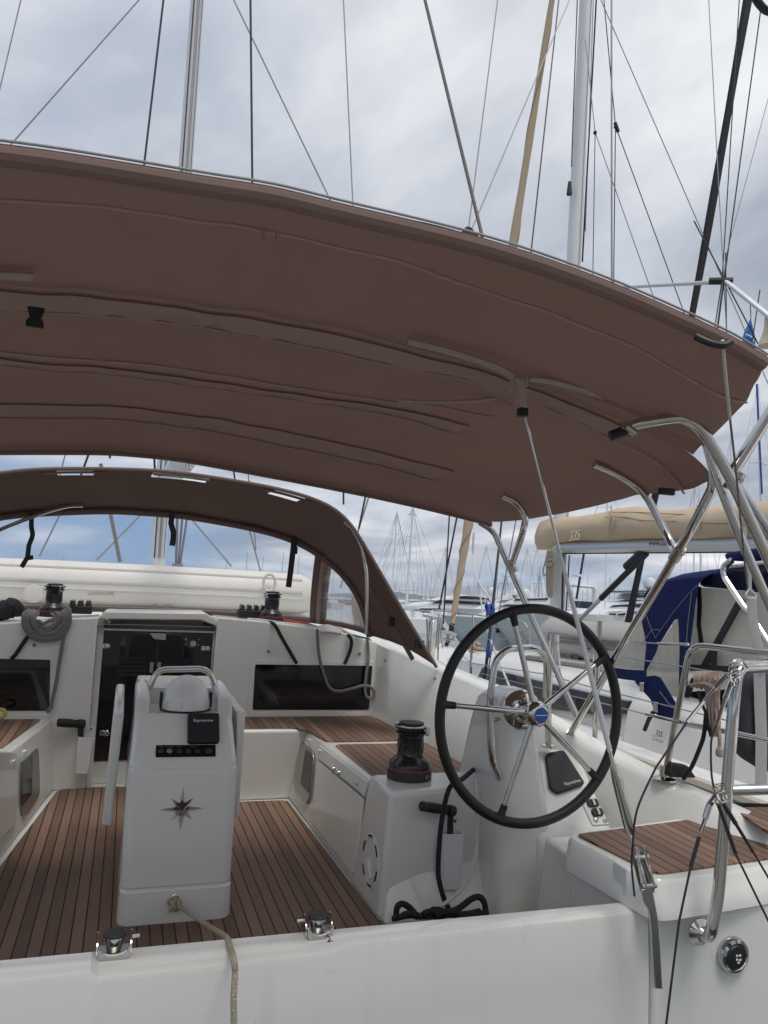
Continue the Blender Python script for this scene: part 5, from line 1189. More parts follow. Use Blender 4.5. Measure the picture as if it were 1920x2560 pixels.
for zz, w in ((.12,.016),(.02,.022),(-.04,.012)):
    yy = -math.sqrt(max(.01, 1-(zz/rr_)**2))*rr_
    part('rubbing_band', MB().tube([p+V((0,yy-.001,zz)) for p in ctr_], w*.9, 8, squash=((0,1,0),.35)), M['rib_band'], ding)
o = A(g0(350,430), Y=YDg-rr_*.85); part('valve', MB().lathe([(.07,0),(.07,.02),(.04,.03)], o, (0,-1,0), 20), M['rib_band'], ding)
tz = A(g0(1020,440), Y=YDg-rr_-.0); tz2 = A(g0(1110,440), Y=YDg-rr_)
nz = (tz-V((tz.x,YDg+.1,zcn))).normalized()
of = V((0,YDg+.1,zcn))
def on_tube(p):
    q = A(p, Y=YDg-rr_*.9); dz = q.z-zcn; return V((q.x, YDg+.1-math.sqrt(max(.001, rr_*rr_-dz*dz))-.006, q.z))
wtext('LIVALOVIT', 'lettering', .15, on_tube(g0(1015,438)), (-1,0,0), (0,.35,-1), M['red_print'], ding)
wtext('25', 'lettering', .035, on_tube(g0(1155,436)), (-1,0,0), (0,.35,-1), M['grey_print'], ding)
o = A(cH(345,850), Y=YDg-.1); part('handle', MB().tube([o+V((.05*math.cos(a),-.02,.07*math.sin(a))) for a in [2*PI*i/14 for i in range(14)]], .012, 8, closed=True), M['rib_band'], ding)
# lines beside the sprayhood, made fast to the deck edge
ln = lambda pts, X, r, m, lab: solo('rigging_line', lab, 'line', MB().tube([A(p, X=X) for p in pts], r, 6), M[m])
# ================================================================== NEIGHBOURING YACHT TO STARBOARD
nb = thing('sailing_yacht', 'neighbouring white sailing yacht with tan sail cover and navy sprayhood', 'yacht', (4.6, 5, -1), fr=FW)
XN = 4.6
nT = [(-.6,1.55,.48),(2,1.66,.52),(4,1.68,.55),(6,1.6,.58),(8,1.3,.62),(10,.6,.68),(11.2,.04,.74)]
rows = []
for Y in (-.6,1,2,3,4,5,6,7,8,9,10,10.7,11.2):
    hb, zg = interp(nT, Y); half = [(hb, zg), (hb*1.01, zg-.06), (hb, zg-.12), (hb*.97, -.2), (hb*.85, -.75), (hb*.5, -1.15), (0, -1.3)]
    rows.append([V((XN+x, Y, z)) for x, z in half]+[V((XN-x, Y, z)) for x, z in half[-2::-1]])
part('hull', MB().grid(rows), M['hull_white'], nb, ang=50)
part('gunwale', MB().tube([V((XN-interp(nT,Y)[0]-.01, Y, interp(nT,Y)[1]+.0)) for Y in (-.6,1,2,3,4,5,6,7,8,9,10,11)], .035, 8), M['hull_cream'], nb)
part('gunwale_strip', MB().tube([V((XN-interp(nT,Y)[0]-.0, Y, interp(nT,Y)[1]-.10)) for Y in (-.6,1,2,3,4,5,6,7,8,9,10,11)], .012, 6), M['grey_print'], nb)
rows = []
for Y in (-.6,1,3,5,7,9,10.4,11.2):
    hb, zg = interp(nT, Y); rows.append([V((XN-hb, Y, zg)), V((XN-hb*.5, Y, zg+.03)), V((XN, Y, zg+.045)), V((XN+hb*.5, Y, zg+.03)), V((XN+hb, Y, zg))])
part('deck', MB().grid(rows), M['deck_white'], nb)
# coachroof
crT = [(4.4,1.27,.90),(5.5,1.27,.92),(7.0,1.2,.90),(8.4,.95,.84),(9.4,.6,.72),(9.8,.4,.66)]
rows = []
for Y in (4.4,5,5.5,6.2,7,7.8,8.4,9,9.4,9.8):
    w, zr_ = interp(crT, Y); zg = interp(nT, Y)[1]
    half = [(w+.06, zg-.02), (w+.02, zg+(zr_-zg)*.72), (w-.04, zr_-.04), (w-.16, zr_), (w*.45, zr_+.04), (0, zr_+.05)]
    rows.append([V((XN-x, Y, z)) for x, z in half]+[V((XN+x, Y, z)) for x, z in half[-2::-1]])
part('coachroof', MB().grid(rows), M['hull_white'], nb, ang=40)
XS = XN-1.345
win = [W(q, X=XS) for q in (c4(1000,1325), c4(1062,1190), cW(330,955), cW(700,1040), cW(1118,1132), cW(1060,1265), cW(800,1275), cW(300,1215))]
part('cabin_window', MB().prism(rpoly(win, .03), (.06,0,0)), M['tinted'], nb, bev=.004)
pw_ = [W(q, X=XS-.004) for q in (cW(570,1090), cW(640,1090), cW(720,1170), cW(700,1270), cW(600,1250))]
part('portlight', MB().prism(rpoly(pw_, .04), (.01,0,0)), M['black_glass'], nb)
# cockpit coaming of the neighbour
ct = [(-.5,.78),(2,.80),(3.4,.84),(4.2,.88),(4.5,.90)]
for s in (1, -1):
    rows = []
    for Y in (-.5,1,2,2.8,3.4,3.9,4.2,4.5):
        z = interp(ct, Y)[0]; zg = interp(nT, Y)[1]
        rows.append([V((XN-s*x, Y, zz)) for x, zz in ((1.42,zg-.03),(1.39,zg+(z-zg)*.6),(1.33,z-.03),(1.25,z),(1.05,z),(1.0,z-.05),(.98,zg-.3))])
    part('coaming', MB().grid(rows), M['hull_white'], nb, ang=45)
XT = XN-1.43
o = W((1646,1832), X=XT); o2 = W((1667,1838), X=XT)
yd_ = V((0,0,1)); xdn = V((.0,-1,-.02))
wtext('335', 'lettering', .066, W((1647,1834), X=XT-.004), xdn, yd_, M['dark_print'], nb, shear=.25)
wtext('DUFOUR', 'lettering', .100, W((1644,1851), X=XT-.006), xdn, yd_, M['grey_print'], nb)
a_, b_ = W((1628,1839), X=XT-.003), W((1659,1843), X=XT-.003); part('name_rule', MB().tube([a_, b_], .0016, 5), M['grey_print'], nb)
# handrails, stanchions and guard wires
for p0, p1 in ((cW(80,680),cW(370,712)), (cW(375,735),cW(850,800))):
    a, b = W(p0, X=XN-.95), W(p1, X=XN-.95)
    part('handrail', MB().tube([a+V((0,.05,-.05)), a, b, b+V((0,-.05,-.06))], .026, 8), M['handrail_grey'], nb)
st_ = [(c4(935,1330), c4(940,880)), (cW(150,1080), cW(375,440)), (cW(745,1200), cW(735,620))]
tops = []
for bq, tq in ((c4(935,1325), c4(938,900)), ((1360,1745), (1365,1600)), (cW(760,1240), cW(738,620))):
    b = W(bq, X=XN-1.55); t = W(tq, X=XN-1.55); t = V((b.x, b.y, t.z)); tops.append(t)
    part('stanchion', MB().tube([b, t], .0135, 8), M['steel'], nb)
ptop = W(c4(745,760), X=XN)
for k in (1, .55):
    zz = lambda t: V((t.x, t.y, .6+(t.z-.6)*k))
    part('guard_wire', MB().tube([V((XN-.35,10.6,.7+.55*k))]+[zz(t) for t in tops]+[V((XN-1.5,2.2,.55+.55*k))], .004, 6), M['wire_steel'], nb)
pul = [V((XN-.75,9.7,.68)), V((XN-.70,9.75,1.2)), V((XN-.2,11.1,1.28)), V((XN+.2,11.1,1.28)), V((XN+.70,9.75,1.2)), V((XN+.75,9.7,.68))]
part('pulpit', MB().tube(bend(pul, .15, 6), .014, 8), M['steel'], nb)
for x in (-.35,.35): part('pulpit_leg', MB().tube([V((XN+x,10.7,.70)), V((XN+x*.9,10.75,1.25))], .013, 8), M['steel'], nb)
for q0, q1 in ((c4(485,1010), c4(525,675)), (c4(505,1040), c4(488,690))):
    a = W(q0, X=XN-.75); b = W(q1, Y=a.y); part('pulpit_leg', MB().tube([a, b], .018, 8), M['steel'], nb)
for q0, q1, r in ((c4(600,1130), c4(612,640), .012), (c4(650,1000), c4(605,650), .008), (c4(578,1000), c4(600,700), .008)):
    a = W(q0, X=XN-.8); b = W(q1, Y=a.y); part('turnbuckle', MB().tube([a, b], r, 8), M['steel'], nb)
# mast, boom, sail cover, vang
nmB = W((1388,1548), X=XN); nmB.z = .9; 
nmT = W((1464.6,0), Y=nmB.y); nd = nmT-nmB; nmX = nmB+nd*1.35
part('mast', MB().loft([ell(nmB.lerp(nmX, t), .068, .10) for t in (0,.3,.6,1)]), M['mast_paint'], nb, ang=60)
part('mast_track', MB().tube([nmB.lerp(nmX,.02)+V((.028,-.105,0)), nmX+V((.028,-.105,0))], .010, 6), M['aluminium'], nb)
part('mast_collar', MB().loft([ell(nmB.lerp(nmX, t), .0705, .1025) for t in (.305,.3085)]), M['aluminium'], nb, ang=60)
o = W(D(1230,410), Y=nmB.y-.1); part('deck_light', MB().tube([o+V((0,0,.10)), o+V((0,0,-.06))], [.02,.035], 8), M['black_plastic'], nb)
def halv(pts, r, m, Y=None, name='halyard', up=0):
    q = [W(p, Y=nmB.y-.1 if Y is None else Y) for p in pts]
    if name == 'lazy_jack': q.insert(0, q[0]+(q[0]-q[1]).normalized()*1.6)
    if up: q.append(q[-1]+(q[-1]-q[-2])*up)
    part(name, MB().tube(q, r, 6), M[m], nb)
u2 = crop(960,0,.57866)
halv([u2(810,720), u2(835,0)], .007, 'wire', up=.4); halv([u2(857,1130), u2(917,0)], .010, 'rope_black', up=.3); halv([u2(870,1000), u2(905,0)], .006, 'wire_steel', up=.3)
L_ = 7.2
for pts, r, m in (((u2(1110,1130),u2(912,572),u2(870,170)),.0055,'wire_steel'), ((u2(903,1140),u2(912,572)),.005,'wire'), ((u2(1215,1130),u2(1000,545),u2(950,0)),.006,'wire'), ((u2(993,1150),u2(1000,545)),.006,'wire'),
                  ((u2(984,1160),u2(983,0)),.011,'wire_steel'), ((u2(1425,1120),u2(937,0)),.006,'wire_steel')):
    halv(pts, r, m, Y=L_, name='lazy_jack')
for q in (u2(1000,548), u2(912,573), cQ(100,-0)): 
    o = W(q, Y=L_); part('block', MB().lathe([(.012,-.02),(.02,-.01),(.02,.01),(.012,.02)], o, (0,0,1), 10), M['black_plastic'], nb)
for a, b in (((u2(1010,545)),(u2(1000,530))),): part('block', MB().tube([W(u2(998,530),Y=L_), W(u2(1012,570),Y=L_)], .02, 8), M['black_plastic'], nb)
bl, brr = W((1400,1369), X=XN), W((1925,1357), X=XN)
bdir = (brr-bl)
part('boom', MB().tube([bl, bl+bdir*1.5], .070, 16, squash=((0,0,1),.95)), M['aluminium'], nb)
part('boom_groove', MB().tube([bl+V((-.0,0,-.066)), bl+bdir*1.5+V((0,0,-.066))], .010, 6), M['wire'], nb)
def bsec(px, yt, yb_, wtop, wmid, wbot):
    t, b = W((px,yt), X=XN), W((px,yb_), X=XN); h = t.z-b.z; y = b.y
    half = [(wbot,0),(wmid*.95,.2),(wmid,.45),(wmid*.8,.72),(wtop,.93)]
    return [V((XN-x, y, b.z+h*k)) for x, k in half]+[V((XN,y,t.z))]+[V((XN+x, y, b.z+h*k)) for x, k in half[::-1]]
secs = [bsec(px, yt, yb_, *w) for px, yt, yb_, w in ((1354,1330,1368,(.03,.05,.03)),(1357,1302,1374,(.05,.11,.06)),(1372,1296,1374,(.06,.15,.07)),(1400,1294,1360,(.07,.17,.075)),(1450,1289,1354,(.07,.175,.075)),(1500,1284,1352,(.065,.18,.075)),(1545,1272,1351,(.06,.175,.075)),(1592,1266,1350,(.055,.18,.075)),(1640,1271,1349,(.06,.17,.075)),(1700,1274,1348,(.055,.165,.075)),(1760,1268,1347,(.06,.17,.075)),(1810,1262,1347,(.06,.17,.075)),(1870,1254,1346,(.06,.17,.075)),(1940,1250,1346,(.06,.17,.075)),(2100,1235,1342,(.06,.17,.075)))]
cov = []
for a, b in zip(secs, secs[1:]):
    for i in range(5):
        t = i/5; cov.append([p.lerp(q, t)+V((.010*math.sin(9*p.lerp(q,t).y+6*k), 0, .008*math.sin(5.3*p.lerp(q,t).y+2*k))) for k, (p, q) in enumerate(zip(a, b))])
cov.append(secs[-1])
sc_ = part('sail_cover', MB().loft(cov), M['sail_tan'], nb, ang=70)
fold = lambda pts, X, r=.0045: part('fold_shade', MB().tube(curve([W(q, X=X) for q in pts], 5), r, 6), M['sail_tan_dark'], sc_)  # darker tan strips stand in for shade along the cover's creases
fold([cQ(*q) for q in ((-200,1380),(0,1378),(180,1410),(430,1418),(760,1432),(1100,1440),(1448,1425))], XN-.165)
fold([cQ(*q) for q in ((-120,1330),(120,1330),(330,1340),(560,1350),(800,1355),(1050,1350),(1448,1310))], XN-.125)
wtext('335', 'lettering', .22, W((1436,1340), X=XN-.188), (-.04,-1,.02), (.05,0,1), M['sail_print'], sc_, shear=.2)
e0, e1 = W((1622,1358), X=XN-.11), W((1706,1358), X=XN-.11)
wtext('www.sunsailer.c', 'lettering', (e1-e0).length, (e0+e1)/2, e1-e0, (0,0,1), M['dark_print'], nb, shear=.2)
for px in (1530, 1745):
    o = W((px,1283), X=XN-.15)
    part('cover_tie', MB().tube(curve([W((px-3,1264),X=XN-.05), o, W((px-7,1310),X=XN-.19), W((px-10,1335),X=XN-.195), W((px-2,1332),X=XN-.195), W((px+3,1300),X=XN-.185), W((px+1,1284),X=XN-.15)], 5), .0085, 6), M['rope_beige'], sc_)
va, vb = W((1616,1384), X=XN), W((1442,1556), X=XN)
part('vang', MB().tube([va, va.lerp(vb,.62)], .030, 12), M['black_plastic'], nb); part('vang', MB().tube([va.lerp(vb,.2), vb], .022, 12), M['aluminium'], nb)
part('vang_tackle', MB().tube([va+V((0,.02,.03)), va+V((0,.3,-.12))], .045, 10), M['black_plastic'], nb)
hkN = MB()
for i in range(8):
    x0 = 345+i*13
    hkN.tube(curve([W(cD(355+i*9,500),X=XN-.12), W(cD(x0,700),X=XN-.14), W(cD(345+i*11,1000+50*math.sin(i)),X=XN-.14), W(cD(375+i*5,1090+20*math.sin(i*2)),X=XN-.13)], 5), .0075, 6)
hkN.tube(curve([W(cD(*q),X=XN-.16) for q in ((335,640),(420,620),(425,660),(338,670),(335,690),(420,690))], 4), .012, 6)
hkN.tube(curve([W(cD(*q),X=XN-.13) for q in ((350,560),(300,760),(310,825),(335,800))], 4), .008, 6)
solo('rope_hank', 'long tan rope hank hanging at the mast under the tan sail cover', 'rope', hkN, M['rope_beige'], fr=FW)
for q0, q1, r in ((cD(560,540), cD(545,1300), .012), (cD(640,560), cD(600,1280), .008)): halv([q1, q0], r, 'wire', Y=nmB.y-.2)
# furled headsail and drum
fb, f1, f2, ft_ = W((1131,1557), X=XN), None, None, W((1380,0), X=XN)
fdir = W((1380,0), Y=8.9)-W((1131,1557), X=XN)
fpos = lambda p: (lambda d: fb+fdir*((p[1]-1557)/(0-1557.)) )(p)
def fl_at(p):
    # point of the forestay seen at image height p[1]
    lo, hi = 0, 1
    for _ in range(40):
        m_ = (lo+hi)/2; q = fb+fdir*m_; v = q-EYE; c_ = (AWD[0]*v.x+AWD[1]*v.y+AWD[2]*v.z); yy = CY-F*c_.y/c_.z
        if yy > p: lo = m_
        else: hi = m_
    return lo
ys = [(1557,12),(1545,13),(1500,15),(1440,17),(1380,20),(1300,23),(1150,22),(900,21),(613,20),(300,15),(0,12),(-300,9)]
ts_ = [fl_at(y) if y >= 0 else 1+(-y/1557.) for y, w in ys]
pp = [fb+fdir*t for t in ts_]; rr2 = [w/2/F*(p-EYE).length for (y, w), p in zip(ys, pp)]
pl2, rl2 = [], []
for (a, ra), (b, rb) in zip(zip(pp, rr2), zip(pp[1:], rr2[1:])):
    for i in range(6):
        t = i/6; pl2.append(a.lerp(b,t)); rl2.append((ra+(rb-ra)*t)*(1+.05*math.sin(len(pl2)*1.3)))
furl = part('furled_headsail', MB().tube(pl2, rl2, 14), M['sail_tan'], nb, ang=60)
sp2 = []
for i in range(len(pl2)*4-4):
    t = i/4; j = int(t); f_ = t-j; c_ = pl2[j].lerp(pl2[j+1], f_); r_ = rl2[j]*1.0; a = i*.16
    sp2.append(c_+V((math.cos(a)*r_, math.sin(a)*r_, 0)))
part('sail_edge', MB().tube(sp2, .010, 5), M['sail_tan_dark'], furl)
part('furler_drum', MB().tube([fb, fb-fdir.normalized()*.12], [.035,.04], 12), M['black_plastic'], nb)
part('furler_drum', MB().lathe([(.10,-.01),(.105,0),(.06,.01),(.06,.06),(.10,.07),(.10,.08)], fb-fdir.normalized()*.24, fdir, 20), M['steel_dull'], nb)
part('stem_strap', MB().tube([fb-fdir.normalized()*.22, V((XN,11.0,.72))], .03, 8), M['black_plastic'], nb)
halv([cE(1020,400), cE(1005,700)], .016, 'rope_white', Y=10.2, name='sheet')
part('sheet', MB().tube(curve([W(cE(1000,690),Y=10.2), W(cE(1035,900),Y=9.6), W(cE(1075,1060),Y=9), W(cE(1190,1230),Y=8), W(cE(1300,1400),Y=7)], 5), .012, 6), M['rope_white'], nb)
part('sheet', MB().tube([W(cE(1075,1060),Y=9), W(cE(1130,1400),Y=8.2), W(cE(1150,1560),Y=7.6), W(c4(1180,1000),Y=6.8), W(c4(1360,1440),Y=6)], .010, 6), M['rope_white'], nb)
# shrouds of the neighbour
def shroud(pts, r, m, X0=XN-1.5):
    a = W(pts[0], X=X0); b = W(pts[1], Y=a.y+.9); b2 = b+(b-a)*.35
    part('shroud', MB().tube([a, b, b2], r, 6), M[m], nb)
shroud(((1211,1690),(1397,0)), .008, 'wire'); shroud((c4(1135,960), cE(1395,250)), .005, 'rope_blue'); shroud((c4(1150,900), cE(1410,250)), .005, 'wire'); shroud((c4(1100,1340), cE(1600,240)), .006, 'wire')
a = W(c4(1075,1350), X=XN-1.5); part('shroud_boot', MB().tube([a, W(c4(1118,1060),Y=a.y)], .014, 8), M['black_plastic'], nb)
bc = MB()
for i in range(5): bc.tube(curve([W(c4(1118+i*5,960),X=XN-1.48), W(c4(1105+i*9,1030),X=XN-1.5), W(c4(1112+i*7,1100),X=XN-1.5)], 4), .008, 6)
solo('rope_coil', 'blue line coiled low on the shroud of the neighbouring yacht', 'rope', bc, M['rope_blue'], fr=FW)
o = W(cE(1240,1462), X=XN-1.45); solo('rope_knot', 'bright blue rope knot high on the shroud just above the wheel rim', 'rope', MB().tube([o+V((.03*math.sin(2*a),.03*math.cos(3*a),.05*math.sin(3*a+.5))) for a in [2*PI*i/30 for i in range(30)]], .012, 6, closed=True), M['rope_blue'], fr=FW)
for pts, Y, r, lab in (((cE(600,1659),cE(685,110)),9.5,.010,'left one of two dark lines rising beside the tan furled sail'), ((cE(540,1450),cE(795,140)),9.5,.012,'dark line slanting up to the tan furled sail from its pulpit')):
    q = [W(p, Y=Y) for p in pts]; q.append(q[1]+(q[1]-q[0])*1.2)
    solo('rigging_line', lab, 'line', MB().tube(q, r, 6), M['wire'], fr=FW)
o = W(c4(1010,1060), X=XN-.3); solo('rope_heap', 'small heap of tan rope on the foredeck of the neighbouring yacht', 'rope', MB().tube([o+V((.14*math.sin(a*1.03)*(1-.03*i),.16*math.cos(a)*(1-.02*i),.0+.004*i)) for i, a in enumerate([2*PI*k/12 for k in range(36)])], .025, 6), M['rope_tan'], fr=FW)
whk = MB()
for i in range(5): whk.tube(curve([W(cW(352+i*11,445),X=XN-1.52), W(cW(345+i*10,600),X=XN-1.53), W(cW(338+i*7,740),X=XN-1.53)], 4), .009, 6)
whk.tube(curve([W(cW(*q),X=XN-1.52) for q in ((395,470),(400,640),(415,800),(430,970))], 4), .008, 6)
solo('rope_hank', 'white rope hank tied on the guard rail of the neighbouring yacht', 'rope', whk, M['rope_white'], fr=FW)
# grey inflatable on her coachroof
ztp, zbt = W((1450,1553), X=4.0).z, W((1450,1650), X=4.0).z; rt = (ztp-zbt)/2*1.02; zm = (ztp+zbt)/2
yA, yB_ = W((1640,1600), X=4.0).y, W((1345,1600), X=4.0).y
rib = thing('inflatable_dinghy', 'grey inflatable dinghy upside down on the roof of the neighbouring yacht', 'dinghy', (XN,(yA+yB_)/2,zm-rt), fr=FW)
xn_ = 4.0+rt
path = [V((xn_,yA,zm)), V((xn_,(yA+yB_)/2,zm)), V((xn_,yB_-.2,zm)), V((xn_+.10,yB_+.12,zm+.01)), V((XN-.05,yB_+.32,zm+.02)), V((2*XN-xn_-.1,yB_+.1,zm+.01)), V((2*XN-xn_,yB_-.2,zm)), V((2*XN-xn_,yA,zm))]
cvp = curve(path, 6)
part('tube', MB().tube(cvp, [rt*.55, rt*.9]+[rt]*(len(cvp)-4)+[rt*.9, rt*.55], 22), M['rib_grey'], rib, ang=60)
for dz, w in ((.035,.013),(.005,.008),(-.03,.016)):
    part('rubbing_band', MB().tube([V((xn_-rt*math.sqrt(1-(dz/rt)**2)-.004, y, zm+dz)) for y in (yA+.05,(yA+yB_)/2,yB_-.2)], w, 8), M['rib_dark'], rib)
part('floor', MB().box((xn_,yA+.1,zm-.02),(2*XN-xn_,yB_,zm+.05)), M['rib_grey'], rib)
def ribp(p): q = W(p, X=xn_-rt*.8); dz = q.z-zm; return V((xn_-math.sqrt(max(.001,rt*rt-dz*dz))-.006, q.y, q.z))
e0, e1 = ribp(cW(680,590)), ribp(cW(765,590))
wtext('Jap', 'lettering', (e1-e0).length, (e0+e1)/2, e0-e1, (-.5,0,-1), M['dark_print'], rib); e0, e1 = ribp(cW(880,590)), ribp(cW(992,592))
wtext('edex', 'lettering', (e1-e0).length, (e0+e1)/2, e0-e1, (-.5,0,-1), M['dark_print'], rib)
for px in (330, 540, 720):
    o = ribp(cW(px,655)); part('lashing_patch', MB().lathe([(.05,0),(.045,.008),(.02,.012)], o, (-1,0,-.5), 14), M['rib_dark'] if px == 540 else M['rib_band'], rib)
part('chock', MB().box((xn_-.1,yA+.3,.92),(2*XN-xn_+.1,yA+.42,zm-rt*.6)).box((xn_-.1,yB_-.5,.88),(2*XN-xn_+.1,yB_-.38,zm-rt*.6)), M['handrail_grey'], rib)
# navy sprayhood of the neighbour
nh = thing('sprayhood', 'navy blue sprayhood with clear side windows on the neighbouring yacht', 'sprayhood', (XN, 3.6, .85), fr=FW)
XH = XN-1.18
cp = lambda pts, X=XH: [W(cF(*q), X=X) for q in pts]
topc = cp(((440,340),(500,275),(580,225),(720,205),(860,190),(985,180)))
rows = []
for k in range(13):
    t = k/12; x = XH+(2*(XN-XH))*t
    rows.append([V((x+(.10 if t < .5 else -.10)*(0), p.y, p.z+.16*math.sin(PI*t)**.6)) for p in topc])
part('roof', MB().grid(rows), M['canvas_navy'], nh, ang=60, solid=.006)
part('side_panel', MB().prism(cp(((440,340),(500,275),(580,225),(720,205),(860,190),(985,180),(965,250),(930,470),(900,700),(880,900),(850,1080),(800,1380),(775,1300),(785,900),(775,650),(770,590),(750,580),(720,600),(640,730),(560,860),(540,920),(490,1010),(450,1080),(450,1150),(430,1140),(440,1010),(455,850),(440,740),(410,610))), (.008,0,0)), M['canvas_navy'], nh)
part('lower_panel', MB().prism(cp(((450,1150),(540,1140),(590,1160),(650,1260),(740,1410),(780,1420),(720,1600),(620,1570),(540,1510),(500,1380),(420,1290),(340,1200)), XN-1.455), (.008,0,0)), M['canvas_navy'], nh)
part('front_panel', MB().prism(cp(((140,1065),(260,1080),(430,1090),(440,1150),(360,1195),(240,1180),(150,1165)), XN-1.36), (.008,0,0)), M['canvas_navy'], nh)
part('side_window', MB().prism(cp(((760,585),(780,650),(785,900),(780,1380),(740,1410),(590,1160),(450,1150),(450,1080),(550,900),(650,740)), XH+.01), (.004,0,0)), M['vinyl_cloudy'], nh)
part('front_window', MB().prism(cp(((400,600),(440,740),(455,850),(440,1080),(260,1080),(140,1065),(250,830)), XH+.01), (.004,0,0)), M['vinyl_cloudy'], nh)
for pts in (((430,480),(510,690),(545,770),(600,690)), ((510,690),(600,690)), ((400,850),(510,690)), ((905,320),(870,600),(850,860)), ((600,690),(720,520),(860,350),(960,250)), ((590,1300),(690,1430),(760,1450))):
    part('stitching', MB().tube(cp(pts, XN-1.46 if pts[0] == (590,1300) else XH-.012), .0022, 5), M['grey_print'], nh)
part('strap', MB().tube(cp(((525,1505),(480,1580),(440,1680)), XN-1.47), .014, 6), M['black_plastic'], nh)
for q in ((420,1255),(555,1450)): part('shackle', MB().box(tuple(W(cF(*q),X=XN-1.47)-V((.01,.02,.03))), tuple(W(cF(*q),X=XN-1.47)+V((.01,.02,.03)))), M['steel'], nh, bev=.004)
# cockpit tent
te = thing('cockpit_tent', 'dark cockpit tent with cloudy clear panels behind the navy sprayhood', 'tent', (XN, 2.2, .8), fr=FW)
XE = XN-1.08
roofp = cp(((960,235),(1010,180),(1110,120),(1215,85),(1400,130),(1659,170),(1900,190),(1900,380),(1659,335),(1240,285),(1000,265)), XE)
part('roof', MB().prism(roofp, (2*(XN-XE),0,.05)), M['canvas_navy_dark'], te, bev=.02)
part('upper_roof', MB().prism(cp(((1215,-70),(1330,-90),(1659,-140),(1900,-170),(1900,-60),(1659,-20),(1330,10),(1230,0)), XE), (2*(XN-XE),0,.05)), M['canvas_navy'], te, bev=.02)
part('clear_panel', MB().prism(cp(((975,268),(1240,285),(1659,335),(1800,350),(1800,1100),(1500,1075),(900,1050),(905,700)), XE+.02), (.004,0,0)), M['vinyl_cloudy'], te)
part('far_panel', MB().prism(cp(((900,280),(1240,290),(1800,350),(1800,1100),(900,1050)), XN+1.05), (.004,0,0)), M['rib_white'], te)
for pts, r in ((((975,265),(985,450),(975,640),(1000,820)),.020), (((1400,380),(1170,800),(1000,1100)),.028), (((1130,880),(1120,1100)),.024), (((895,1060),(1100,1070),(1500,1085)),.022), (((930,1180),(830,1400),(900,1560)),.024), (((840,1130),(835,1400),(830,1680)),.024), (((1600,140),(1500,190),(1450,300)),.018)):
    part('strap', MB().tube(cp(pts, XE-.01), r, 6, squash=((1,0,0),.4)), M['black_plastic'], te)
part('frame_tube', MB().tube(bend(cp(((1285,70),(1700,20)), XE-.02), .03), .016, 10), M['steel'], te)
part('frame_tube', MB().tube(bend(cp(((1300,5),(1215,70),(1230,170),(1420,460),(1500,560),(1690,850)), XE-.05), .08), .020, 10), M['steel'], te)
# ================================================================== RIGGING OF A YACHT OFF TO THE RIGHT
ry = thing('sailing_yacht', 'yacht rigging at the upper right: spreaders, black furled sail and thin wires', 'yacht', (13, 11, -1), fr=FW)
q = [W(p, Y=7.2) for p in (D(1615,0), D(1495,680), D(1357,1345))]
blk2 = curve([q[2]+(q[2]-q[1])*.35, q[2], q[1], q[0], q[0]+(q[0]-q[1])*.8], 8)
part('furled_headsail', MB().tube(blk2, [13/F*p.length*.62*(1+.10*math.sin(i*1.1)) for i, p in enumerate([b-EYE for b in blk2])], 12), M['sail_black'], ry, ang=60)
tip = W((1815,704), Y=6.0)
part('spreader', MB().tube([W((1545,719), Y=8.4), tip], .030, 10, squash=((0,0,1),.7)), M['aluminium'], ry)
part('spreader', MB().tube([tip, W((1935,800), Y=5.4), W((2200,1010), Y=4.4)], .036, 10, squash=((0,0,1),.7)), M['aluminium'], ry)
part('spreader_tip', MB().tube([tip+V((-.12,.1,.02)), tip+V((.05,-.04,.0))], .035, 10), M['black_plastic'], ry)
for pts, r, m in (((u2(1403,0),D(1568,690)),.005,'wire_steel'), ((u2(1535,0),D(1560,605),D(1545,700)),.006,'wire'), ((u2(1628,40),D(1565,600),D(1553,690)),.007,'wire'), ((u2(1659,430),D(1570,545),D(1562,605)),.004,'wire_steel'), (((1764,608),(1812,700)),.007,'wire'), ((D(1568,600),D(1569,690),),.006,'wire'), ((D(1638,650),D(1632,690)),.006,'wire')):
    qq = [W(p, Y=6.0) for p in pts][::-1]; qq.insert(0, qq[0]+(qq[0]-qq[1]).normalized()*.8) if len(qq) > 1 else qq.insert(0, qq[0]+V((0,0,-1))); qq.append(qq[-1]+(qq[-1]-qq[-2])*.6)
    part('shroud', MB().tube(qq, r, 6), M[m], ry)
part('curved_bar', MB().tube(curve([W(p, Y=4.5) for p in ((1880,-20),(1900,12),(1925,30),(1990,40))], 5), .030, 8), M['black_plastic'], ry)
o = W((1922,830), Y=5.5); lt = part('deck_lamp', MB().lathe([(.02,.16),(.035,.15),(.04,.05),(.05,.0),(.085,-.10),(.095,-.13),(.08,-.13)], o, (0,0,1), 20), M['lamp_cream'], ry)
fg = [W(p, Y=6.2) for p in (cR(1462,890), cR(1500,1190), cR(1430,1165), cR(1370,1140))]
fl_ = thing('flag', 'small blue flag hanging furled from the spreader at the upper right', 'flag', fg[1], fr=FW)
rows = []
for i in range(8):
    t = i/7; a = fg[0]; l = a.lerp(fg[3], t); r_ = a.lerp(fg[1], t)
    rows.append([l.lerp(r_, k/8)+V((0,.03*math.sin(k*1.9+t*3)*t,0)) for k in range(9)])
rows[-1] = [p+V((0,0,-.02*math.sin(k*1.2))) for k, p in enumerate(rows[-1])]
part('cloth', MB().grid(rows+[[p+V((0,0,-.22)) for p in rows[-1]]]), M['flag_blue'], fl_, ang=60, solid=.004)
part('halyard', MB().tube([W(cR(1455,730),Y=6.2), fg[0]], .005, 6), M['wire'], fl_)
rw = [W(cR(1400,1085),Y=6.15), W(cR(1470,1115),Y=6.14), W(cR(1495,1170),Y=6.14)]
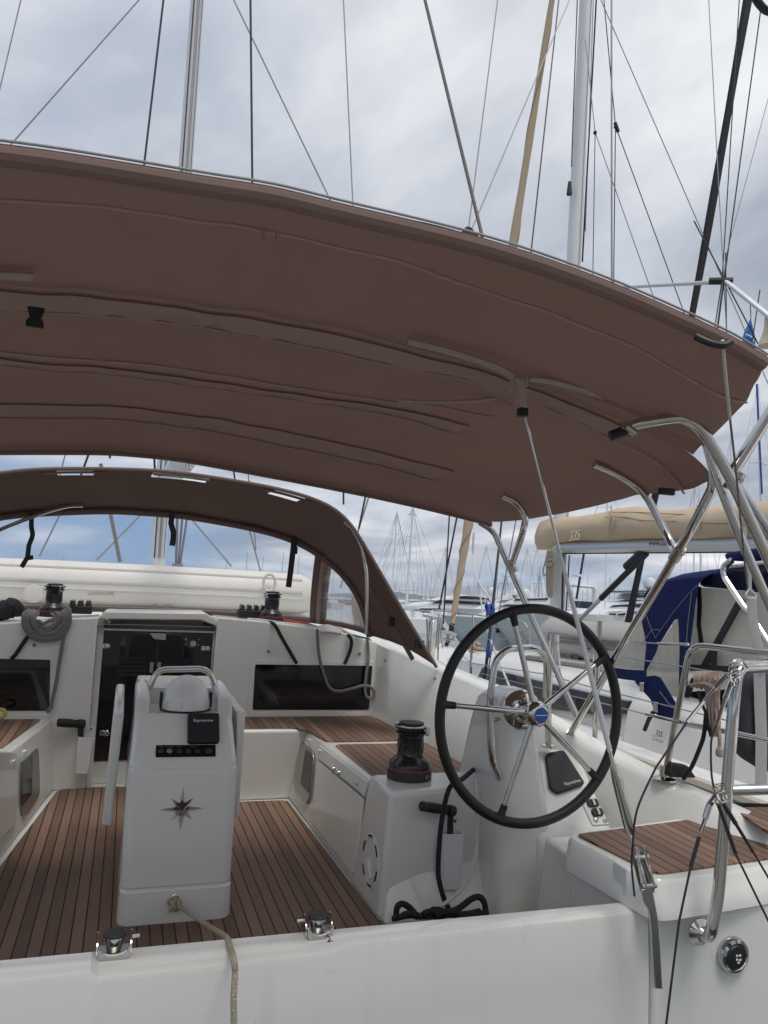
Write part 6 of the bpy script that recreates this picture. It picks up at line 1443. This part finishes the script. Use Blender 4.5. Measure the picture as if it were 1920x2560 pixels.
part('flag_mark', MB().tube(curve(rw, 4), .007, 5, squash=((0,1,0),.3)), M['white_print'], fl_)
# ================================================================== THE HARBOUR BEYOND
WL = -1.0
def wp(p, Y): return W(p, Y=Y)
def slab(name, pts, Y, depth, m, par, bev=0): return part(name, MB().prism([wp(p, Y) for p in pts], (0,depth,0)), M[m], par, bev=bev)
# long motor yacht across the fairway
YM = 86
my = thing('motor_yacht', 'long white motor yacht with black window bands, moored across the water', 'motor yacht', (wp((1100,1560),YM).x, YM, WL), fr=FW)
def hullz(Y, xl, xr, yl_top, yr_top, par, m, beam, bow=1, zb=None):
    a, b = wp((xl, yl_top), Y), wp((xr, yr_top), Y)
    rows = []
    n = 12
    for i in range(n+1):
        t = i/n; x = a.x+(b.x-a.x)*t; z = a.z+(b.z-a.z)*t
        w = beam/2*min(1, (t*2.6)**.6 if bow > 0 else ((1-t)*2.6)**.6)+.05
        sh = .12*(z-WL)
        xo = -sh*8*(1-t)**4 if bow > 0 else sh*8*t**4
        rows.append([V((x+xo, Y+beam/2-w, z)), V((x+xo*.5, Y+beam/2-w*.97, (z+WL)/2)), V((x, Y+beam/2-w*.85, WL-.3)), V((x, Y+beam/2+w*.85, WL-.3)), V((x+xo*.5, Y+beam/2+w*.97, (z+WL)/2)), V((x+xo, Y+beam/2+w, z))])
    h = part('hull', MB().loft(rows), M[m], par, ang=60)
    return a, b
hullz(YM, 1012, 1345, 1526, 1541, my, 'hull_grey', 6)
slab('boot_stripe', [(1022,1557),(1345,1566),(1345,1572),(1022,1561)], YM-.06, .1, 'boat_black', my)
slab('bulwark', [(1012,1521),(1060,1520),(1345,1536),(1345,1543),(1060,1528),(1012,1527)], YM-.05, 6, 'far_white', my)
slab('lower_window', [(1040,1524),(1110,1525),(1345,1540),(1345,1530),(1120,1521),(1030,1521)], YM-.12, .1, 'boat_black', my)
slab('deckhouse', [(1020,1520),(1080,1507),(1140,1503),(1345,1515),(1345,1533),(1120,1521)], YM+.4, 5, 'far_white', my)
slab('upper_window', [(1080,1508),(1098,1500),(1120,1500),(1345,1512),(1345,1518),(1140,1509)], YM+.3, .2, 'boat_black', my)
slab('upper_deck', [(1096,1501),(1120,1497),(1150,1491),(1195,1492),(1260,1499),(1345,1502),(1345,1514),(1120,1502)], YM+.8, 4.4, 'far_white', my)
slab('bridge_window', [(1147,1493),(1155,1490),(1190,1491),(1240,1500),(1150,1497)], YM+.65, .2, 'boat_black', my)
slab('roof', [(1152,1490),(1170,1487),(1190,1489),(1215,1496),(1190,1493)], YM+.8, 4, 'far_white', my)
for x in (1085,1092,1100,1118,1150,1200): 
    o = wp((x,1546), YM-.03); part('porthole', MB().lathe([(.14,-.05),(.14,.03)], o, (0,-1,0), 10), M['boat_black'], my)
o = wp((1145,1548), YM-.3); part('fender', MB().tube([o+V((0,0,.45)), o+V((0,0,.3)), o+V((0,0,-.3)), o+V((0,0,-.45))], [.1,.22,.22,.1], 10), M['boat_black'], my)
def radar(par, px, py, Y, h, domes=2):
    o = wp((px,py), Y)
    part('mast', MB().tube([o, o+V((0,0,h))], [.14,.05], 8).tube([o+V((-.8,0,h*.45)), o+V((.8,0,h*.45))], .05, 6).tube([o+V((-.5,0,h*.7)), o+V((.5,0,h*.7))], .04, 6).tube([o+V((-.5,0,0)), o+V((-.1,0,h*.7))], .05, 6).tube([o+V((.5,0,0)), o+V((.1,0,h*.7))], .05, 6), M['far_mast'], par)
    for i in range(domes):
        c_ = o+V(((.9 if i else -.9)*1.6, .3, .2)); part('dome', MB().lathe([(.2,-.4),(.45,-.1),(.5,.2),(.38,.5),(.0,.68)], c_, (0,0,1), 14), M['far_white'], par)
radar(my, 1170, 1488, YM+3, 1.6, 1)
# second white yacht seen over the wheel rim and others to the right
def myacht(name, label, Y, hullpx, parts_, hm='far_white', beam=5, bow=1):
    t = thing('motor_yacht', label, 'motor yacht', (wp((hullpx[0],1540),Y).x, Y, WL), fr=FW)
    hullz(Y, hullpx[0], hullpx[1], hullpx[2], hullpx[3], t, hm, beam, bow)
    for nm, pts, dy, dp, m in parts_: slab(nm, pts, Y+dy, dp, m, t)
    return t
m2 = myacht('a', 'white motor yacht with a tall radar mast and domes beyond the wheel', 74, (1200,1420,1524,1528),
   [('deckhouse',[(1225,1524),(1262,1508),(1400,1510),(1400,1528)],.4,4,'far_white'), ('window',[(1250,1516),(1268,1511),(1400,1513),(1400,1519)],.3,.2,'boat_black'), ('upper_deck',[(1262,1509),(1285,1497),(1380,1496),(1390,1511)],.8,3.4,'far_white'), ('window',[(1290,1497),(1370,1495),(1370,1500),(1285,1502)],.7,.2,'boat_black'), ('arch',[(1262,1500),(1275,1484),(1300,1484),(1300,1487),(1280,1488),(1272,1500)],1,2,'far_white')])
radar(m2, 1263, 1490, 76, 3.0, 2); radar(m2, 1347, 1494, 76, 3.4, 2)
m3 = myacht('b', 'pale blue hulled yacht with square dark windows, bow behind the wheel', 34, (1226,1330,1546,1549),
   [('window',[(1240,1567),(1253,1565),(1253,1581),(1240,1582)],-.04,.1,'boat_black'), ('window',[(1268,1569),(1273,1568),(1273,1574),(1268,1575)],-.02,.1,'boat_black'), ('deckhouse',[(1240,1547),(1290,1531),(1330,1528),(1330,1551)],.8,3,'far_white'), ('window',[(1300,1536),(1316,1531),(1330,1531),(1330,1542)],.7,.2,'boat_black'), ('rail',[(1236,1540),(1340,1538),(1340,1539),(1236,1541)],.3,.04,'far_mast'),('rail',[(1262,1530),(1263,1530),(1266,1548),(1264,1548)],.3,.04,'far_mast')], hm='hull_blue', beam=4)
m4 = myacht('c', 'white motor yacht with solar panels and a stern arch beyond the mast', 30, (1385,1500,1545,1548),
   [('cabin',[(1415,1548),(1418,1522),(1490,1524),(1498,1548)],.3,3,'far_white'), ('solar_panel',[(1434,1502),(1456,1503),(1459,1521),(1439,1519)],-.3,.1,'solar'), ('solar_panel',[(1459,1503),(1482,1505),(1484,1522),(1462,1521)],-.3,.1,'solar'), ('grey_box',[(1420,1527),(1495,1530),(1495,1551),(1420,1551)],-.2,.4,'rib_dark')])
ar = [wp(p, 30.5) for p in ((1411,1530),(1413,1463),(1480,1467),(1486,1474),(1484,1505))]
part('stern_arch', MB().tube(bend(ar, .12, 4), .07, 8, squash=((0,1,0),2)), M['far_white'], m4)
pol = [wp(p, 30) for p in ((1441,1498),(1460,1381))]
part('radar_pole', MB().tube([pol[0], pol[1], pol[1]+(pol[1]-pol[0])*.5], .055, 8), M['boat_black'], m4)
o = wp((1447,1439), 30); part('radar', MB().box((o.x-.12,29.9,o.z-.05),(o.x+.1,30.3,o.z+.05)), M['far_white'], m4, bev=.02)
m5 = myacht('d', 'white motor yacht with a dark window band, right of the radar pole', 55, (1515,1680,1526,1524),
   [('deckhouse',[(1525,1526),(1550,1508),(1640,1500),(1660,1524)],.4,4,'far_white'), ('window',[(1535,1513),(1600,1509),(1640,1512),(1640,1520),(1560,1521),(1525,1519)],.3,.2,'hull_navy'), ('bridge',[(1590,1500),(1600,1484),(1650,1482),(1660,1502)],.8,3,'far_white'), ('window',[(1592,1494),(1600,1487),(1650,1485),(1650,1494)],.7,.2,'boat_black'), ('bimini',[(1566,1478),(1660,1475),(1660,1479),(1566,1482)],.5,3,'far_dark')])
o = wp((1626,1462), 56); part('radar_dome', MB().lathe([(.2,-.5),(.5,-.2),(.55,.2),(.4,.5),(.0,.62)], o, (0,0,1), 14), M['far_white'], m5)
m6 = myacht('e', 'low white boat with a dark awning, close behind the grey dinghy', 24, (1480,1680,1540,1538),
   [('cabin',[(1500,1540),(1520,1528),(1660,1522),(1660,1540)],.4,2.4,'far_white'), ('awning',[(1545,1535),(1575,1530),(1660,1522),(1660,1531),(1600,1537)],-.2,2.6,'boat_black'), ('cabin_window',[(1530,1534),(1560,1532),(1560,1538),(1525,1539)],.3,.2,'hull_navy')])
for i in range(7):
    a = wp((1496+i*22,1543), 23.8); part('rail_post', MB().tube([a, a+V((.06,0,.16))], .018, 6), M['far_white'], m6)
# white yacht at the far left with two satellite domes
m7 = myacht('f', 'low white yacht with two round satellite domes left of the tan sail', 95, (992,1080,1506,1504),
   [('deckhouse',[(1000,1506),(1022,1500),(1070,1500),(1075,1506)],.4,4,'far_white'), ('roof',[(1022,1497),(1074,1500),(1074,1503),(1026,1503)],.2,4.5,'far_white'), ('shade',[(1030,1503),(1070,1503),(1070,1506),(1030,1506)],.3,3,'far_dark')])
for x in (1058, 1068.5):
    o = wp((x,1500), 94.5); part('dome', MB().lathe([(.12,-.25),(.2,-.05),(.21,.12),(.16,.3),(.0,.38)], o, (0,0,1), 12), M['far_white'], m7)
# tall sailing yachts
def syacht(label, base, top, Y, wpx, hullpx=None, spread=(.42,.62,.8), stays=True, m='far_white', cover=None, side=1, group=None):
    b, t = wp(base, Y), wp(top, Y); b0 = V((b.x, Y, WL+1.0)); s = Y/F
    th = thing('sailing_yacht', label, 'yacht', (b.x, Y, WL), group, fr=FW)
    L_ = max(8, (t.z-b.z)*.85); hb = 1.6
    rows = []
    for i in range(9):
        q = i/8; y = Y-L_*.45+L_*q; w = hb*(1-.15*(1-q))*min(1, ((1-q)*2.4)**.6)+.04; z = WL+1.05+.25*q
        rows.append([V((b.x-w,y,z)), V((b.x-w*.95,y,WL+.3)), V((b.x-w*.6,y,WL-.2)), V((b.x+w*.6,y,WL-.2)), V((b.x+w*.95,y,WL+.3)), V((b.x+w,y,z))])
    part('hull', MB().loft(rows), M['far_white'], th, ang=50)
    part('coachroof', MB().hexa([(b.x-.9,Y-1.8,WL+1.0),(b.x+.9,Y-1.8,WL+1.0),(b.x+.7,Y+2.2,WL+1.1),(b.x-.7,Y+2.2,WL+1.1)], [(b.x-.75,Y-1.7,WL+1.6),(b.x+.75,Y-1.7,WL+1.6),(b.x+.5,Y+1.8,WL+1.5),(b.x-.5,Y+1.8,WL+1.5)]), M['far_white'], th, bev=.05)
    r = wpx*s/2
    part('mast', MB().tube([b0, t], [r, r*.75], 8), M[m], th)
    for k in spread:
        c_ = b0.lerp(t, k); w = 1.0*(1-k*.4)*min(1.6, (t.z-b.z)/14)
        part('spreader', MB().tube([c_+V((-w,.1,-.05)), c_, c_+V((w,.1,-.05))], r*.35, 6), M[m], th)
    if stays:
        rw = .22*s*1.6
        part('stay', MB().tube([V((b.x, Y+L_*.5, WL+1.2)), t-V((0,0,.2))], rw, 5).tube([V((b.x, Y-L_*.45, WL+1.0)), t], rw, 5).tube([V((b.x-1.5, Y-.2, WL+1.1)), b0.lerp(t,.62)+V((-.8,0,0)), t], rw, 5).tube([V((b.x+1.5, Y-.2, WL+1.1)), b0.lerp(t,.62)+V((.8,0,0)), t], rw, 5), M['wire_steel'], th)
    part('boom', MB().tube([b0+V((0,0,.9)), b0+V((0,-L_*.36,.95))], .16, 8), M[cover or 'far_white'], th)
    return th
def halfstays(th, base, top, Y, offs):
    t = wp(top, Y)
    for dx, dy in offs:
        q = wp((base[0]+dx, base[1]+dy), Y); part('stay', MB().tube([q, t], .3*Y/F, 5), M['wire'], th)
ta_ = syacht('big white sailing yacht with the tallest mast left of the tan sail', (1015,1520), (1033,1266), 60, 7.5, spread=(.26,.5,.73,.93))
halfstays(ta_, (1015,1520), (1033,1268), 60, ((-70,-40),(-80,-90),(95,-50),(60,-30)))
tb2 = syacht('white sailing yacht with a tall slender mast close to the brown sprayhood', (978,1510), (993,1278), 66, 4.5, spread=(.3,.55,.78))
halfstays(tb2, (978,1510), (993,1280), 66, ((-60,-30),(-40,0),(45,-80),(60,-20)))
syacht('sailing yacht with a bare pale mast just left of the tan furled sail', (1106,1520), (1115,1367), 70, 4.5, spread=(.5,))
syacht('sailing yacht with a thin mast above the wheel, right of the tan sail', (1214,1505), (1216,1364), 80, 2.4, spread=(.25,.6))
syacht('sailing yacht whose thin mast rises left of the hanging rope hank', (1317,1490), (1319,1370), 82, 3.0, spread=(.3,.45,.6))
syacht('sailing yacht with a needle thin mast beside the tan rope hank', (1346,1490), (1344,1362), 84, 2.0, spread=(.3,.6))
syacht('sailing yacht with a stout grey mast under the boom', (1512,1545), (1520,1180), 26, 5.2, spread=(.5,.8))
syacht('sailing yacht with a grey mast right of the dark tube frame', (1757,1500), (1748,1180), 34, 7, spread=(.35,))
syacht('sailing yacht with the pale mast next to another right of the tube frame', (1735,1500), (1736,1215), 38, 5, spread=(.33,.6))
bl_ = syacht('sailing yacht with a blue edged mast at the right edge of the view', (1917,1500), (1893,960), 30, 11, spread=(.45,.7))
o = wp((1900,1180), 29.8); part('sail_edge', MB().tube([wp((1905,1235),29.8), wp((1892,960),29.8)], .05, 6), M['rope_blue'], bl_)
syacht('sailing yacht with a short mast topped by an aerial, right of the awning tubes', (1832,1500), (1827,1090), 40, 5, spread=(.6,))
# the crowd of far masts
rnd = random.Random(11)
proto = None
far_px = []
x = 985
while x < 1930:
    far_px.append((x, rnd.choice((rnd.uniform(1440, 1485), rnd.uniform(1425,1480), rnd.uniform(1458,1488))), rnd.uniform(1.3, 2.6))); x += rnd.uniform(6, 13)
for x in (20,60,95,150,190,250,300,520,560,610,650,700,740,780,830): far_px.append((x, rnd.uniform(1380,1440), 2.0))
for (x, yt, w) in far_px:
    Y = rnd.uniform(150, 230); s = Y/F; hz = 1460+(x-321)*.06
    b = wp((x, hz), Y); h = (hz-yt)*s+2.4
    m_ = MB(); r = w*s/2
    m_.tube([V((b.x,Y,WL+.9)), V((b.x+.15,Y,WL+h+.2))], [r, r*.7], 6)
    m_.tube([V((b.x-.9,Y,WL+h*.58)), V((b.x+.9,Y,WL+h*.58))], r*.4, 5)
    L_ = 11
    m_.loft([[V((b.x-k*1.7,y,WL+1.1)), V((b.x-k*1.5,y,WL-.2)), V((b.x+k*1.5,y,WL-.2)), V((b.x+k*1.7,y,WL+1.1))] for y, k in ((Y-5,.85),(Y-1,1),(Y+3,.8),(Y+6,.05))])
    m_.hexa([(b.x-1,Y-2,WL+1.05),(b.x+1,Y-2,WL+1.05),(b.x+.8,Y+2,WL+1.1),(b.x-.8,Y+2,WL+1.1)], [(b.x-.8,Y-1.8,WL+1.7),(b.x+.8,Y-1.8,WL+1.7),(b.x+.6,Y+1.8,WL+1.5),(b.x-.6,Y+1.8,WL+1.5)])
    solo('sailing_yacht', 'small far off sailing yacht in the distant crowd of bare masts', 'yacht', m_, M['far_mast'], group='far yachts with bare masts', fr=FW, base=(b.x,Y,WL))
# breakwater and hills
m_ = MB()
for i in range(160):
    x_ = -260+i*4.2+rnd.uniform(-1,1); r = rnd.uniform(.8,1.5)
    m_.lathe([(r*.5,-r*.5),(r,-.1),(r*.8,r*.5),(r*.3,r*.8)], (x_, 245+rnd.uniform(-1,1), WL+.4), (rnd.uniform(-.3,.3),rnd.uniform(-.3,.3),1), 6)
m_.box((-280,246,WL-1),(420,252,WL+1.6))
solo('breakwater', 'long low stone breakwater behind the far yachts', 'breakwater', m_, M['rock'], fr=FW, base=(0,246,WL), ang=10)
def hills(Y, prof, dep, nm):
    rows = []
    for k in range(7):
        t = k/6; rows.append([V((wp((x_,1500),Y).x*(1+.15*t), Y+dep*t, WL+max(0, (hz_*Y/F))*math.sin(PI*t)**.7*(1+.15*math.sin(x_*.13+t*5)))) for x_, hz_ in prof])
    solo(nm, None, None, MB().grid(rows), M['hill'], fr=FW, kind='structure', base=(0,Y,WL), ang=70)
pf = []
for i in range(120):
    x_ = -700+i*24
    e = 21*math.exp(-((x_-1010)/90)**2)+16*math.exp(-((x_-1110)/60)**2)+26*math.exp(-((x_-600)/240)**2)+18*math.exp(-((x_-100)/300)**2)+3*math.sin(x_*.05)+2*math.sin(x_*.13)+5*math.exp(-((x_-1500)/250)**2)
    pf.append((x_, max(.5, e)))
hills(2600, pf, 900, 'hills')
# ---- the quay we stand on, and trees behind us (they show in the dark door glass)
solo('quay', None, None, MB().box((-60,-45,-3),(60,.55,-.22)), M['concrete'], fr=FW, kind='structure', base=(0,0,-.22))
def tree(x, y, h, seed):
    r = random.Random(seed); t = thing('tree', 'broad green quay tree standing behind the camera', 'tree', (x,y,-.22), 'trees along the quay', fr=FW)
    part('trunk', MB().tube(curve([(x,y,-.22),(x+.1,y,h*.25),(x-.1,y+.1,h*.5),(x,y,h*.75)], 4), [.28]*4+[.2]*4+[.12]*5, 8), M['bark'], t)
    m_ = MB()
    for c_ in range(16):
        a = r.uniform(0,2*PI); q = r.uniform(.2,1)*h*.42; c0 = V((x+q*math.cos(a), y+q*math.sin(a), h*r.uniform(.35,1)))
        for i in range(60):
            d = V((r.gauss(0,1), r.gauss(0,1), r.gauss(0,.8)))*h*.09; p = c0+d; n = V((r.uniform(-1,1), r.uniform(-1,1), r.uniform(-1,1))).normalized(); u = n.orthogonal().normalized(); w = n.cross(u); s = .28
            m_.add([p-u*s, p+w*s*.6, p+u*s, p-w*s*.6], [(0,1,2,3)])
    part('crown', m_, M['leaf'], t)
for i, (x, y, h) in enumerate(((-14,-24,9),(-7,-22,8),(-1,-25,9.5),(6,-22,8.5),(13,-24,9),(20,-21,8.5),(-22,-20,9))): tree(x, y, h, i+50)
def haze():
    m = bpy.data.materials.new('air'); m.use_nodes = True; nt = m.node_tree; N = nt.nodes; L = nt.links
    for n in list(N): N.remove(n)
    out = N.new('ShaderNodeOutputMaterial'); v = N.new('ShaderNodeVolumePrincipled')
    v.inputs['Color'].default_value = (.80,.87,.95,1); v.inputs['Density'].default_value = .00014; v.inputs['Anisotropy'].default_value = .2
    L.new(v.outputs[0], out.inputs['Volume'])
    solo('haze', None, None, MB().box((-2900,-70,-6),(2900,3900,62)), m, fr=FW, kind='stuff', base=(0,0,-6))
haze()
solo('sea', None, None, MB().add([(-3000,-300,-1.0),(3000,-300,-1.0),(3000,6000,-1.0),(-3000,6000,-1.0)],[(0,1,2,3)]), M['sea'], fr=FW, kind='structure', base=(0,0,-1))
# ================================================================== camera, light, sky
def setup():
    cd = bpy.data.cameras.new('camera'); cam = bpy.data.objects.new('camera', cd); C.objects.link(cam)
    cd.sensor_fit = 'VERTICAL'; cd.sensor_height = 24; cd.lens = F/2560*24; cd.clip_end = 20000; cd.clip_start = .05
    ax = AWD   # rows: world axes in camera space (x right, y up, z forward)
    R = Matrix(((ax[0].x, ax[0].y, -ax[0].z), (ax[1].x, ax[1].y, -ax[1].z), (ax[2].x, ax[2].y, -ax[2].z)))
    cam.matrix_world = Matrix.Translation(EYE) @ R.to_4x4()
    sc = bpy.context.scene; sc.camera = cam
    w = bpy.data.worlds.new('World'); sc.world = w; w.use_nodes = True
    nt = w.node_tree; N = nt.nodes; L = nt.links; bg = N['Background']; bg.inputs[1].default_value = .1
    sky = N.new('ShaderNodeTexSky'); sky.sky_type = 'NISHITA'; sky.sun_disc = False
    EL, AZ = math.radians(68), math.radians(SUN_AZ)
    sky.sun_elevation = EL; sky.sun_rotation = AZ; sky.air_density = 1.0; sky.dust_density = 1.2; sky.ozone_density = 1.2
    def mth(op, a, b_=None, c=None, clamp=False):
        n = N.new('ShaderNodeMath'); n.operation = op; n.use_clamp = clamp
        for i, q in enumerate((a, b_, c)):
            if q is None: continue
            if isinstance(q, (int, float)): n.inputs[i].default_value = q
            else: L.new(q, n.inputs[i])
        return n.outputs[0]
    tc = N.new('ShaderNodeTexCoord'); sp = N.new('ShaderNodeSeparateXYZ'); L.new(tc.outputs['Generated'], sp.inputs[0])
    den = mth('ADD', mth('MAXIMUM', sp.outputs['Z'], 0), .13)
    cb = N.new('ShaderNodeCombineXYZ'); L.new(mth('DIVIDE', sp.outputs['X'], den), cb.inputs[0]); L.new(mth('DIVIDE', sp.outputs['Y'], den), cb.inputs[1])
    sv = N.new('ShaderNodeCombineXYZ'); L.new(sp.outputs['X'], sv.inputs[0]); L.new(sp.outputs['Y'], sv.inputs[1]); L.new(mth('ADD', mth('MULTIPLY', mth('MAXIMUM', sp.outputs['Z'], 0), .8), .26), sv.inputs[2])
    nv = N.new('ShaderNodeVectorMath'); nv.operation = 'NORMALIZE'; L.new(sv.outputs[0], nv.inputs[0]); L.new(nv.outputs[0], sky.inputs['Vector'])
    def noise(sc_, det, rough, off, dist=0):
        mp = N.new('ShaderNodeMapping'); mp.inputs['Location'].default_value = off; mp.inputs['Rotation'].default_value = (0,0,.5); mp.inputs['Scale'].default_value = (1,.75,1); L.new(cb.outputs[0], mp.inputs[0])
        n = N.new('ShaderNodeTexNoise'); n.inputs['Scale'].default_value = sc_; n.inputs['Detail'].default_value = det; n.inputs['Roughness'].default_value = rough; n.inputs['Distortion'].default_value = dist
        L.new(mp.outputs[0], n.inputs['Vector']); return n.outputs['Fac']
    n1 = noise(.55, 7, .52, (3.3,1.7,0), .3); n2 = noise(1.1, 6, .55, (8.1,4.2,0), .4); n3 = noise(.32, 3, .5, (1.0,9.3,0))
    # cover: thick overhead and to the right, gaps of blue low on the left
    left = mth('SUBTRACT', mth('MULTIPLY', sp.outputs['Y'], .55), mth('MULTIPLY', sp.outputs['X'], 1.0))
    low = mth('SUBTRACT', 1, mth('MULTIPLY', sp.outputs['Z'], 3.0), clamp=True)
    gap = mth('MULTIPLY', mth('MULTIPLY', mth('MAXIMUM', left, 0), low), SKY_GAP)
    cov = mth('ADD', mth('MULTIPLY', mth('SUBTRACT', n1, .38), 3.6), SKY_COV)
    cov = mth('ADD', cov, mth('MULTIPLY', mth('MAXIMUM', mth('SUBTRACT', sp.outputs['X'], .30), 0), 1.6))
    cov = mth('SUBTRACT', cov, gap, clamp=True)
    ramp = N.new('ShaderNodeValToRGB'); r = ramp.color_ramp
    r.elements[0].position = .34; r.elements[0].color = (*CL_DARK, 1); r.elements[1].position = .68; r.elements[1].color = (*CL_LIGHT, 1)
    e = r.elements.new(.5); e.color = (*CL_MID, 1)
    L.new(mth('ADD', mth('ADD', mth('MULTIPLY', n2, .95), mth('MULTIPLY', n3, .6)), -.275), ramp.inputs[0])
    mx = N.new('ShaderNodeMix'); mx.data_type = 'RGBA'; L.new(cov, mx.inputs['Factor']); L.new(sky.outputs[0], mx.inputs['A']); L.new(ramp.outputs[0], mx.inputs['B'])
    L.new(mx.outputs['Result'], bg.inputs[0])
    sd = bpy.data.lights.new('sun', 'SUN'); sd.energy = SUN_E; sd.angle = math.radians(24); sd.color = (1, .96, .90)
    so = bpy.data.objects.new('sun', sd); C.objects.link(so)
    d = V((math.sin(AZ)*math.cos(EL), math.cos(AZ)*math.cos(EL), math.sin(EL)))
    so.rotation_euler = d.to_track_quat('Z', 'Y').to_euler()
    so.location = (0,0,60)
    vs = sc.view_settings; vs.view_transform = 'Standard'; vs.look = 'None'; vs.exposure = EXPO; vs.gamma = 1
    sc.cycles.max_bounces = 8; sc.cycles.transparent_max_bounces = 12; sc.cycles.use_denoising = True
    sc.cycles.sample_clamp_indirect = 6
SUN_AZ = 172; SUN_E = 1.15; EXPO = .55; SKY_GAP = 1.6; SKY_COV = .55
CL_DARK = (2.35,2.65,3.2); CL_MID = (4.15,4.4,4.9); CL_LIGHT = (6.85,6.9,6.95)
setup()
